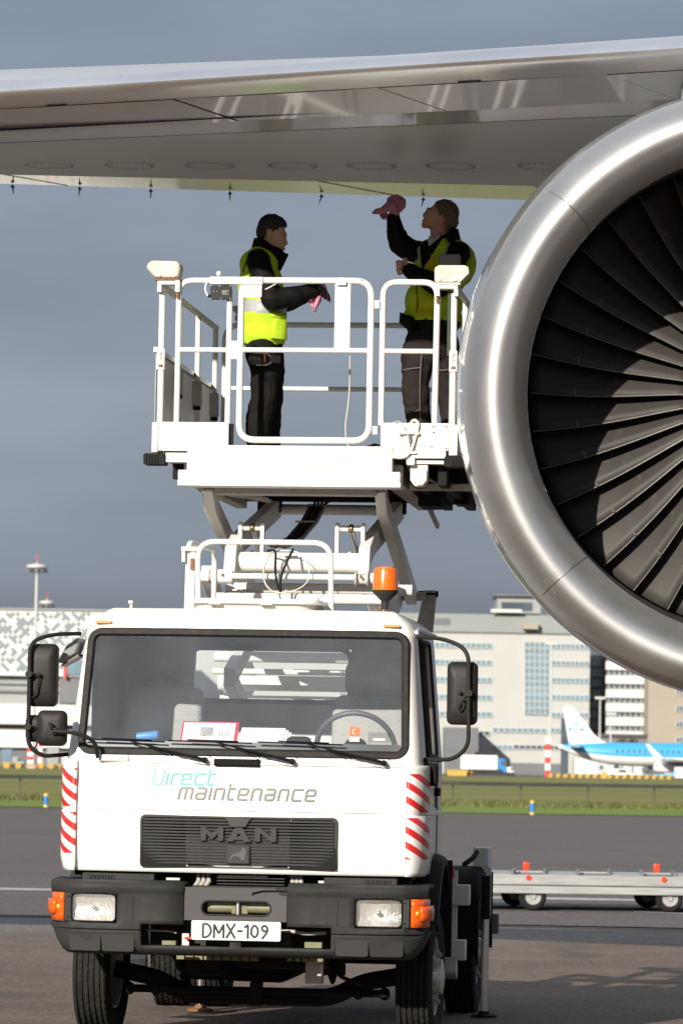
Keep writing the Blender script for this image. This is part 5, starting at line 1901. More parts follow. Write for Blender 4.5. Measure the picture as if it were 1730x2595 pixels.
wheel(.985, FA, 1, .222, R(-2), 'wheel')
wheel(-1.0, RA, -1, .225, 0, 'wheel', True)
wheel(-.725, RA, -1, .225, 0, 'wheel', True, False)
wheel(1.0, RA, 1, .225, 0, 'wheel', True)
wheel(.725, RA, 1, .225, 0, 'wheel', True, False)

# ---- chassis, axles
ch = empty('chassis', (0, 0, 0), 0, truck)
for x in (-.42, .42):
    part(MB().box(x - .04, x + .04, .5, 6.2, .62, .85), 'frame_rail', darkm, ch)
ax = fillet([(-.89, FA, .41), (-.62, FA, .36), (-.45, FA, .26), (.45, FA, .26), (.62, FA, .36), (.90, FA, .41)], .12)
part(MB().tube(ax, .055, 10), 'axle', darkm, ch)
part(MB().cyl((-.80, FA - .12, .30), (.80, FA - .12, .30), .024, 8), 'track_rod', darkm, ch)
for x in (-.62, -.78, .62, .78):
    part(MB().ball((x, FA - .12, .30), (.035, .035, .04), 10, 8), 'ball_joint', darkm, ch)
for x in (-.45, .45):
    for k in range(3):
        part(MB().tube([(x, .62, .55 - .01 * k), (x, FA, .36 + .012 * k), (x, 1.8, .55 - .01 * k)], .016, 6), 'leaf_spring', darkm, ch)
part(MB().box(-.40, -.14, .75, 1.7, .40, .62), 'engine_sump', darkm, ch, bevel=.04)
part(MB().box(-.10, .40, .75, 1.6, .45, .70), 'engine_block', darkm, ch, bevel=.04)
part(MB().box(-.02, .05, .9, 1.0, .22, .36), 'axle_stay', darkm, ch)
for k in range(9):
    part(MB().box(-.38 + k * .055 - .02, -.38 + k * .055 + .028, .42, .5, .512, .545), 'sump_rib', olive, ch, bevel=.004)
for k in range(5):
    part(MB().box(.26 + k * .045, .26 + k * .045 + .035, .42, .5, .515, .54), 'cooler_rib', olive, ch, bevel=.004)
part(MB().box(.36, .46, .5, .62, .38, .545), 'spring_hanger', greywhite, ch, bevel=.01)
part(MB().tube(fillet([(.52, .8, .52), (.52, .8, .42), (.66, .9, .36), (.72, 1.0, .36)], .04), .012, 6), 'brake_hose', darkm, ch)
part(MB().cyl((.55, .8, .42), (.55, .8, .5), .02, 8), 'valve', darkm, ch)
part(MB().cyl((-.9, RA, .405), (.9, RA, .405), .09, 12), 'axle', darkm, ch)
part(MB().ball((0, RA, .42), (.2, .2, .2), 16, 10), 'differential', darkm, ch)
part(MB().cyl((0, 1.6, .55), (0, RA, .45), .045, 10), 'drive_shaft', darkm, ch)
# cab wheel arches, flaps
for sx in (-1, 1):
    rows = []
    for k in range(11):
        a = R(26 + 108 * k / 10)
        cy, cz, r_ = FA + .02, .45, .56
        y, z = cy - r_ * math.cos(a), cz + r_ * math.sin(a) * 1.25
        rows.append([(sx * .80, y, z), (sx * 1.085, y, z), (sx * 1.125, y + .004, z - .02), (sx * 1.13, y + .01, z - .06)])
    part(MB().grid(rows), 'wheel_arch', plastic, ch, smooth=50, solid=.018)
    part(MB().box(min(sx * .84, sx * 1.13), max(sx * .84, sx * 1.13), FA + .52, FA + .535, .50, 1.10), 'mud_flap', rubber, ch)
    rows = []
    for k in range(13):
        a = R(0 + 160 * k / 12)
        cy, cz, r_ = RA, .42, .52
        y, z = cy - r_ * math.cos(a), cz + r_ * math.sin(a) * 1.12
        rows.append([(sx * .60, y, z), (sx * 1.10, y, z), (sx * 1.135, y + .004, z - .025), (sx * 1.14, y + .01, z - .07)])
    part(MB().grid(rows), 'mudguard', black, ch, smooth=50, solid=.015)
    part(MB().box(min(sx * .84, sx * 1.16), max(sx * .84, sx * 1.16), RA + .56, RA + .575, .42, .95), 'mud_flap', rubber, ch)
    # side rails and brackets
    al = mat('aluminium_box%d' % sx, (.62, .63, .62), .5, metal=.1, var=.12, scale=4)
    part(MB().box(min(sx * .98, sx * 1.19), max(sx * .98, sx * 1.19), 2.35, 2.47, .80, .93), 'side_rail', al, ch, bevel=.006)
    part(MB().box(min(sx * .98, sx * 1.17), max(sx * .98, sx * 1.17), 2.35, 2.47, .45, .58), 'side_rail', al, ch, bevel=.006)
    part(MB().box(min(sx * 1.04, sx * 1.11), max(sx * 1.04, sx * 1.11), 2.38, 2.43, .56, 1.02), 'rail_post', al, ch)
    part(MB().box(min(sx * .98, sx * 1.07), max(sx * .98, sx * 1.07), 2.6, 3.3, .78, .85), 'side_rail', al, ch)
    part(MB().cyl((sx * .85, 2.2, .40), (sx * 1.13, 2.2, .40), .06, 20), 'air_tank', rim_m, ch)
    part(MB().box(min(sx * 1.06, sx * 1.165), max(sx * 1.06, sx * 1.165), 4.4, 4.75, .99, 1.125), 'tool_box', al, ch, bevel=.008)
    part(MB().box(min(sx * 1.10, sx * 1.15), max(sx * 1.10, sx * 1.15), 4.9, 4.95, .6, .98), 'lamp_bar', al, ch)
    part(MB().box(min(sx * 1.16, sx * 1.21), max(sx * 1.16, sx * 1.21), 4.86, 4.95, .52, .66), 'rear_lamp', mat('dull_lamp%d' % sx, (.16, .15, .15), .4), ch, bevel=.008)
    part(MB().box(min(sx * 1.09, sx * 1.12), max(sx * 1.09, sx * 1.12), 1.98, 2.02, .98, 1.05), 'side_marker', redm, ch)
    part(MB().tube(fillet([(sx * 1.03, 4.0, 1.02), (sx * 1.08, 4.1, 1.06), (sx * 1.10, 4.2, 1.10)], .02), .018, 8), 'latch_handle', black, ch)
    # jack legs
    for yj in (3.9,):
        jl = (sx * .88) if sx < 0 else 1.02
    j = empty('jack_leg', ((-.72 if sx < 0 else 1.19), 3.78 if sx < 0 else 3.85, 0), 0, ch)
    part(MB().cyl((0, 0, .03), (0, 0, .75), .026, 16), 'ram', chrome if sx < 0 else steel, j)
    part(MB().lathe([(.0001, .006), (.088, .006), (.088, .018), (.04, .03), (.034, .045), (.0001, .05)], (0, 0, 0), (0, 0, 1), 24), 'foot', rust if sx < 0 else darkm, j)
    part(MB().cyl((0, 0, .66), (0, 0, .95), .032, 16), 'sleeve', darkm, j)
part(MB().box(-.80, .66, 2.3, 6.1, .95, 1.02), 'load_bed', greywhite, ch)
part(MB().box(-.80, .66, 2.2, 2.28, .80, .94), 'bed_front', darkm, ch)
part(MB().box(-.75, .75, .60, 2.0, .56, .90), 'engine_occluder', darkm, ch)  # added bulk that blocks light so the underside stays dark
part(MB().box(-.62, .62, 2.0, 4.0, .50, .80), 'gearbox_occluder', darkm, ch)  # more added bulk, keeps bounced light out from below the bed
part(MB().prism([(-.56, .40), (-.45, .34), (.12, .33), (.22, .42), (.22, .62), (-.56, .62)], 1.45, 2.4), 'clutch_housing', darkm, ch, bevel=.03)
# ================================================================== scissor lift
sl = empty('scissor_lift', (0, 0, 0), 0, truck)
def arm(x, pts, w, h, name='scissor_arm', m=None):
    """bent box section arm in the plane x = const; pts (y, z)"""
    mb = MB()
    up, lo = [], []
    n = len(pts)
    for i in range(n):
        a, b = Vector(pts[max(i - 1, 0)]), Vector(pts[min(i + 1, n - 1)])
        t_ = (b - a).normalized()
        nrm = Vector((-t_.y, t_.x))
        p = Vector(pts[i])
        up.append(p + nrm * h / 2)
        lo.append(p - nrm * h / 2)
    poly = [(q.x, q.y) for q in up] + [(q.x, q.y) for q in reversed(lo)]
    mb.prism(poly, x - w / 2, x + w / 2, ax='x')
    return part(mb, name, m or white2, sl, bevel=.006)
FE, RE = (1.95, 2.87), (4.25, 2.84)
# upper stage
for x in (-.478, .622):
    arm(x, [(1.93, 3.44), (2.05, 3.33), (4.25, 2.84)], .070, .12)
for x in (-.325, .525):
    arm(x, [(1.93, 2.86), (1.98, 3.00), (2.22, 3.08), (4.25, 3.44)], .072, .13)
# lower stages, seen through the cab and behind it
for x in (-.478, .622):
    arm(x, [FE, (4.25, 2.25)], .07, .12)
    arm(x, [RE, (4.25, 2.84), (1.95, 2.25)], .06, .11) if False else None
for x in (-.325, .525):
    arm(x, [RE, (1.98, 2.22)], .07, .12)
    arm(x, [(1.98, 2.22), (4.25, 1.62)], .07, .12)
for x in (-.478, .622):
    arm(x, [(4.25, 2.25), (1.98, 1.62)], .07, .12)
# cross tubes
for (x0, x1, y, z, r_, m_) in ((-.30, .495, 2.02, 2.955, .064, white2), (-.31, .478, 1.86, 2.857, .019, white2), (-.33, .53, 4.2, 3.427, .036, white2), (-.40, .80, 2.30, 2.80, .036, white2),
                               (-.44, .63, 2.02, 2.725, .034, white2), (-.50, .72, 4.25, 2.84, .03, greywhite), (-.60, .66, 3.3, 2.385, .036, white2), (-.60, .66, 3.2, 2.285, .020, white2), (-.60, .66, 3.5, 2.215, .052, white2), (-.60, .66, 3.6, 2.10, .034, white2)):
    part(MB().cyl((x0, y, z), (x1, y, z), r_, 24), 'cross_tube', m_, sl)
# elbow bosses
for x0, x1, m_ in ((-.52, -.405, white2), (.475, .60, white2)):
    part(MB().cyl((x0, 1.92, 2.855), (x1, 1.92, 2.855), .036, 20), 'elbow_boss', m_, sl)
for x in (-.405, -.305, .478, .552):
    part(MB().lathe([(.0001, -.006), (.052, -.006), (.052, .006), (.0001, .006)], (x, 1.90, 2.855), (1, 0, 0), 20), 'elbow_plate', greywhite, sl)
part(MB().cyl((-.455, 1.92, 2.855), (-.447, 1.92, 2.855), .038, 20), 'rust_ring', rust, sl)
part(MB().lathe([(.046, -.045), (.046, .045)], (-.352, 1.90, 2.855), (1, 0, 0), 20), 'elbow_sleeve', white2, sl)
for x in (-.36, .515):
    part(MB().lathe([(.0001, 0), (.010, -.004), (.012, .002)], (x, 1.853, 2.862), (0, 1, 0), 10), 'grease_nipple', rust, sl)
# clevises and rams
for x0, x1, z0l, z0r, tl_ in ((-.285, -.143, 3.00, 3.00, 0), (.335, .500, 2.99, 3.06, 1)):
    for x in (x0, x1):
        part(MB().prism([(2.06, 3.0), (2.13, 3.0), (2.135, 3.205), (2.10, 3.215), (2.065, 3.205)], x - .012, x + .012, ax='x'), 'clevis_plate', white2, sl, bevel=.003)
    part(MB().cyl((x0, 2.1, 3.178), (x1, 2.1, 3.178), .020, 16), 'clevis_pin', white2, sl)
    xm = (x0 + x1) / 2 + .005
    part(MB().ball((xm, 2.1, 3.178), (.024, .03, .03), 14, 10), 'ram_eye', mat('brass_eye%d' % tl_, (.25, .19, .09), .35, metal=.8, var=.3, scale=20), sl)
    part(MB().cyl((xm, 2.1, 3.165), (xm + .018, 2.5, 2.98), .018, 16), 'ram_rod', chrome, sl)
    part(MB().cyl((xm + .016, 2.45, 3.01), (xm + .04, 3.2, 2.72), .036, 16), 'ram_cylinder', white2, sl)
    part(MB().tube([(xm - .045, 2.42, 3.05), (xm - .03, 2.42, 3.02), (xm + .02, 2.42, 3.0), (xm + .06, 2.42, 3.04)], .010, 8), 'ram_collar', white2, sl)
# rear link
part(MB().prism([(.705, 2.885), (.79, 2.885), (.765, 2.60), (.645, 2.60)], 4.28, 4.36), 'rear_link', greywhite, sl, bevel=.006)
part(MB().cyl((.66, 4.3, 2.86), (.80, 4.3, 2.86), .022, 12), 'rear_pin', darkm, sl)
part(MB().box(.668, .69, 2.55, 2.64, 3.085, 3.16), 'arm_pad', white2, sl, bevel=.004)
# energy chain with hoses
mb = MB()
chn = [Vector((.105, 3.0, 3.385)), Vector((.06, 2.9, 3.27)), Vector((-.01, 2.72, 3.15)), Vector((-.09, 2.5, 3.08))]
part(MB().tube([p + Vector((.05, .01, .0)) for p in chn], .012, 6), 'chain_edge', greywhite, sl)
part(MB().tube([p + Vector((-.05, .01, .0)) for p in chn], .008, 6), 'chain_edge', darkm, sl)
for k in range(5):
    part(MB().tube([p + Vector((-.036 + .018 * k, -.006 * (k % 2), .004 * math.sin(k * 2 + i))) for i, p in enumerate(chn)], .010, 8), 'hose', rubber if k % 2 else mat('hose_brown%d' % k, (.10, .08, .065), .7), sl)
for p in (chn[0], chn[1] + Vector((-.02, -.03, -.005)), chn[3] + Vector((.0, 0, .005))):
    part(MB().box(p.x - .065, p.x + .065, p.y - .02, p.y - .012, p.z - .006, p.z + .006), 'chain_tie', greywhite, sl)
for k in range(4):
    part(MB().tube(fillet([(.085 + .02 * k, 3.0, 3.385), (.09 + .03 * k, 2.9, 3.43 - .01 * k), (.18 + .05 * k, 2.9, 3.45), (.26 + .05 * k, 3.0, 3.40 + .012 * k), (.34 + .02 * k, 3.1, 3.47)], .05), .009, 8), 'upper_hose', rubber, sl)
# loose cable loops in front of the big tube
part(MB().tube(fillet([(-.01, 1.84, 3.03), (-.06, 1.80, 3.0), (-.098, 1.79, 2.90), (-.09, 1.79, 2.81), (-.03, 1.79, 2.75), (.05, 1.79, 2.755), (.05, 1.80, 2.77)], .06), .006, 6), 'cable_loop', greywhite, sl)
part(MB().tube(fillet([(.05, 1.79, 2.757), (.13, 1.79, 2.775), (.195, 1.79, 2.83), (.19, 1.79, 2.93), (.125, 1.82, 3.01), (.07, 1.85, 3.02)], .06), .0035, 6), 'cable_loop', offwhite, sl)
part(MB().tube(fillet([(-.08, 1.86, 3.02), (-.02, 1.80, 3.025), (-.022, 1.79, 2.88), (.0, 1.79, 2.78), (.02, 1.79, 2.755), (.01, 1.79, 2.82), (.03, 1.79, 2.90), (.075, 1.80, 3.0), (.08, 1.86, 3.03)], .05), .008, 8), 'cable_loop', rubber, sl)
part(MB().box(-.01, .07, 1.85, 1.9, 3.018, 3.026), 'cable_shelf', offwhite, sl)
part(MB().box(-.345, -.25, 2.2, 2.35, 2.745, 2.79), 'valve_box', offwhite, sl, bevel=.006)

# ================================================================== platform
pf = empty('platform', (0, 0, 0), 0, truck)
PX0, PX1, PY0, PY1 = -.79, 1.135, 1.60, 4.22
FZ = 3.655
part(MB().box(PX0 + .02, PX1 - .01, PY0 + .05, PY1, FZ - .06, FZ), 'floor', greywhite, pf)
# front beam: stacked extrusions
part(MB().box(-.560, .727, 1.555, 1.66, 3.505, 3.662), 'beam', white2, pf, bevel=.004)
for z in (3.545, 3.585, 3.625):
    part(MB().box(-.555, .722, 1.5515, 1.5555, z, z + .003), 'beam_groove', greywhite, pf)
part(MB().box(-.612, .780, 1.535, 1.70, 3.440, 3.503), 'lower_beam', white2, pf, bevel=.004)
part(MB().box(-.614, .784, 1.530, 1.72, 3.405, 3.4385), 'lower_lip', white2, pf, bevel=.004)
part(MB().box(-.425, .60, 1.86, 2.0, 3.375, 3.428), 'sub_beam', greywhite, pf, bevel=.006)
part(MB().box(-.60, .76, 4.1, 4.22, 3.48, 3.56), 'rear_beam', darkm, pf)
for x0, x1 in ((-.60, -.52), (.66, .78), (.84, .90), (1.0, 1.06)):
    part(MB().box(x0, x1, 1.70, 4.2, 3.43, 3.56), 'long_member', greywhite if x0 < .8 else darkm, pf, bevel=.006)
for y in (2.3, 2.9, 3.5):
    part(MB().box(-.76, 1.10, y, y + .08, 3.50, 3.595), 'cross_member', darkm, pf)
part(MB().prism([(-.42, 3.40), (-.15, 3.36), (-.13, 3.38), (-.40, 3.44)], 2.2, 2.5), 'cable_tray', greywhite, pf, bevel=.008)
for x in (-.36, .50):
    part(MB().box(x - .08, x + .08, 4.12, 4.24, 3.40, 3.49), 'arm_shoe', darkm, pf, bevel=.01)
# kick boards
part(MB().box(-.745, -.304, 1.572, 1.59, 3.625, 3.806), 'kick_board', white2, pf, bevel=.003)
part(MB().box(-.788, -.75, 1.575, 1.63, 3.615, 3.803), 'kick_board_end', white2, pf, bevel=.003)
part(MB().box(.651, 1.075, 1.572, 1.59, 3.640, 3.812), 'kick_board', white2, pf, bevel=.003)
part(MB().box(.727, 1.06, 1.566, 1.6, 3.592, 3.638), 'kick_ledge', white2, pf, bevel=.003)
part(MB().box(1.077, 1.13, 1.575, 1.63, 3.612, 3.804), 'kick_board_end', white2, pf, bevel=.003)
part(MB().box(-.70, -.562, 1.58, 1.66, 3.555, 3.613), 'corner_bracket', white2, pf, bevel=.003)
part(MB().box(.86, 1.045, 1.60, 1.70, 3.56, 3.585), 'corner_bracket', white2, pf)
for x, z in ((-.735, 3.79), (-.32, 3.79), (-.735, 3.64), (.665, 3.79), (1.06, 3.79), (.98, 3.79), (.98, 3.755), (.74, 3.665), (.74, 3.62), (.97, 3.665), (.97, 3.615), (1.06, 3.655)):
    part(MB().ball((x, 1.569, z), (.006, .003, .006), 8, 6), 'screw', rust if x > .9 else steel, pf)
part(MB().bar((-.30, 1.60, 3.66), (-.30, 1.60, 3.80), .008, .05), 'kick_edge', darkm, pf)
# rubber corner buffers
for x0, x1 in ((-.838, -.700), (1.050, 1.185)):
    bf = part(MB().prism(rrect(x0, x1, 3.537, 3.608, .012, 3), 1.565, 1.70), 'rubber_buffer', rubber, pf, bevel=.004)
    sgn = -1 if x0 < 0 else 1
    for k in range(5):
        xx = (x0 + .012 + k * .018) if sgn < 0 else (x1 - .018 - k * .018)
        part(MB().box(xx, xx + .009, 1.557, 1.566, 3.545, 3.60), 'buffer_rib', rubber, bf)
# right side gear under the deck
part(MB().prism([(.835, 3.56), (.945, 3.56), (.945, 3.455), (.92, 3.42), (.865, 3.42), (.835, 3.46)], 1.62, 1.70), 'lock_bracket', white2, pf, bevel=.006)
part(MB().prism([(.875, 3.52), (.94, 3.52), (.94, 3.455), (.915, 3.425), (.88, 3.425)], 1.60, 1.618), 'lock_plate', offwhite, pf, bevel=.004)
part(MB().prism([(1.75, 3.56), (4.1, 3.30), (4.15, 3.33), (1.75, 3.60)], .795, .815, ax='x'), 'side_channel', greywhite, pf)
part(MB().box(.80, .95, 2.6, 3.0, 3.36, 3.5), 'hydraulic_block', darkm, pf, bevel=.01)
part(MB().box(1.0, 1.10, 3.0, 3.3, 3.40, 3.52), 'hydraulic_block', darkm, pf, bevel=.01)
part(MB().tube(fillet([(.9, 1.8, 3.5), (1.0, 2.0, 3.45), (1.15, 2.4, 3.46), (1.3, 3.0, 3.48)], .1), .008, 6), 'cable', greywhite, pf)
part(MB().box(.80, 1.75, 2.0, 4.2, 3.47, 3.60), 'extension_deck', darkm, pf, bevel=.01)
part(MB().box(.80, 1.75, 1.97, 2.02, 3.42, 3.46), 'extension_rail', greywhite, pf)
# cables tied on the right kick board
part(MB().tube(fillet([(.72, 1.59, 3.812), (.76, 1.56, 3.826), (.80, 1.555, 3.79), (.83, 1.555, 3.70), (.84, 1.555, 3.64)], .04), .0045, 8), 'cable', greywhite, pf)
part(MB().tube(fillet([(.83, 1.59, 3.805), (.86, 1.56, 3.835), (.89, 1.555, 3.81), (.87, 1.555, 3.72), (.845, 1.55, 3.63), (.80, 1.55, 3.59), (.73, 1.555, 3.597)], .04), .009, 8), 'hose', offwhite, pf)
part(MB().tube([(.78, 1.555, 3.745), (.81, 1.55, 3.748), (.86, 1.55, 3.748), (.885, 1.555, 3.745)], .009, 8), 'valve_body', offwhite, pf)
part(MB().ball((.775, 1.552, 3.745), .013, 10, 8), 'knob', offwhite, pf)
part(MB().ball((.885, 1.552, 3.745), .013, 10, 8), 'knob', offwhite, pf)
part(MB().cyl((.832, 1.552, 3.745), (.838, 1.552, 3.69), .009, 8), 'valve_stem', steel, pf)
part(MB().bar((.81, 1.552, 3.63), (.875, 1.552, 3.625), .012, .016), 'clip', steel, pf)
part(MB().prism(rrect(.815, .865, 3.55, 3.64, .012, 3), 1.57, 1.58), 'cable_plate', white2, pf)
# --- rails
RT, RM, TR = 4.703, 4.265, .0205
def rail(name, pts, r_=TR, f=.09, m=None):
    return part(MB().tube(fillet(pts, f, 6), r_, 14), name, m or white2, pf)
Y = 1.62
rail('hoop_rail', [(-.640, Y, 3.80), (-.640, Y, RT), (-.318, Y, RT), (-.318, Y, 3.80)], .0185)
rail('mid_rail', [(-.64, Y, RM), (-.318, Y, RM)], .0165)
rail('corner_post', [(-.748, Y + .02, 3.80), (-.748, Y + .02, 4.66)], .0205)
gp = [(.165, Y - .02, 3.700), (.575, Y - .02, 3.700), (.575, Y - .02, RT), (-.242, Y - .02, RT), (-.242, Y - .02, 3.700), (.165, Y - .02, 3.700)]
gate_o = rail('gate_frame', gp, TR, .10)
rail('gate_mid_rail', [(-.242, Y - .02, RM), (.575, Y - .02, RM)], .0165)
part(MB().box(.347, .445, Y - .025, Y - .012, 4.278, 4.70), 'gate_panel', white2, pf, bevel=.002)
part(MB().prism(rrect(.357, .42, 4.672, 4.722, .008, 2), Y - .048, Y + .01), 'gate_clip', steel, pf, bevel=.003)
part(MB().prism(rrect(-.245, -.112, 4.592, 4.69, .012, 3), Y - .045, Y - .03), 'latch_plate', white2, pf, bevel=.002)
part(MB().box(-.440, -.105, Y - .055, Y - .02, 4.675, 4.722), 'latch_bar', white2, pf, bevel=.004)
part(MB().ball((-.388, Y - .02, 4.745), .017, 14, 10), 'latch_ball', white2, pf)
part(MB().cyl((-.388, Y - .02, 4.72), (-.388, Y - .02, 4.735), .007, 8), 'latch_stem', steel, pf)
part(MB().ball((-.122, Y - .057, 4.70), (.007, .004, .007), 8, 6), 'bolt', steel, pf)
sb = part(MB().prism([(-.435, 4.668), (-.39, 4.668), (-.39, 4.655), (-.375, 4.655), (-.375, 4.668), (-.305, 4.668), (-.305, 4.58), (-.435, 4.58)], Y - .05, Y - .015), 'switch_box', mat('switch_grey', (.035, .033, .032), .6, var=.1, spec=.15), pf, bevel=.003)
for x, z in ((-.43, 4.664), (-.31, 4.664), (-.43, 4.584), (-.31, 4.584), (-.37, 4.584), (-.415, 4.63), (-.392, 4.63)):
    part(MB().ball((x, Y - .051, z), .0035, 6, 5), 'screw', steel, sb)
for k in range(4):
    part(MB().box(-.362, -.318 - .008 * (k % 3), Y - .052, Y - .0502, 4.632 - .007 * k, 4.6345 - .007 * k), 'print_line', greywhite, sb)
part(MB().tube(fillet([(-.465, Y - .01, 4.69), (-.475, Y - .02, 4.65), (-.46, Y - .03, 4.61), (-.44, Y - .03, 4.60)], .02), .006, 8), 'switch_cable', white2, pf)
part(MB().cyl((-.452, Y - .03, 4.604), (-.432, Y - .03, 4.60), .010, 8), 'cable_gland', black, pf)
for z0, z1 in ((4.208, 4.322),):
    part(MB().box(-.302, -.255, Y - .015, Y + .005, z0, z1), 'hinge_plate', white2, pf)
for z0 in (4.53, 3.74):
    part(MB().box(.597, .628, Y - .03, Y, z0, z0 + .052), 'gate_hinge', white2, pf, bevel=.003)
rail('hoop_rail', [(.648, Y, 3.80), (.648, Y, RT - .005), (.988, Y, RT - .005), (.982, Y, 3.80)], .0195)
rail('mid_rail', [(.648, Y, RM), (.984, Y, RM)], .0165)
rail('corner_post', [(1.092, Y + .02, 3.80), (1.092, Y + .02, 4.63)], .0205)
part(MB().box(1.050, 1.068, Y + .02, Y + .04, 4.24, 4.66), 'strap', mat('green_strap', (.035, .05, .03), .8), pf)
for x in (-.748, 1.092):
    part(MB().box(x - .024, x + .024, Y - .008, Y + .03, 4.14, 4.27), 'post_sleeve', white2, pf)
    part(MB().box(x - .012, x + .016, Y - .014, Y - .008, 4.155, 4.172), 'sleeve_pin', rust, pf)
    part(MB().tube(fillet([(x - .01, Y - .012, 4.215), (x + .005, Y - .014, 4.20), (x + .0, Y - .014, 4.24), (x + .008, Y - .014, 4.25)], .01), .002, 5), 'wire_tie', rust, pf)
# corner pods
pod_m = mat('stained_pod', (.60, .55, .46), .6, var=.22, scale=9, c2=(.28, .23, .17), thr=(.52, .8), bump=.1, bscale=40)
for x0, sgn in ((-.843, 1), (1.188, -1)):
    g_ = lambda u: x0 + sgn * u
    out = [(g_(.0), 4.785), (g_(.01), 4.81), (g_(.035), 4.823), (g_(.19), 4.82), (g_(.215), 4.80), (g_(.217), 4.775), (g_(.205), 4.712), (g_(.055), 4.712), (g_(.006), 4.765)]
    if sgn < 0:
        out = [(g_(.0), 4.755), (g_(.006), 4.79), (g_(.03), 4.80), (g_(.19), 4.80), (g_(.214), 4.785), (g_(.217), 4.765), (g_(.215), 4.694), (g_(.055), 4.694), (g_(.0), 4.75)]
    pod = part(MB().prism(out, Y - .06, Y + .08), 'corner_pod', pod_m, pf, bevel=.016, seg=3)
    zb = 4.712 if sgn > 0 else 4.694
    for u in (.085, .18):
        part(MB().lathe([(.0001, -.006), (.010, -.005), (.013, 0), (.006, .001)], (g_(u), Y - .061, zb + .016), (0, 1, 0), 12), 'bolt', steel, pod)
    part(MB().box(min(g_(.055), g_(.212)), max(g_(.055), g_(.212)), Y - .05, Y + .06, zb - .014, zb - .001), 'pod_base', rust if sgn > 0 else offwhite, pod)
    part(MB().box(min(g_(.07), g_(.21)), max(g_(.07), g_(.21)), Y - .045, Y + .05, zb - .04, zb - .016), 'pod_bracket', white2, pod, bevel=.004)
    part(MB().box(min(g_(.07), g_(.095)), max(g_(.07), g_(.095)), Y - .04, Y + .0, zb - .085, zb - .041), 'pod_tab', white2, pod)
    part(MB().box(min(g_(.185), g_(.212)), max(g_(.185), g_(.212)), Y - .05, Y - .02, zb - .085, zb - .015), 'pod_pin_block', white2, pod)
    part(MB().cyl((g_(.198), Y - .035, zb - .125), (g_(.198), Y - .035, zb - .085), .009, 10), 'pod_pin', rust, pod)
# dark box standing on the right pod
part(MB().prism(rrect(.985, 1.125, 4.80, 4.885, .012, 3), Y + .06, Y + .12), 'control_box', black, pf, bevel=.006)
# side and rear rails; the side sheets are pale translucent plastic
sheet_m = bpy.data.materials.new('translucent_sheet')
sheet_m.use_nodes = True
st_ = sheet_m.node_tree
st_.nodes.clear()
so_ = st_.nodes.new('ShaderNodeOutputMaterial')
sd_ = st_.nodes.new('ShaderNodeBsdfDiffuse')
sd_.inputs[0].default_value = (.55, .55, .54, 1)
sr_ = st_.nodes.new('ShaderNodeBsdfTranslucent')
sr_.inputs[0].default_value = (.72, .72, .70, 1)
sg_ = st_.nodes.new('ShaderNodeBsdfGlossy')
sg_.inputs['Roughness'].default_value = .25
sn_ = st_.nodes.new('ShaderNodeTexNoise')
sn_.inputs['Scale'].default_value = 2.5
sm1 = st_.nodes.new('ShaderNodeMixShader')
st_.links.new(sn_.outputs[0], sm1.inputs[0])
st_.links.new(sd_.outputs[0], sm1.inputs[1])
st_.links.new(sr_.outputs[0], sm1.inputs[2])
sm2 = st_.nodes.new('ShaderNodeMixShader')
sm2.inputs[0].default_value = .08
st_.links.new(sm1.outputs[0], sm2.inputs[1])
st_.links.new(sg_.outputs[0], sm2.inputs[2])
st_.links.new(sm2.outputs[0], so_.inputs[0])
for x in (-.755, 1.10):
    rail('top_rail', [(x, Y + .04, 4.675), (x, PY1 - .04, 4.675)], .020, m=white2)
    for y in (2.45, 3.3, 4.15):
        rail('side_post', [(x, y, FZ), (x, y, 4.67)], .019)
    part(MB().box(x - .006 - .03, x - .03, Y + .06, PY1, 3.70, 4.27), 'side_sheet', sheet_m, pf)
    part(MB().box(x - .045, x - .018, Y + .04, PY1, 4.255, 4.285), 'sheet_edge', steel, pf)
    for y in (2.45, 3.3, 4.15):
        part(MB().box(x - .03, x + .03, y - .03, y + .03, 4.06, 4.22), 'sheet_bracket', greywhite, pf, bevel=.003)
        part(MB().cyl((x, y, 4.03), (x, y, 4.055), .027, 12), 'collar', darkm, pf)
rail('top_rail', [(-.70, PY1, 3.66), (-.70, PY1, 4.705), (1.10, PY1, 4.705), (1.10, PY1, 3.66)], .0195, .12)
rail('mid_rail', [(-.70, PY1, 4.262), (1.10, PY1, 4.262)], .0165)
part(MB().prism([(-.66, 4.82), (-.42, 4.84), (-.42, 4.77), (-.60, 4.755)], PY1 - .12, PY1 + .12), 'rear_pod', greywhite, pf, bevel=.01)
part(MB().box(-.62, -.42, PY1 - .1, PY1 + .1, 4.725, 4.76), 'rear_pod_base', greywhite, pf)
# hanging pull cord behind the gate
cord = part(MB().tube(fillet([(.42, Y + .25, 4.26), (.42, Y + .25, 4.0), (.395, Y + .25, 3.80), (.41, Y + .25, 3.69), (.46, Y + .25, 3.665), (.60, Y + .25, 3.665)], .08), .0055, 8), 'pull_cord', greywhite, pf)
part(MB().tube([(.55, Y + .1, 3.665), (.60, Y + .08, 3.68), (.66, Y + .1, 3.672), (.7, Y + .12, 3.68)], .012, 8), 'floor_cable', darkm, pf)
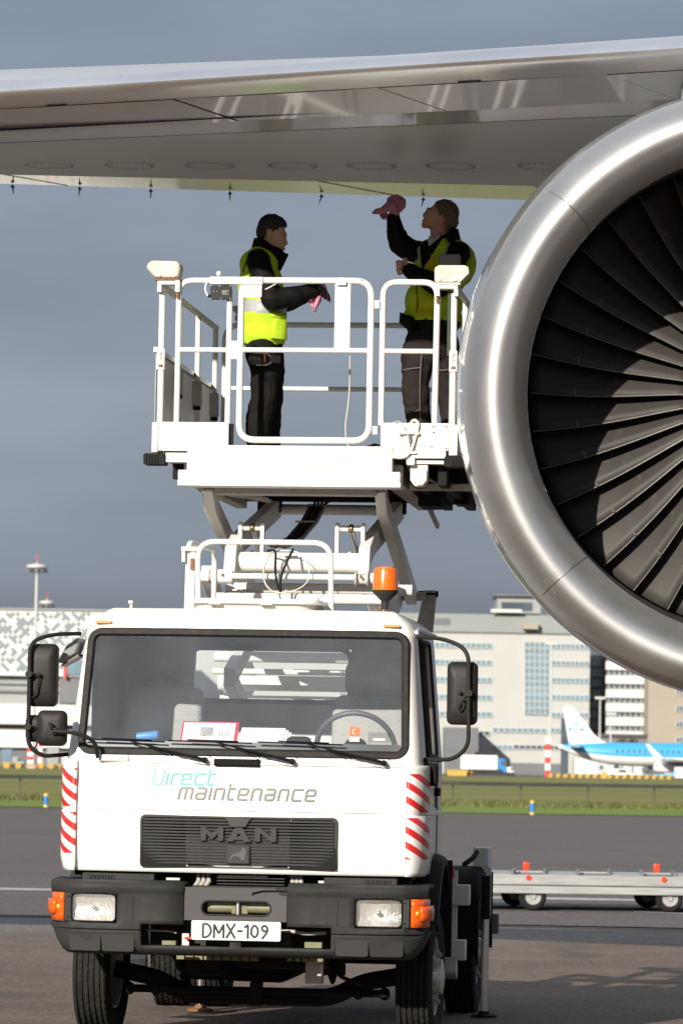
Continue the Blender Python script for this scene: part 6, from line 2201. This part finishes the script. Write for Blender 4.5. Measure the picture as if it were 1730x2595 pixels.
# ================================================================== people
import numpy as np
skin = mat('skin', (.60, .365, .255), .55, var=.08, scale=20, bump=.05, bscale=120)
skin2 = mat('ruddy_skin', (.64, .36, .26), .55, var=.12, scale=20, bump=.05, bscale=120)
jacket = mat('black_jacket', (.0065, .006, .006), .7, var=.3, scale=6, bump=.55, bscale=16, spec=.12)
trous = mat('charcoal_trousers', (.012, .011, .0105), .9, var=.2, scale=7, bump=.6, bscale=12, spec=.08)
trous2 = mat('brown_grey_trousers', (.024, .0195, .0185), .9, var=.18, scale=7, bump=.6, bscale=12, spec=.08)
shoe = mat('black_shoe', (.02, .018, .017), .5, var=.2)
hiviz = mat('hi_viz_yellow', (.47, .68, .03), .85, spec=.15, var=.07, scale=6, bump=.5, bscale=14)
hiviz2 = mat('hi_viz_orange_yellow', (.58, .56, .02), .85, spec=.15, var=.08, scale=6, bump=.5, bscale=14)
silver = mat('reflective_band', (.33, .34, .35), .5, var=.06, scale=10, bump=.2, bscale=14)
hair1 = mat('dark_hair', (.008, .007, .006), .65, var=.4, scale=30, bump=.8, bscale=90)
hair2 = mat('grey_brown_hair', (.16, .12, .085), .75, var=.4, scale=40, bump=.8, bscale=110)
shirt = mat('pale_shirt', (.62, .60, .62), .8, var=.05)
pink = mat('pink_cloth', (.58, .24, .34), .85, var=.12, scale=12, bump=.6, bscale=26)

class Figure:
    def __init__(s, D, ref, base_px):
        s.D = D
        s.sc = FPX / D
        s.ref = ref
        s.r0 = at(ref[0], ref[1], D)
        b = at(base_px, ref[1], D)
        s.base = Vector((b.x, D, FZ))
        s.prims = []
    def P(s, px, py, dy=0.0):
        """photo position on the figure's plane, dy metres behind it"""
        q = at(px, py, s.D)
        return Vector((q.x, s.D + dy, q.z)) - s.base
    def px(s, v):
        w = v + s.base
        return s.ref[0] + (w.x - s.r0.x) * s.sc, s.ref[1] - (w.z - s.r0.z) * s.sc
    def cap(s, a, b, ra, rb, m):
        s.prims.append(('c', a, b, ra, rb, m))
    def limb(s, pts, rs, m):
        for i in range(len(pts) - 1):
            s.cap(pts[i], pts[i + 1], rs[i], rs[i + 1], m)
    def ell(s, c, r_, m, rot=0.0):
        s.prims.append(('e', c, Vector(r_), rot, m))
def prim_mesh(prims, infl=0.0):
    mb = MB()
    for p in prims:
        if p[0] == 'e':
            _, c, r_, rot, _m = p
            k = len(mb.v)
            mb.ball((0, 0, 0), (r_.x + infl, r_.y + infl, r_.z + infl), 20, 14)
            M_ = Matrix.Rotation(rot, 3, 'Y')
            for i in range(k, len(mb.v)):
                mb.v[i] = tuple(M_ @ Vector(mb.v[i]) + c)
        else:
            _, a, b, ra, rb, _m = p
            d_ = (b - a)
            L = max(d_.length, 1e-4)
            d_ = d_ / L
            ra, rb = ra + infl, rb + infl
            path, rad = [], []
            for i in range(5):
                t = -math.cos(math.pi / 2 * i / 4)
                path.append(a + d_ * t * ra); rad.append(max(ra * math.sqrt(max(0, 1 - t * t)), .0008))
            for i in range(1, 4):
                path.append(a + d_ * L * i / 4); rad.append(ra + (rb - ra) * i / 4)
            for i in range(5):
                t = math.sin(math.pi / 2 * i / 4)
                path.append(b + d_ * t * rb); rad.append(max(rb * math.sqrt(max(0, 1 - t * t)), .0008))
            mb.tube(path, rad, 14)
    return mb
def remeshed(mb, voxel, smooth_it):
    me = bpy.data.meshes.new('tmp')
    me.from_pydata(mb.v, [], mb.f)
    o = bpy.data.objects.new('tmp', me)
    col.objects.link(o)
    md = o.modifiers.new('r', 'REMESH')
    md.mode = 'VOXEL'
    md.voxel_size = voxel
    md.use_smooth_shade = True
    ms = o.modifiers.new('s', 'SMOOTH')
    ms.factor = .5
    ms.iterations = smooth_it
    dg = bpy.context.evaluated_depsgraph_get()
    dg.update()
    out = bpy.data.meshes.new_from_object(o.evaluated_get(dg))
    bpy.data.objects.remove(o)
    bpy.data.meshes.remove(me)
    return out
def assign(me, prims):
    """material of each face: nearest primitive"""
    n = len(me.polygons)
    c = np.empty(n * 3)
    me.polygons.foreach_get('center', c)
    c = c.reshape(-1, 3)
    best = np.full(n, 1e9)
    mi = np.zeros(n, dtype=np.int32)
    for p in prims:
        if p[0] == 'e':
            q = c - np.array(p[1])
            if p[3]:
                M_ = np.array(Matrix.Rotation(p[3], 3, 'Y'))
                q = q @ M_
            r_ = np.array(p[2])
            d_ = (np.linalg.norm(q / r_, axis=1) - 1) * r_.min()
            m_ = p[4]
        else:
            a, b = np.array(p[1]), np.array(p[2])
            ab = b - a
            t = np.clip(((c - a) @ ab) / max(ab @ ab, 1e-9), 0, 1)
            d_ = np.linalg.norm(c - a - t[:, None] * ab, axis=1) - (p[3] + (p[4] - p[3]) * t)
            m_ = p[5]
        k = d_ < best
        best[k] = d_[k]
        mi[k] = m_
    return c, mi
def link_mesh(me, name, mats, parent, mi=None):
    me.name = name
    me.materials.clear()
    for m_ in mats:
        me.materials.append(m_)
    if mi is not None:
        me.polygons.foreach_set('material_index', np.asarray(mi, dtype=np.int32))
    me.polygons.foreach_set('use_smooth', [True] * len(me.polygons))
    o = bpy.data.objects.new(name, me)
    col.objects.link(o)
    o.parent = parent
    return o
def wrinkle(me, amp, freq, seed=0.0, keep=None):
    n = len(me.vertices)
    co = np.empty(n * 3)
    no = np.empty(n * 3)
    me.vertices.foreach_get('co', co)
    me.vertex_normals.foreach_get('vector', no)
    co, no = co.reshape(-1, 3), no.reshape(-1, 3)
    off = Vector((seed, seed * 2, 0))
    for i in range(n):
        p = Vector(co[i])
        if keep and not keep(p):
            continue
        q = p * freq + off
        d_ = noise.noise(q) + .5 * noise.noise(q * 2.3)
        ridge = abs(noise.noise(Vector((q.x * .6 + 3, q.y * .6 + 1, q.z * 1.8 + 7))))
        co[i] += no[i] * amp * (d_ * .7 + (.35 - ridge) * .9)
    me.vertices.foreach_set('co', co.ravel())
    me.update()
def cut(me, fn):
    bm = bmesh.new()
    bm.from_mesh(me)
    bmesh.ops.delete(bm, geom=[f for f in bm.faces if fn(f.calc_center_median())], context='FACES')
    bm.to_mesh(me)
    bm.free()

def person(fig, label, mats, vest_fn, vest_mats, vest_cut, vest_prims, hair, collar):
    root = tag(empty('person', fig.base), label, 'person', None)
    me = remeshed(prim_mesh(fig.prims), .0075, 5)
    c, mi = assign(me, fig.prims)
    headz = fig.head.z - .12
    wrinkle(me, .011, 9.0, 1.3, lambda q: q.z < headz)
    link_mesh(me, 'body', mats, root, mi)
    vm = remeshed(prim_mesh(vest_prims, .018), .010, 6)
    wrinkle(vm, .010, 8.0, 4.1)
    cut(vm, vest_cut)
    vmi = [vest_fn(p.center) for p in vm.polygons]
    vo = link_mesh(vm, 'vest', vest_mats, root, vmi)
    md = vo.modifiers.new('solid', 'SOLIDIFY')
    md.thickness = .006
    hm, keep, hmat = hair
    me = remeshed(hm, .006, 2)
    wrinkle(me, .006, 60.0, 2.0)
    cut(me, lambda q: not keep(q))
    link_mesh(me, 'hair', [hmat], root)
    collar(root)
    return root

# ---------------- left worker, folding a cloth, seen from his right side
f1 = Figure(26.9, (660, 760), 660)
P = f1.P
SK, JK, TR_, SH = 0, 1, 2, 3
f1.head = P(690, 578)
torso1 = []
f1.ell(P(668, 880), (.120, .165, .15), TR_)
k0 = len(f1.prims)
f1.ell(P(668, 850), (.128, .165, .12), JK)
f1.ell(P(668, 795), (.138, .165, .17), JK)
f1.ell(P(660, 725), (.132, .180, .17), JK)
f1.ell(P(657, 672), (.112, .190, .10), JK)
vp1 = f1.prims[k0:]
f1.cap(P(668, 655), P(684, 612), .060, .056, SK)
f1.ell(P(689, 577), (.090, .073, .088), SK, R(8))
f1.ell(P(703, 604), (.060, .056, .080), SK, R(12))
f1.ell(P(709, 628), (.034, .040, .026), SK)
f1.ell(P(722, 594), (.016, .046, .012), SK)
f1.cap(P(721, 600), P(726, 617), .009, .0125, SK)
f1.ell(P(725, 619), (.012, .016, .009), SK)
f1.ell(P(717, 628), (.014, .022, .0065), SK)
f1.ell(P(716, 633.5), (.013, .020, .0065), SK)
for s_ in (-1, 1):
    f1.ell(P(682, 597, s_ * .074), (.017, .010, .030), SK, R(-10))
    f1.ell(P(719, 602, s_ * .030), (.010, .014, .010), SK)
    f1.ell(P(712, 612, s_ * .038), (.02, .02, .022), SK)
f1.limb([P(655, 668, -.185), P(672, 725, -.225), P(693, 768, -.225)], [.078, .074, .072], JK)
f1.limb([P(693, 768, -.225), P(740, 760, -.19), P(792, 742, -.12)], [.074, .064, .048], JK)
f1.limb([P(660, 668, .185), P(700, 768, .21)], [.078, .068], JK)
f1.limb([P(700, 768, .21), P(790, 738, .06)], [.068, .046], JK)
for q, o_ in ((P(800, 738, -.105), 0), (P(800, 733, .04), 1)):
    f1.ell(q, (.040, .026, .036), 4)
    for k in range(4):
        b_ = q + Vector((.030, (-.022 + .015 * k), .010 - .012 * k))
        f1.limb([b_, b_ + Vector((.028, .006, -.012)), b_ + Vector((.034, .016, -.036 + .003 * k))], [.0115, .0105, .009], 4)
    f1.limb([q + Vector((.0, .0, .025)), q + Vector((.03, .02, .034))], [.012, .010], 4)
f1.limb([P(664, 895, -.085), P(673, 950, -.10), P(671, 1003, -.10), P(654, 1075, -.10), P(657, 1130, -.10), P(655, 1150, -.1)], [.112, .098, .088, .086, .078, .07], TR_)
f1.limb([P(677, 895, .085), P(688, 1003, .095), P(686, 1075, .095), P(688, 1150, .095)], [.110, .078, .062, .06], TR_)
f1.limb([P(648, 1156, -.10), P(690, 1159, -.11)], [.044, .038], SH)
f1.limb([P(682, 1156, .10), P(722, 1159, .10)], [.042, .036], SH)
zb1, zt1 = P(0, 874).z, P(0, 640).z
band = (P(0, 806).z, P(0, 772).z)
bx0 = P(690, 0).x
def vest1(q):
    px, py = f1.px(q)
    if 768 < py - (px - 660) * .10 < 800:
        return 1
    if py < 700 and px < 622:
        return 0
    return 0
def vcut1(q):
    px, py = f1.px(q)
    if py > 877 + 4 * math.sin(px * .12):
        return True
    nk = P(666, 645)
    if (Vector((q.x - nk.x, q.y - nk.y, 0))).length < .085 and q.z > nk.z - .03:
        return True
    return (q.z > P(0, 700).z and abs(q.y) > .165)
hm1 = MB()
hb = prim_mesh([('e', P(688, 574), Vector((.092, .077, .084)), R(8), 0), ('e', P(670, 588), Vector((.055, .068, .068)), 0, 0), ('e', P(706, 568), Vector((.055, .060, .048)), R(28), 0)])
def hk1(q):
    px, py = f1.px(q)
    return (py < 572 + (732 - px) * .20 if px > 703 else (py < 604 - (px - 690) * .8 if px > 690 else (py < 588 if px > 674 else py < 588 + (674 - px) * 1.3))) if abs(q.y) > .03 else py < 573 + max(0, 700 - px) * .9
def collar1(root):
    n = 28
    rows = []
    for (bx_, by_, fx_, fy_, wy) in ((634, 652, 704, 694, .125), (640, 628, 716, 668, .112), (646, 604, 728, 647, .098)):
        r_ = []
        for j in range(n):
            a = 2 * math.pi * j / n
            u = (1 - math.cos(a)) / 2
            p = P(bx_ + (fx_ - bx_) * u, by_ + (fy_ - by_) * (u ** 1.3), 0)
            r_.append(p + Vector((0, math.sin(a) * wy * (1 - .35 * u), .006 * math.sin(5 * a))))
        rows.append(r_)
    MB().grid(rows, closed=True).build('collar', jacket, root, smooth=60, solid=.014, offset=0)
    # standing front flap with press studs
    fl = MB()
    fl.grid([[P(714, 640, -.035), P(731, 645, -.03), P(731, 645, .03), P(714, 640, .035)], [P(706, 665, -.045), P(722, 664, -.035), P(722, 664, .035), P(706, 665, .045)], [P(700, 684, -.05), P(712, 684, -.03), P(712, 684, .03), P(700, 684, .05)]])
    fo = fl.build('collar_flap', jacket, root, smooth=60, solid=.012)
    for px, py in ((719, 650), (713, 664)):
        MB().ball(P(px, py, -.048), (.005, .003, .005), 8, 6).build('press_stud', darkm, fo)
    # eyes, brows, mouth line
    for s_ in (-1, 1):
        MB().ball(P(720.5, 603, s_ * .031), (.006, .012, .0048), 10, 8).build('eye', mat('eye_white%d' % s_, (.45, .42, .4), .3), root)
        MB().tube([P(723, 596.5, s_ * .012), P(723, 595, s_ * .030), P(717, 597, s_ * .05)], [.003, .0045, .003], 6).build('eyebrow', hair1, root)
    MB().tube([P(720.5, 631, -.02), P(722.5, 630.8, 0), P(720.5, 631, .02)], .003, 6).build('mouth', mat('mouth_dark', (.06, .02, .018), .6), root)
    # sleeve piping and vest pocket
    MB().tube([P(674, 747, -.30), P(690, 739, -.302), P(706, 729, -.295)], .0045, 6).build('sleeve_piping', shirt, root)
    pk = MB()
    rows = []
    for k in range(6):
        rows.append([P(688 + 38 * i / 5, 798 + 66 * k / 5 + 3 * i / 5, 0) + Vector((0, -.175 + .028 * i * i / 25 * 2.2 + .004 * math.sin(i * 2 + k), 0)) for i in range(6)])
    pk.grid(rows)
    po = pk.build('vest_pocket', hiviz, root, smooth=60, solid=.014, offset=0, bevel=.003)
    MB().grid([[P(688 + 38 * i / 5, 797 + 15 * k + 3 * i / 5, 0) + Vector((0, -.187 + .028 * i * i / 25 * 2.2, 0)) for i in range(6)] for k in range(2)]).build('pocket_flap', hiviz, po, smooth=60, solid=.008)
    # dark arm hole binding
    MB().tube([P(616, 700, -.165), P(624, 672, -.17), P(640, 650, -.17), P(662, 640, -.165)], .005, 6).build('vest_binding', mat('binding_grey', (.06, .07, .06), .8), root)
r1 = person(f1, 'young man with dark hair in yellow vest looking down at a pink cloth', [skin, jacket, trous, shoe, mat('black_glove', (.012, .012, .012), .6)], vest1, [hiviz, silver], vcut1, vp1, (hb, hk1, hair1), collar1)

# ---------------- right worker, reaching up to the wing
f2 = Figure(27.3, (1095, 720), 1092)
P2 = f2.P
f2.head = P2(1122, 543)
f2.ell(P2(1094, 870), (.180, .150, .16), TR_)
k0 = len(f2.prims)
f2.ell(P2(1094, 815), (.188, .155, .13), JK)
f2.ell(P2(1098, 765), (.178, .150, .16), JK)
f2.ell(P2(1112, 695), (.172, .150, .17), JK)
f2.ell(P2(1122, 640), (.165, .150, .09), JK)
vp2 = f2.prims[k0:] + [('e', P2(1166, 668, .03), Vector((.088, .10, .13)), 0, 0)]
f2.cap(P2(1120, 620), P2(1112, 582), .066, .062, SK)
f2.ell(P2(1122, 545), (.096, .078, .094), SK, R(-15))
f2.ell(P2(1097, 551), (.062, .058, .066), SK, R(-20))
f2.ell(P2(1090, 567), (.050, .048, .034), SK, R(15))
f2.ell(P2(1076, 570), (.026, .030, .024), SK)
f2.ell(P2(1084, 532), (.014, .044, .014), SK, R(30))
f2.cap(P2(1083, 534), P2(1075, 544), .009, .014, SK)
f2.ell(P2(1074, 546), (.013, .017, .010), SK)
f2.ell(P2(1074, 556), (.011, .020, .0065), SK)
f2.ell(P2(1074, 562), (.011, .020, .0075), SK)
for s_ in (-1, 1):
    f2.ell(P2(1114, 566, s_ * .078), (.019, .012, .031), SK, R(25))
    f2.ell(P2(1087, 548, s_ * .034), (.022, .02, .022), SK)
# raised right arm
f2.limb([P2(1072, 640, .06), P2(1040, 634, .02), P2(1012, 618, -.02)], [.085, .080, .074], JK)
f2.limb([P2(1012, 618, -.02), P2(1002, 588, -.03), P2(996, 556, -.05)], [.074, .062, .047], JK)
f2.limb([P2(996, 556, -.05), P2(1000, 540, -.06)], [.034, .036], SK)
# near left arm, bent
f2.limb([P2(1158, 650, -.13), P2(1140, 700, -.19), P2(1112, 737, -.22)], [.082, .076, .072], JK)
f2.limb([P2(1112, 737, -.22), P2(1075, 718, -.25), P2(1036, 697, -.25)], [.072, .062, .050], JK)
# left hand: palm, four curled fingers, thumb
f2.ell(P2(1021, 690, -.25), (.034, .022, .042), SK, R(-10))
for k, (py, ln) in enumerate(((677, .034), (687, .038), (697, .036), (706.5, .030))):
    kn = P2(1012, py, -.258)
    tip = kn + Vector((-ln * .55, -.022, -.002))
    f2.limb([kn, tip, tip + Vector((.006, -.022, -.004)), tip + Vector((.026, -.026, -.006))], [.0118, .0110, .0102, .0088], SK)
f2.limb([P2(1030, 693, -.262), P2(1026, 678, -.27), P2(1024, 668, -.268)], [.015, .0125, .0095], SK)
# legs
f2.limb([P2(1058, 895, -.02), P2(1052, 975, -.04), P2(1054, 1015, -.04), P2(1061, 1075, 0), P2(1064, 1165, 0)], [.112, .094, .088, .082, .070], TR_)
f2.limb([P2(1128, 895, .02), P2(1136, 975, .04), P2(1140, 1015, .04), P2(1144, 1075, .04), P2(1146, 1165, .04)], [.108, .088, .080, .070, .066], TR_)
f2.limb([P2(1066, 1176, .03), P2(1036, 1178, -.07)], [.044, .038], SH)
f2.limb([P2(1148, 1176, .06), P2(1122, 1178, -.04)], [.044, .038], SH)
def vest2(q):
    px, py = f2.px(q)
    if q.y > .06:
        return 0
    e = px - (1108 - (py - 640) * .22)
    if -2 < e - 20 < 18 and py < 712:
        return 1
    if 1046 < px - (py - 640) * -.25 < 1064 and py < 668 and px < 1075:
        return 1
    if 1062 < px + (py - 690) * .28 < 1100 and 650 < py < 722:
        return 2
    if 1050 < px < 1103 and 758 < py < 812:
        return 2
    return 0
def vcut2(q):
    px, py = f2.px(q)
    if py > 818 - max(0, (1060 - px)) * .45 + 2 * math.sin(px * .15):
        return True
    # open front over the dark jacket
    if q.y < -.02:
        c0 = 1080 - (py - 640) * .26
        w = max(0, 1 - (py - 600) / 92) * 34
        if abs(px - c0) < w and py < 690:
            return True
        # zip line gap
        zx = 1062 - (py - 690) * .10 + 4 * math.sin(py * .05)
        if py > 690 and abs(px - zx) < 1.6 and py < 800:
            return True
    nk = P2(1118, 625)
    if Vector((q.x - nk.x, q.y - nk.y, 0)).length < .095 and q.z > nk.z - .05:
        return True
    return False
hb2 = prim_mesh([('e', P2(1126, 541), Vector((.099, .083, .095)), R(-15), 0), ('e', P2(1136, 560), Vector((.068, .076, .070)), 0, 0)])
def hk2(q):
    px, py = f2.px(q)
    if py < 520:
        return px > 1097 + (py - 506) * .2
    return px > 1099 + (py - 520) * .36 + (10 if py > 556 else 0) and py < 592
def collar2(root):
    n = 28
    rows = []
    for (bx_, by_, fx_, fy_, wy) in ((1166, 640, 1070, 668, .13), (1164, 606, 1080, 640, .115), (1158, 580, 1090, 622, .10)):
        r_ = []
        for j in range(n + 1):
            a = R(35) + (2 * math.pi - R(70)) * j / n
            u = (1 + math.cos(a)) / 2
            p = P2(bx_ + (fx_ - bx_) * u, by_ + (fy_ - by_) * (u ** 1.2), 0)
            r_.append(p + Vector((0, math.sin(a) * wy, .006 * math.sin(5 * a))))
        rows.append(r_)
    MB().grid(rows).build('collar', jacket, root, smooth=60, solid=.014, offset=0)
    sh = MB()
    sh.grid([[P2(1086, 602, -.075), P2(1100, 600, -.085), P2(1116, 596, -.095)], [P2(1083, 612, -.10), P2(1096, 612, -.11), P2(1112, 606, -.11)], [P2(1084, 628, -.12), P2(1088, 627, -.125), P2(1096, 619, -.125)]])
    sh.build('shirt_collar', shirt, root, smooth=60, solid=.008)
    for s_ in (-1, 1):
        MB().ball(P2(1084.5, 537.5, s_ * .033), (.006, .012, .005), 10, 8).build('eye', mat('eye_pale%d' % s_, (.45, .42, .4), .3), root)
        MB().tube([P2(1081.5, 531, s_ * .012), P2(1084, 528.5, s_ * .032), P2(1090, 530, s_ * .05)], [.003, .0045, .003], 6).build('eyebrow', hair2, root)
    MB().tube([P2(1071.5, 559.5, -.02), P2(1069.5, 559.2, 0), P2(1071.5, 559.5, .02)], .003, 6).build('mouth', MATS['mouth_dark'], root)
    # white seam stitching on the trousers
    st = MB()
    st.tube([P2(1066, 905, -.155), P2(1063, 960, -.145), P2(1062, 1010, -.14), P2(1064, 1070, -.09)], .003, 5)
    st.tube([P2(1021, 941, -.10), P2(1042, 939, -.15), P2(1064, 937, -.155)], .003, 5)
    st.tube([P2(1030, 1050, -.06), P2(1046, 1047, -.10), P2(1062, 1042, -.115)], .003, 5)
    st.tube([P2(1094, 937, -.06), P2(1120, 942, -.09), P2(1150, 936, -.07)], .003, 5)
    st.build('seam_stitching', mat('stitch_grey', (.16, .145, .14), .8), root)
    MB().tube([P2(1132, 612, -.15), P2(1148, 622, -.16), P2(1157, 640, -.2), P2(1155, 655, -.215)], [.014, .018, .018, .014], 8).build('shoulder_strap', jacket, root)
    # dark jacket hem under the vest
    MB().grid([[P2(1012 + 60 * i / 4, 800 + 4 * i - (i - 2) ** 2 * 1.2, -.10 - .05 * math.sin(i * .8)) for i in range(5)], [P2(1010 + 58 * i / 4, 822 + 4 * i, -.10 - .05 * math.sin(i * .8)) for i in range(5)], [P2(1026 + 46 * i / 4, 836 + 1 * i, -.09 - .05 * math.sin(i * .8)) for i in range(5)]]).build('jacket_hem', jacket, root, smooth=60, solid=.02)
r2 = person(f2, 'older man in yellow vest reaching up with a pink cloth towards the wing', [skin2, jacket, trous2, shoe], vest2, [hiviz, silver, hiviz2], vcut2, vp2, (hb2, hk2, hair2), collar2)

# ---------------- cloths
def crumple(name, rows, D, dy, amp, label, seed, base):
    """hanging cloth: rows of (left px, right px, py)"""
    mb = MB()
    G = []
    n = 16
    m = 5
    for i in range(len(rows) - 1):
        for s_ in range(m):
            u = s_ / m
            a, b = rows[i], rows[i + 1]
            lx, rx_, py = [a[k] + (b[k] - a[k]) * u for k in range(3)]
            r_ = []
            for j in range(n + 1):
                w = j / n
                px = lx + (rx_ - lx) * w
                p = at(px, py + 3 * math.sin(w * 9 + seed), D)
                f_ = math.sin(w * 11 + seed + i) * amp + noise.noise(Vector((px * .06, py * .06, seed))) * amp * 2
                r_.append(Vector((p.x, D + dy + f_, p.z)) - base)
            G.append(r_)
    mb.grid(G)
    return mb
b1 = Vector((f1.base.x, f1.D, f1.base.z))
rg = tag(empty('cleaning_cloth', P(800, 740) + f1.base), 'pink cleaning cloth folded in the hands of the younger man', 'cloth')
bb = rg.location
crumple('a', [(784, 808, 735), (776, 812, 748), (780, 815, 763), (787, 812, 772), (792, 804, 783), (796, 799, 796)], 26.9, -.12, .016, '', 1.0, bb).build('lower_fold', pink, rg, smooth=70, solid=.005, subs=1)
crumple('b', [(800, 818, 718), (806, 824, 728), (808, 831, 742), (816, 836, 752), (828, 838, 760), (834, 839, 767)], 26.9, -.03, .014, '', 2.2, bb).build('upper_fold', pink, rg, smooth=70, solid=.005, subs=1)
crumple('c', [(782, 802, 744), (778, 796, 756), (782, 790, 770)], 26.9, -.15, .012, '', 3.0, bb).build('inner_fold', pink, rg, smooth=70, solid=.005, subs=1)
rg2 = tag(empty('cleaning_cloth', P2(1005, 520) + f2.base), 'pink cleaning cloth bunched in the raised hand of the older man', 'cloth')
bb = rg2.location
mb = MB()
mb.ball((0, -.07, 0), (.058, .055, .062), 40, 28)
for i, v in enumerate(mb.v):
    q = Vector(v)
    d_ = (q - Vector((0, -.07, 0))).normalized()
    k = noise.noise(q * 22) * .014 + abs(noise.noise(q * 11 + Vector((2, 5, 1)))) * .030 - .010
    mb.v[i] = tuple(q + d_ * k)
mb.build('bunched_part', pink, rg2, smooth=80)
crumple('t', [(952, 944, 534), (968, 947, 538), (985, 962, 538), (1000, 975, 533), (1006, 985, 520)], 27.3, -.10, .012, '', 4.0, bb).build('loose_end', pink, rg2, smooth=70, solid=.006, subs=1) if False else None
tl_ = [at(px, py, 27.2) - bb for px, py in ((1000, 520), (985, 524), (968, 531), (953, 537), (943, 540))]
mb = MB()
mb.tube(tl_, [.045, .034, .026, .018, .010], 14)
for i, v in enumerate(mb.v):
    q = Vector(v)
    mb.v[i] = (q.x, q.y + .02 * noise.noise(q * 20), q.z + .016 * noise.noise(q * 26 + Vector((3, 0, 0))))
mb.build('loose_end', pink, rg2, smooth=80)
crumple('h', [(962, 982, 537), (962, 980, 545), (964, 978, 552), (972, 980, 557)], 27.2, 0, .010, '', 5.0, bb).build('hanging_corner', pink, rg2, smooth=70, solid=.005, subs=1)

# ---------------- ear defenders on the left man's belt
ed = tag(empty('ear_defenders', P(652, 918, -.21) + f1.base), 'black ear defenders with wire band hanging at the hip of the younger man', 'ear defenders')
gl_black = mat('gloss_black', (.015, .014, .014), .12, coat=.6, var=.05)
MB().ball((0, 0, 0), (.050, .028, .043), 24, 16).build('cup', gl_black, ed)
MB().lathe([(.040, -.004), (.046, 0), (.040, .012)], (.035, .012, 0), (1, .5, 0), 20).build('cushion', mat('dark_red_trim', (.10, .015, .015), .5), ed)
for zz in (.038, -.040):
    MB().tube(fillet([(.0, -.02, zz), (.065, -.01, zz * 1.0), (.095, .0, zz * .45), (.13, .0, zz * .4)], .02), .003, 6).build('wire', chrome, ed)
MB().box(.08, .16, -.004, .02, -.028, .028).build('band', black, ed, bevel=.008)
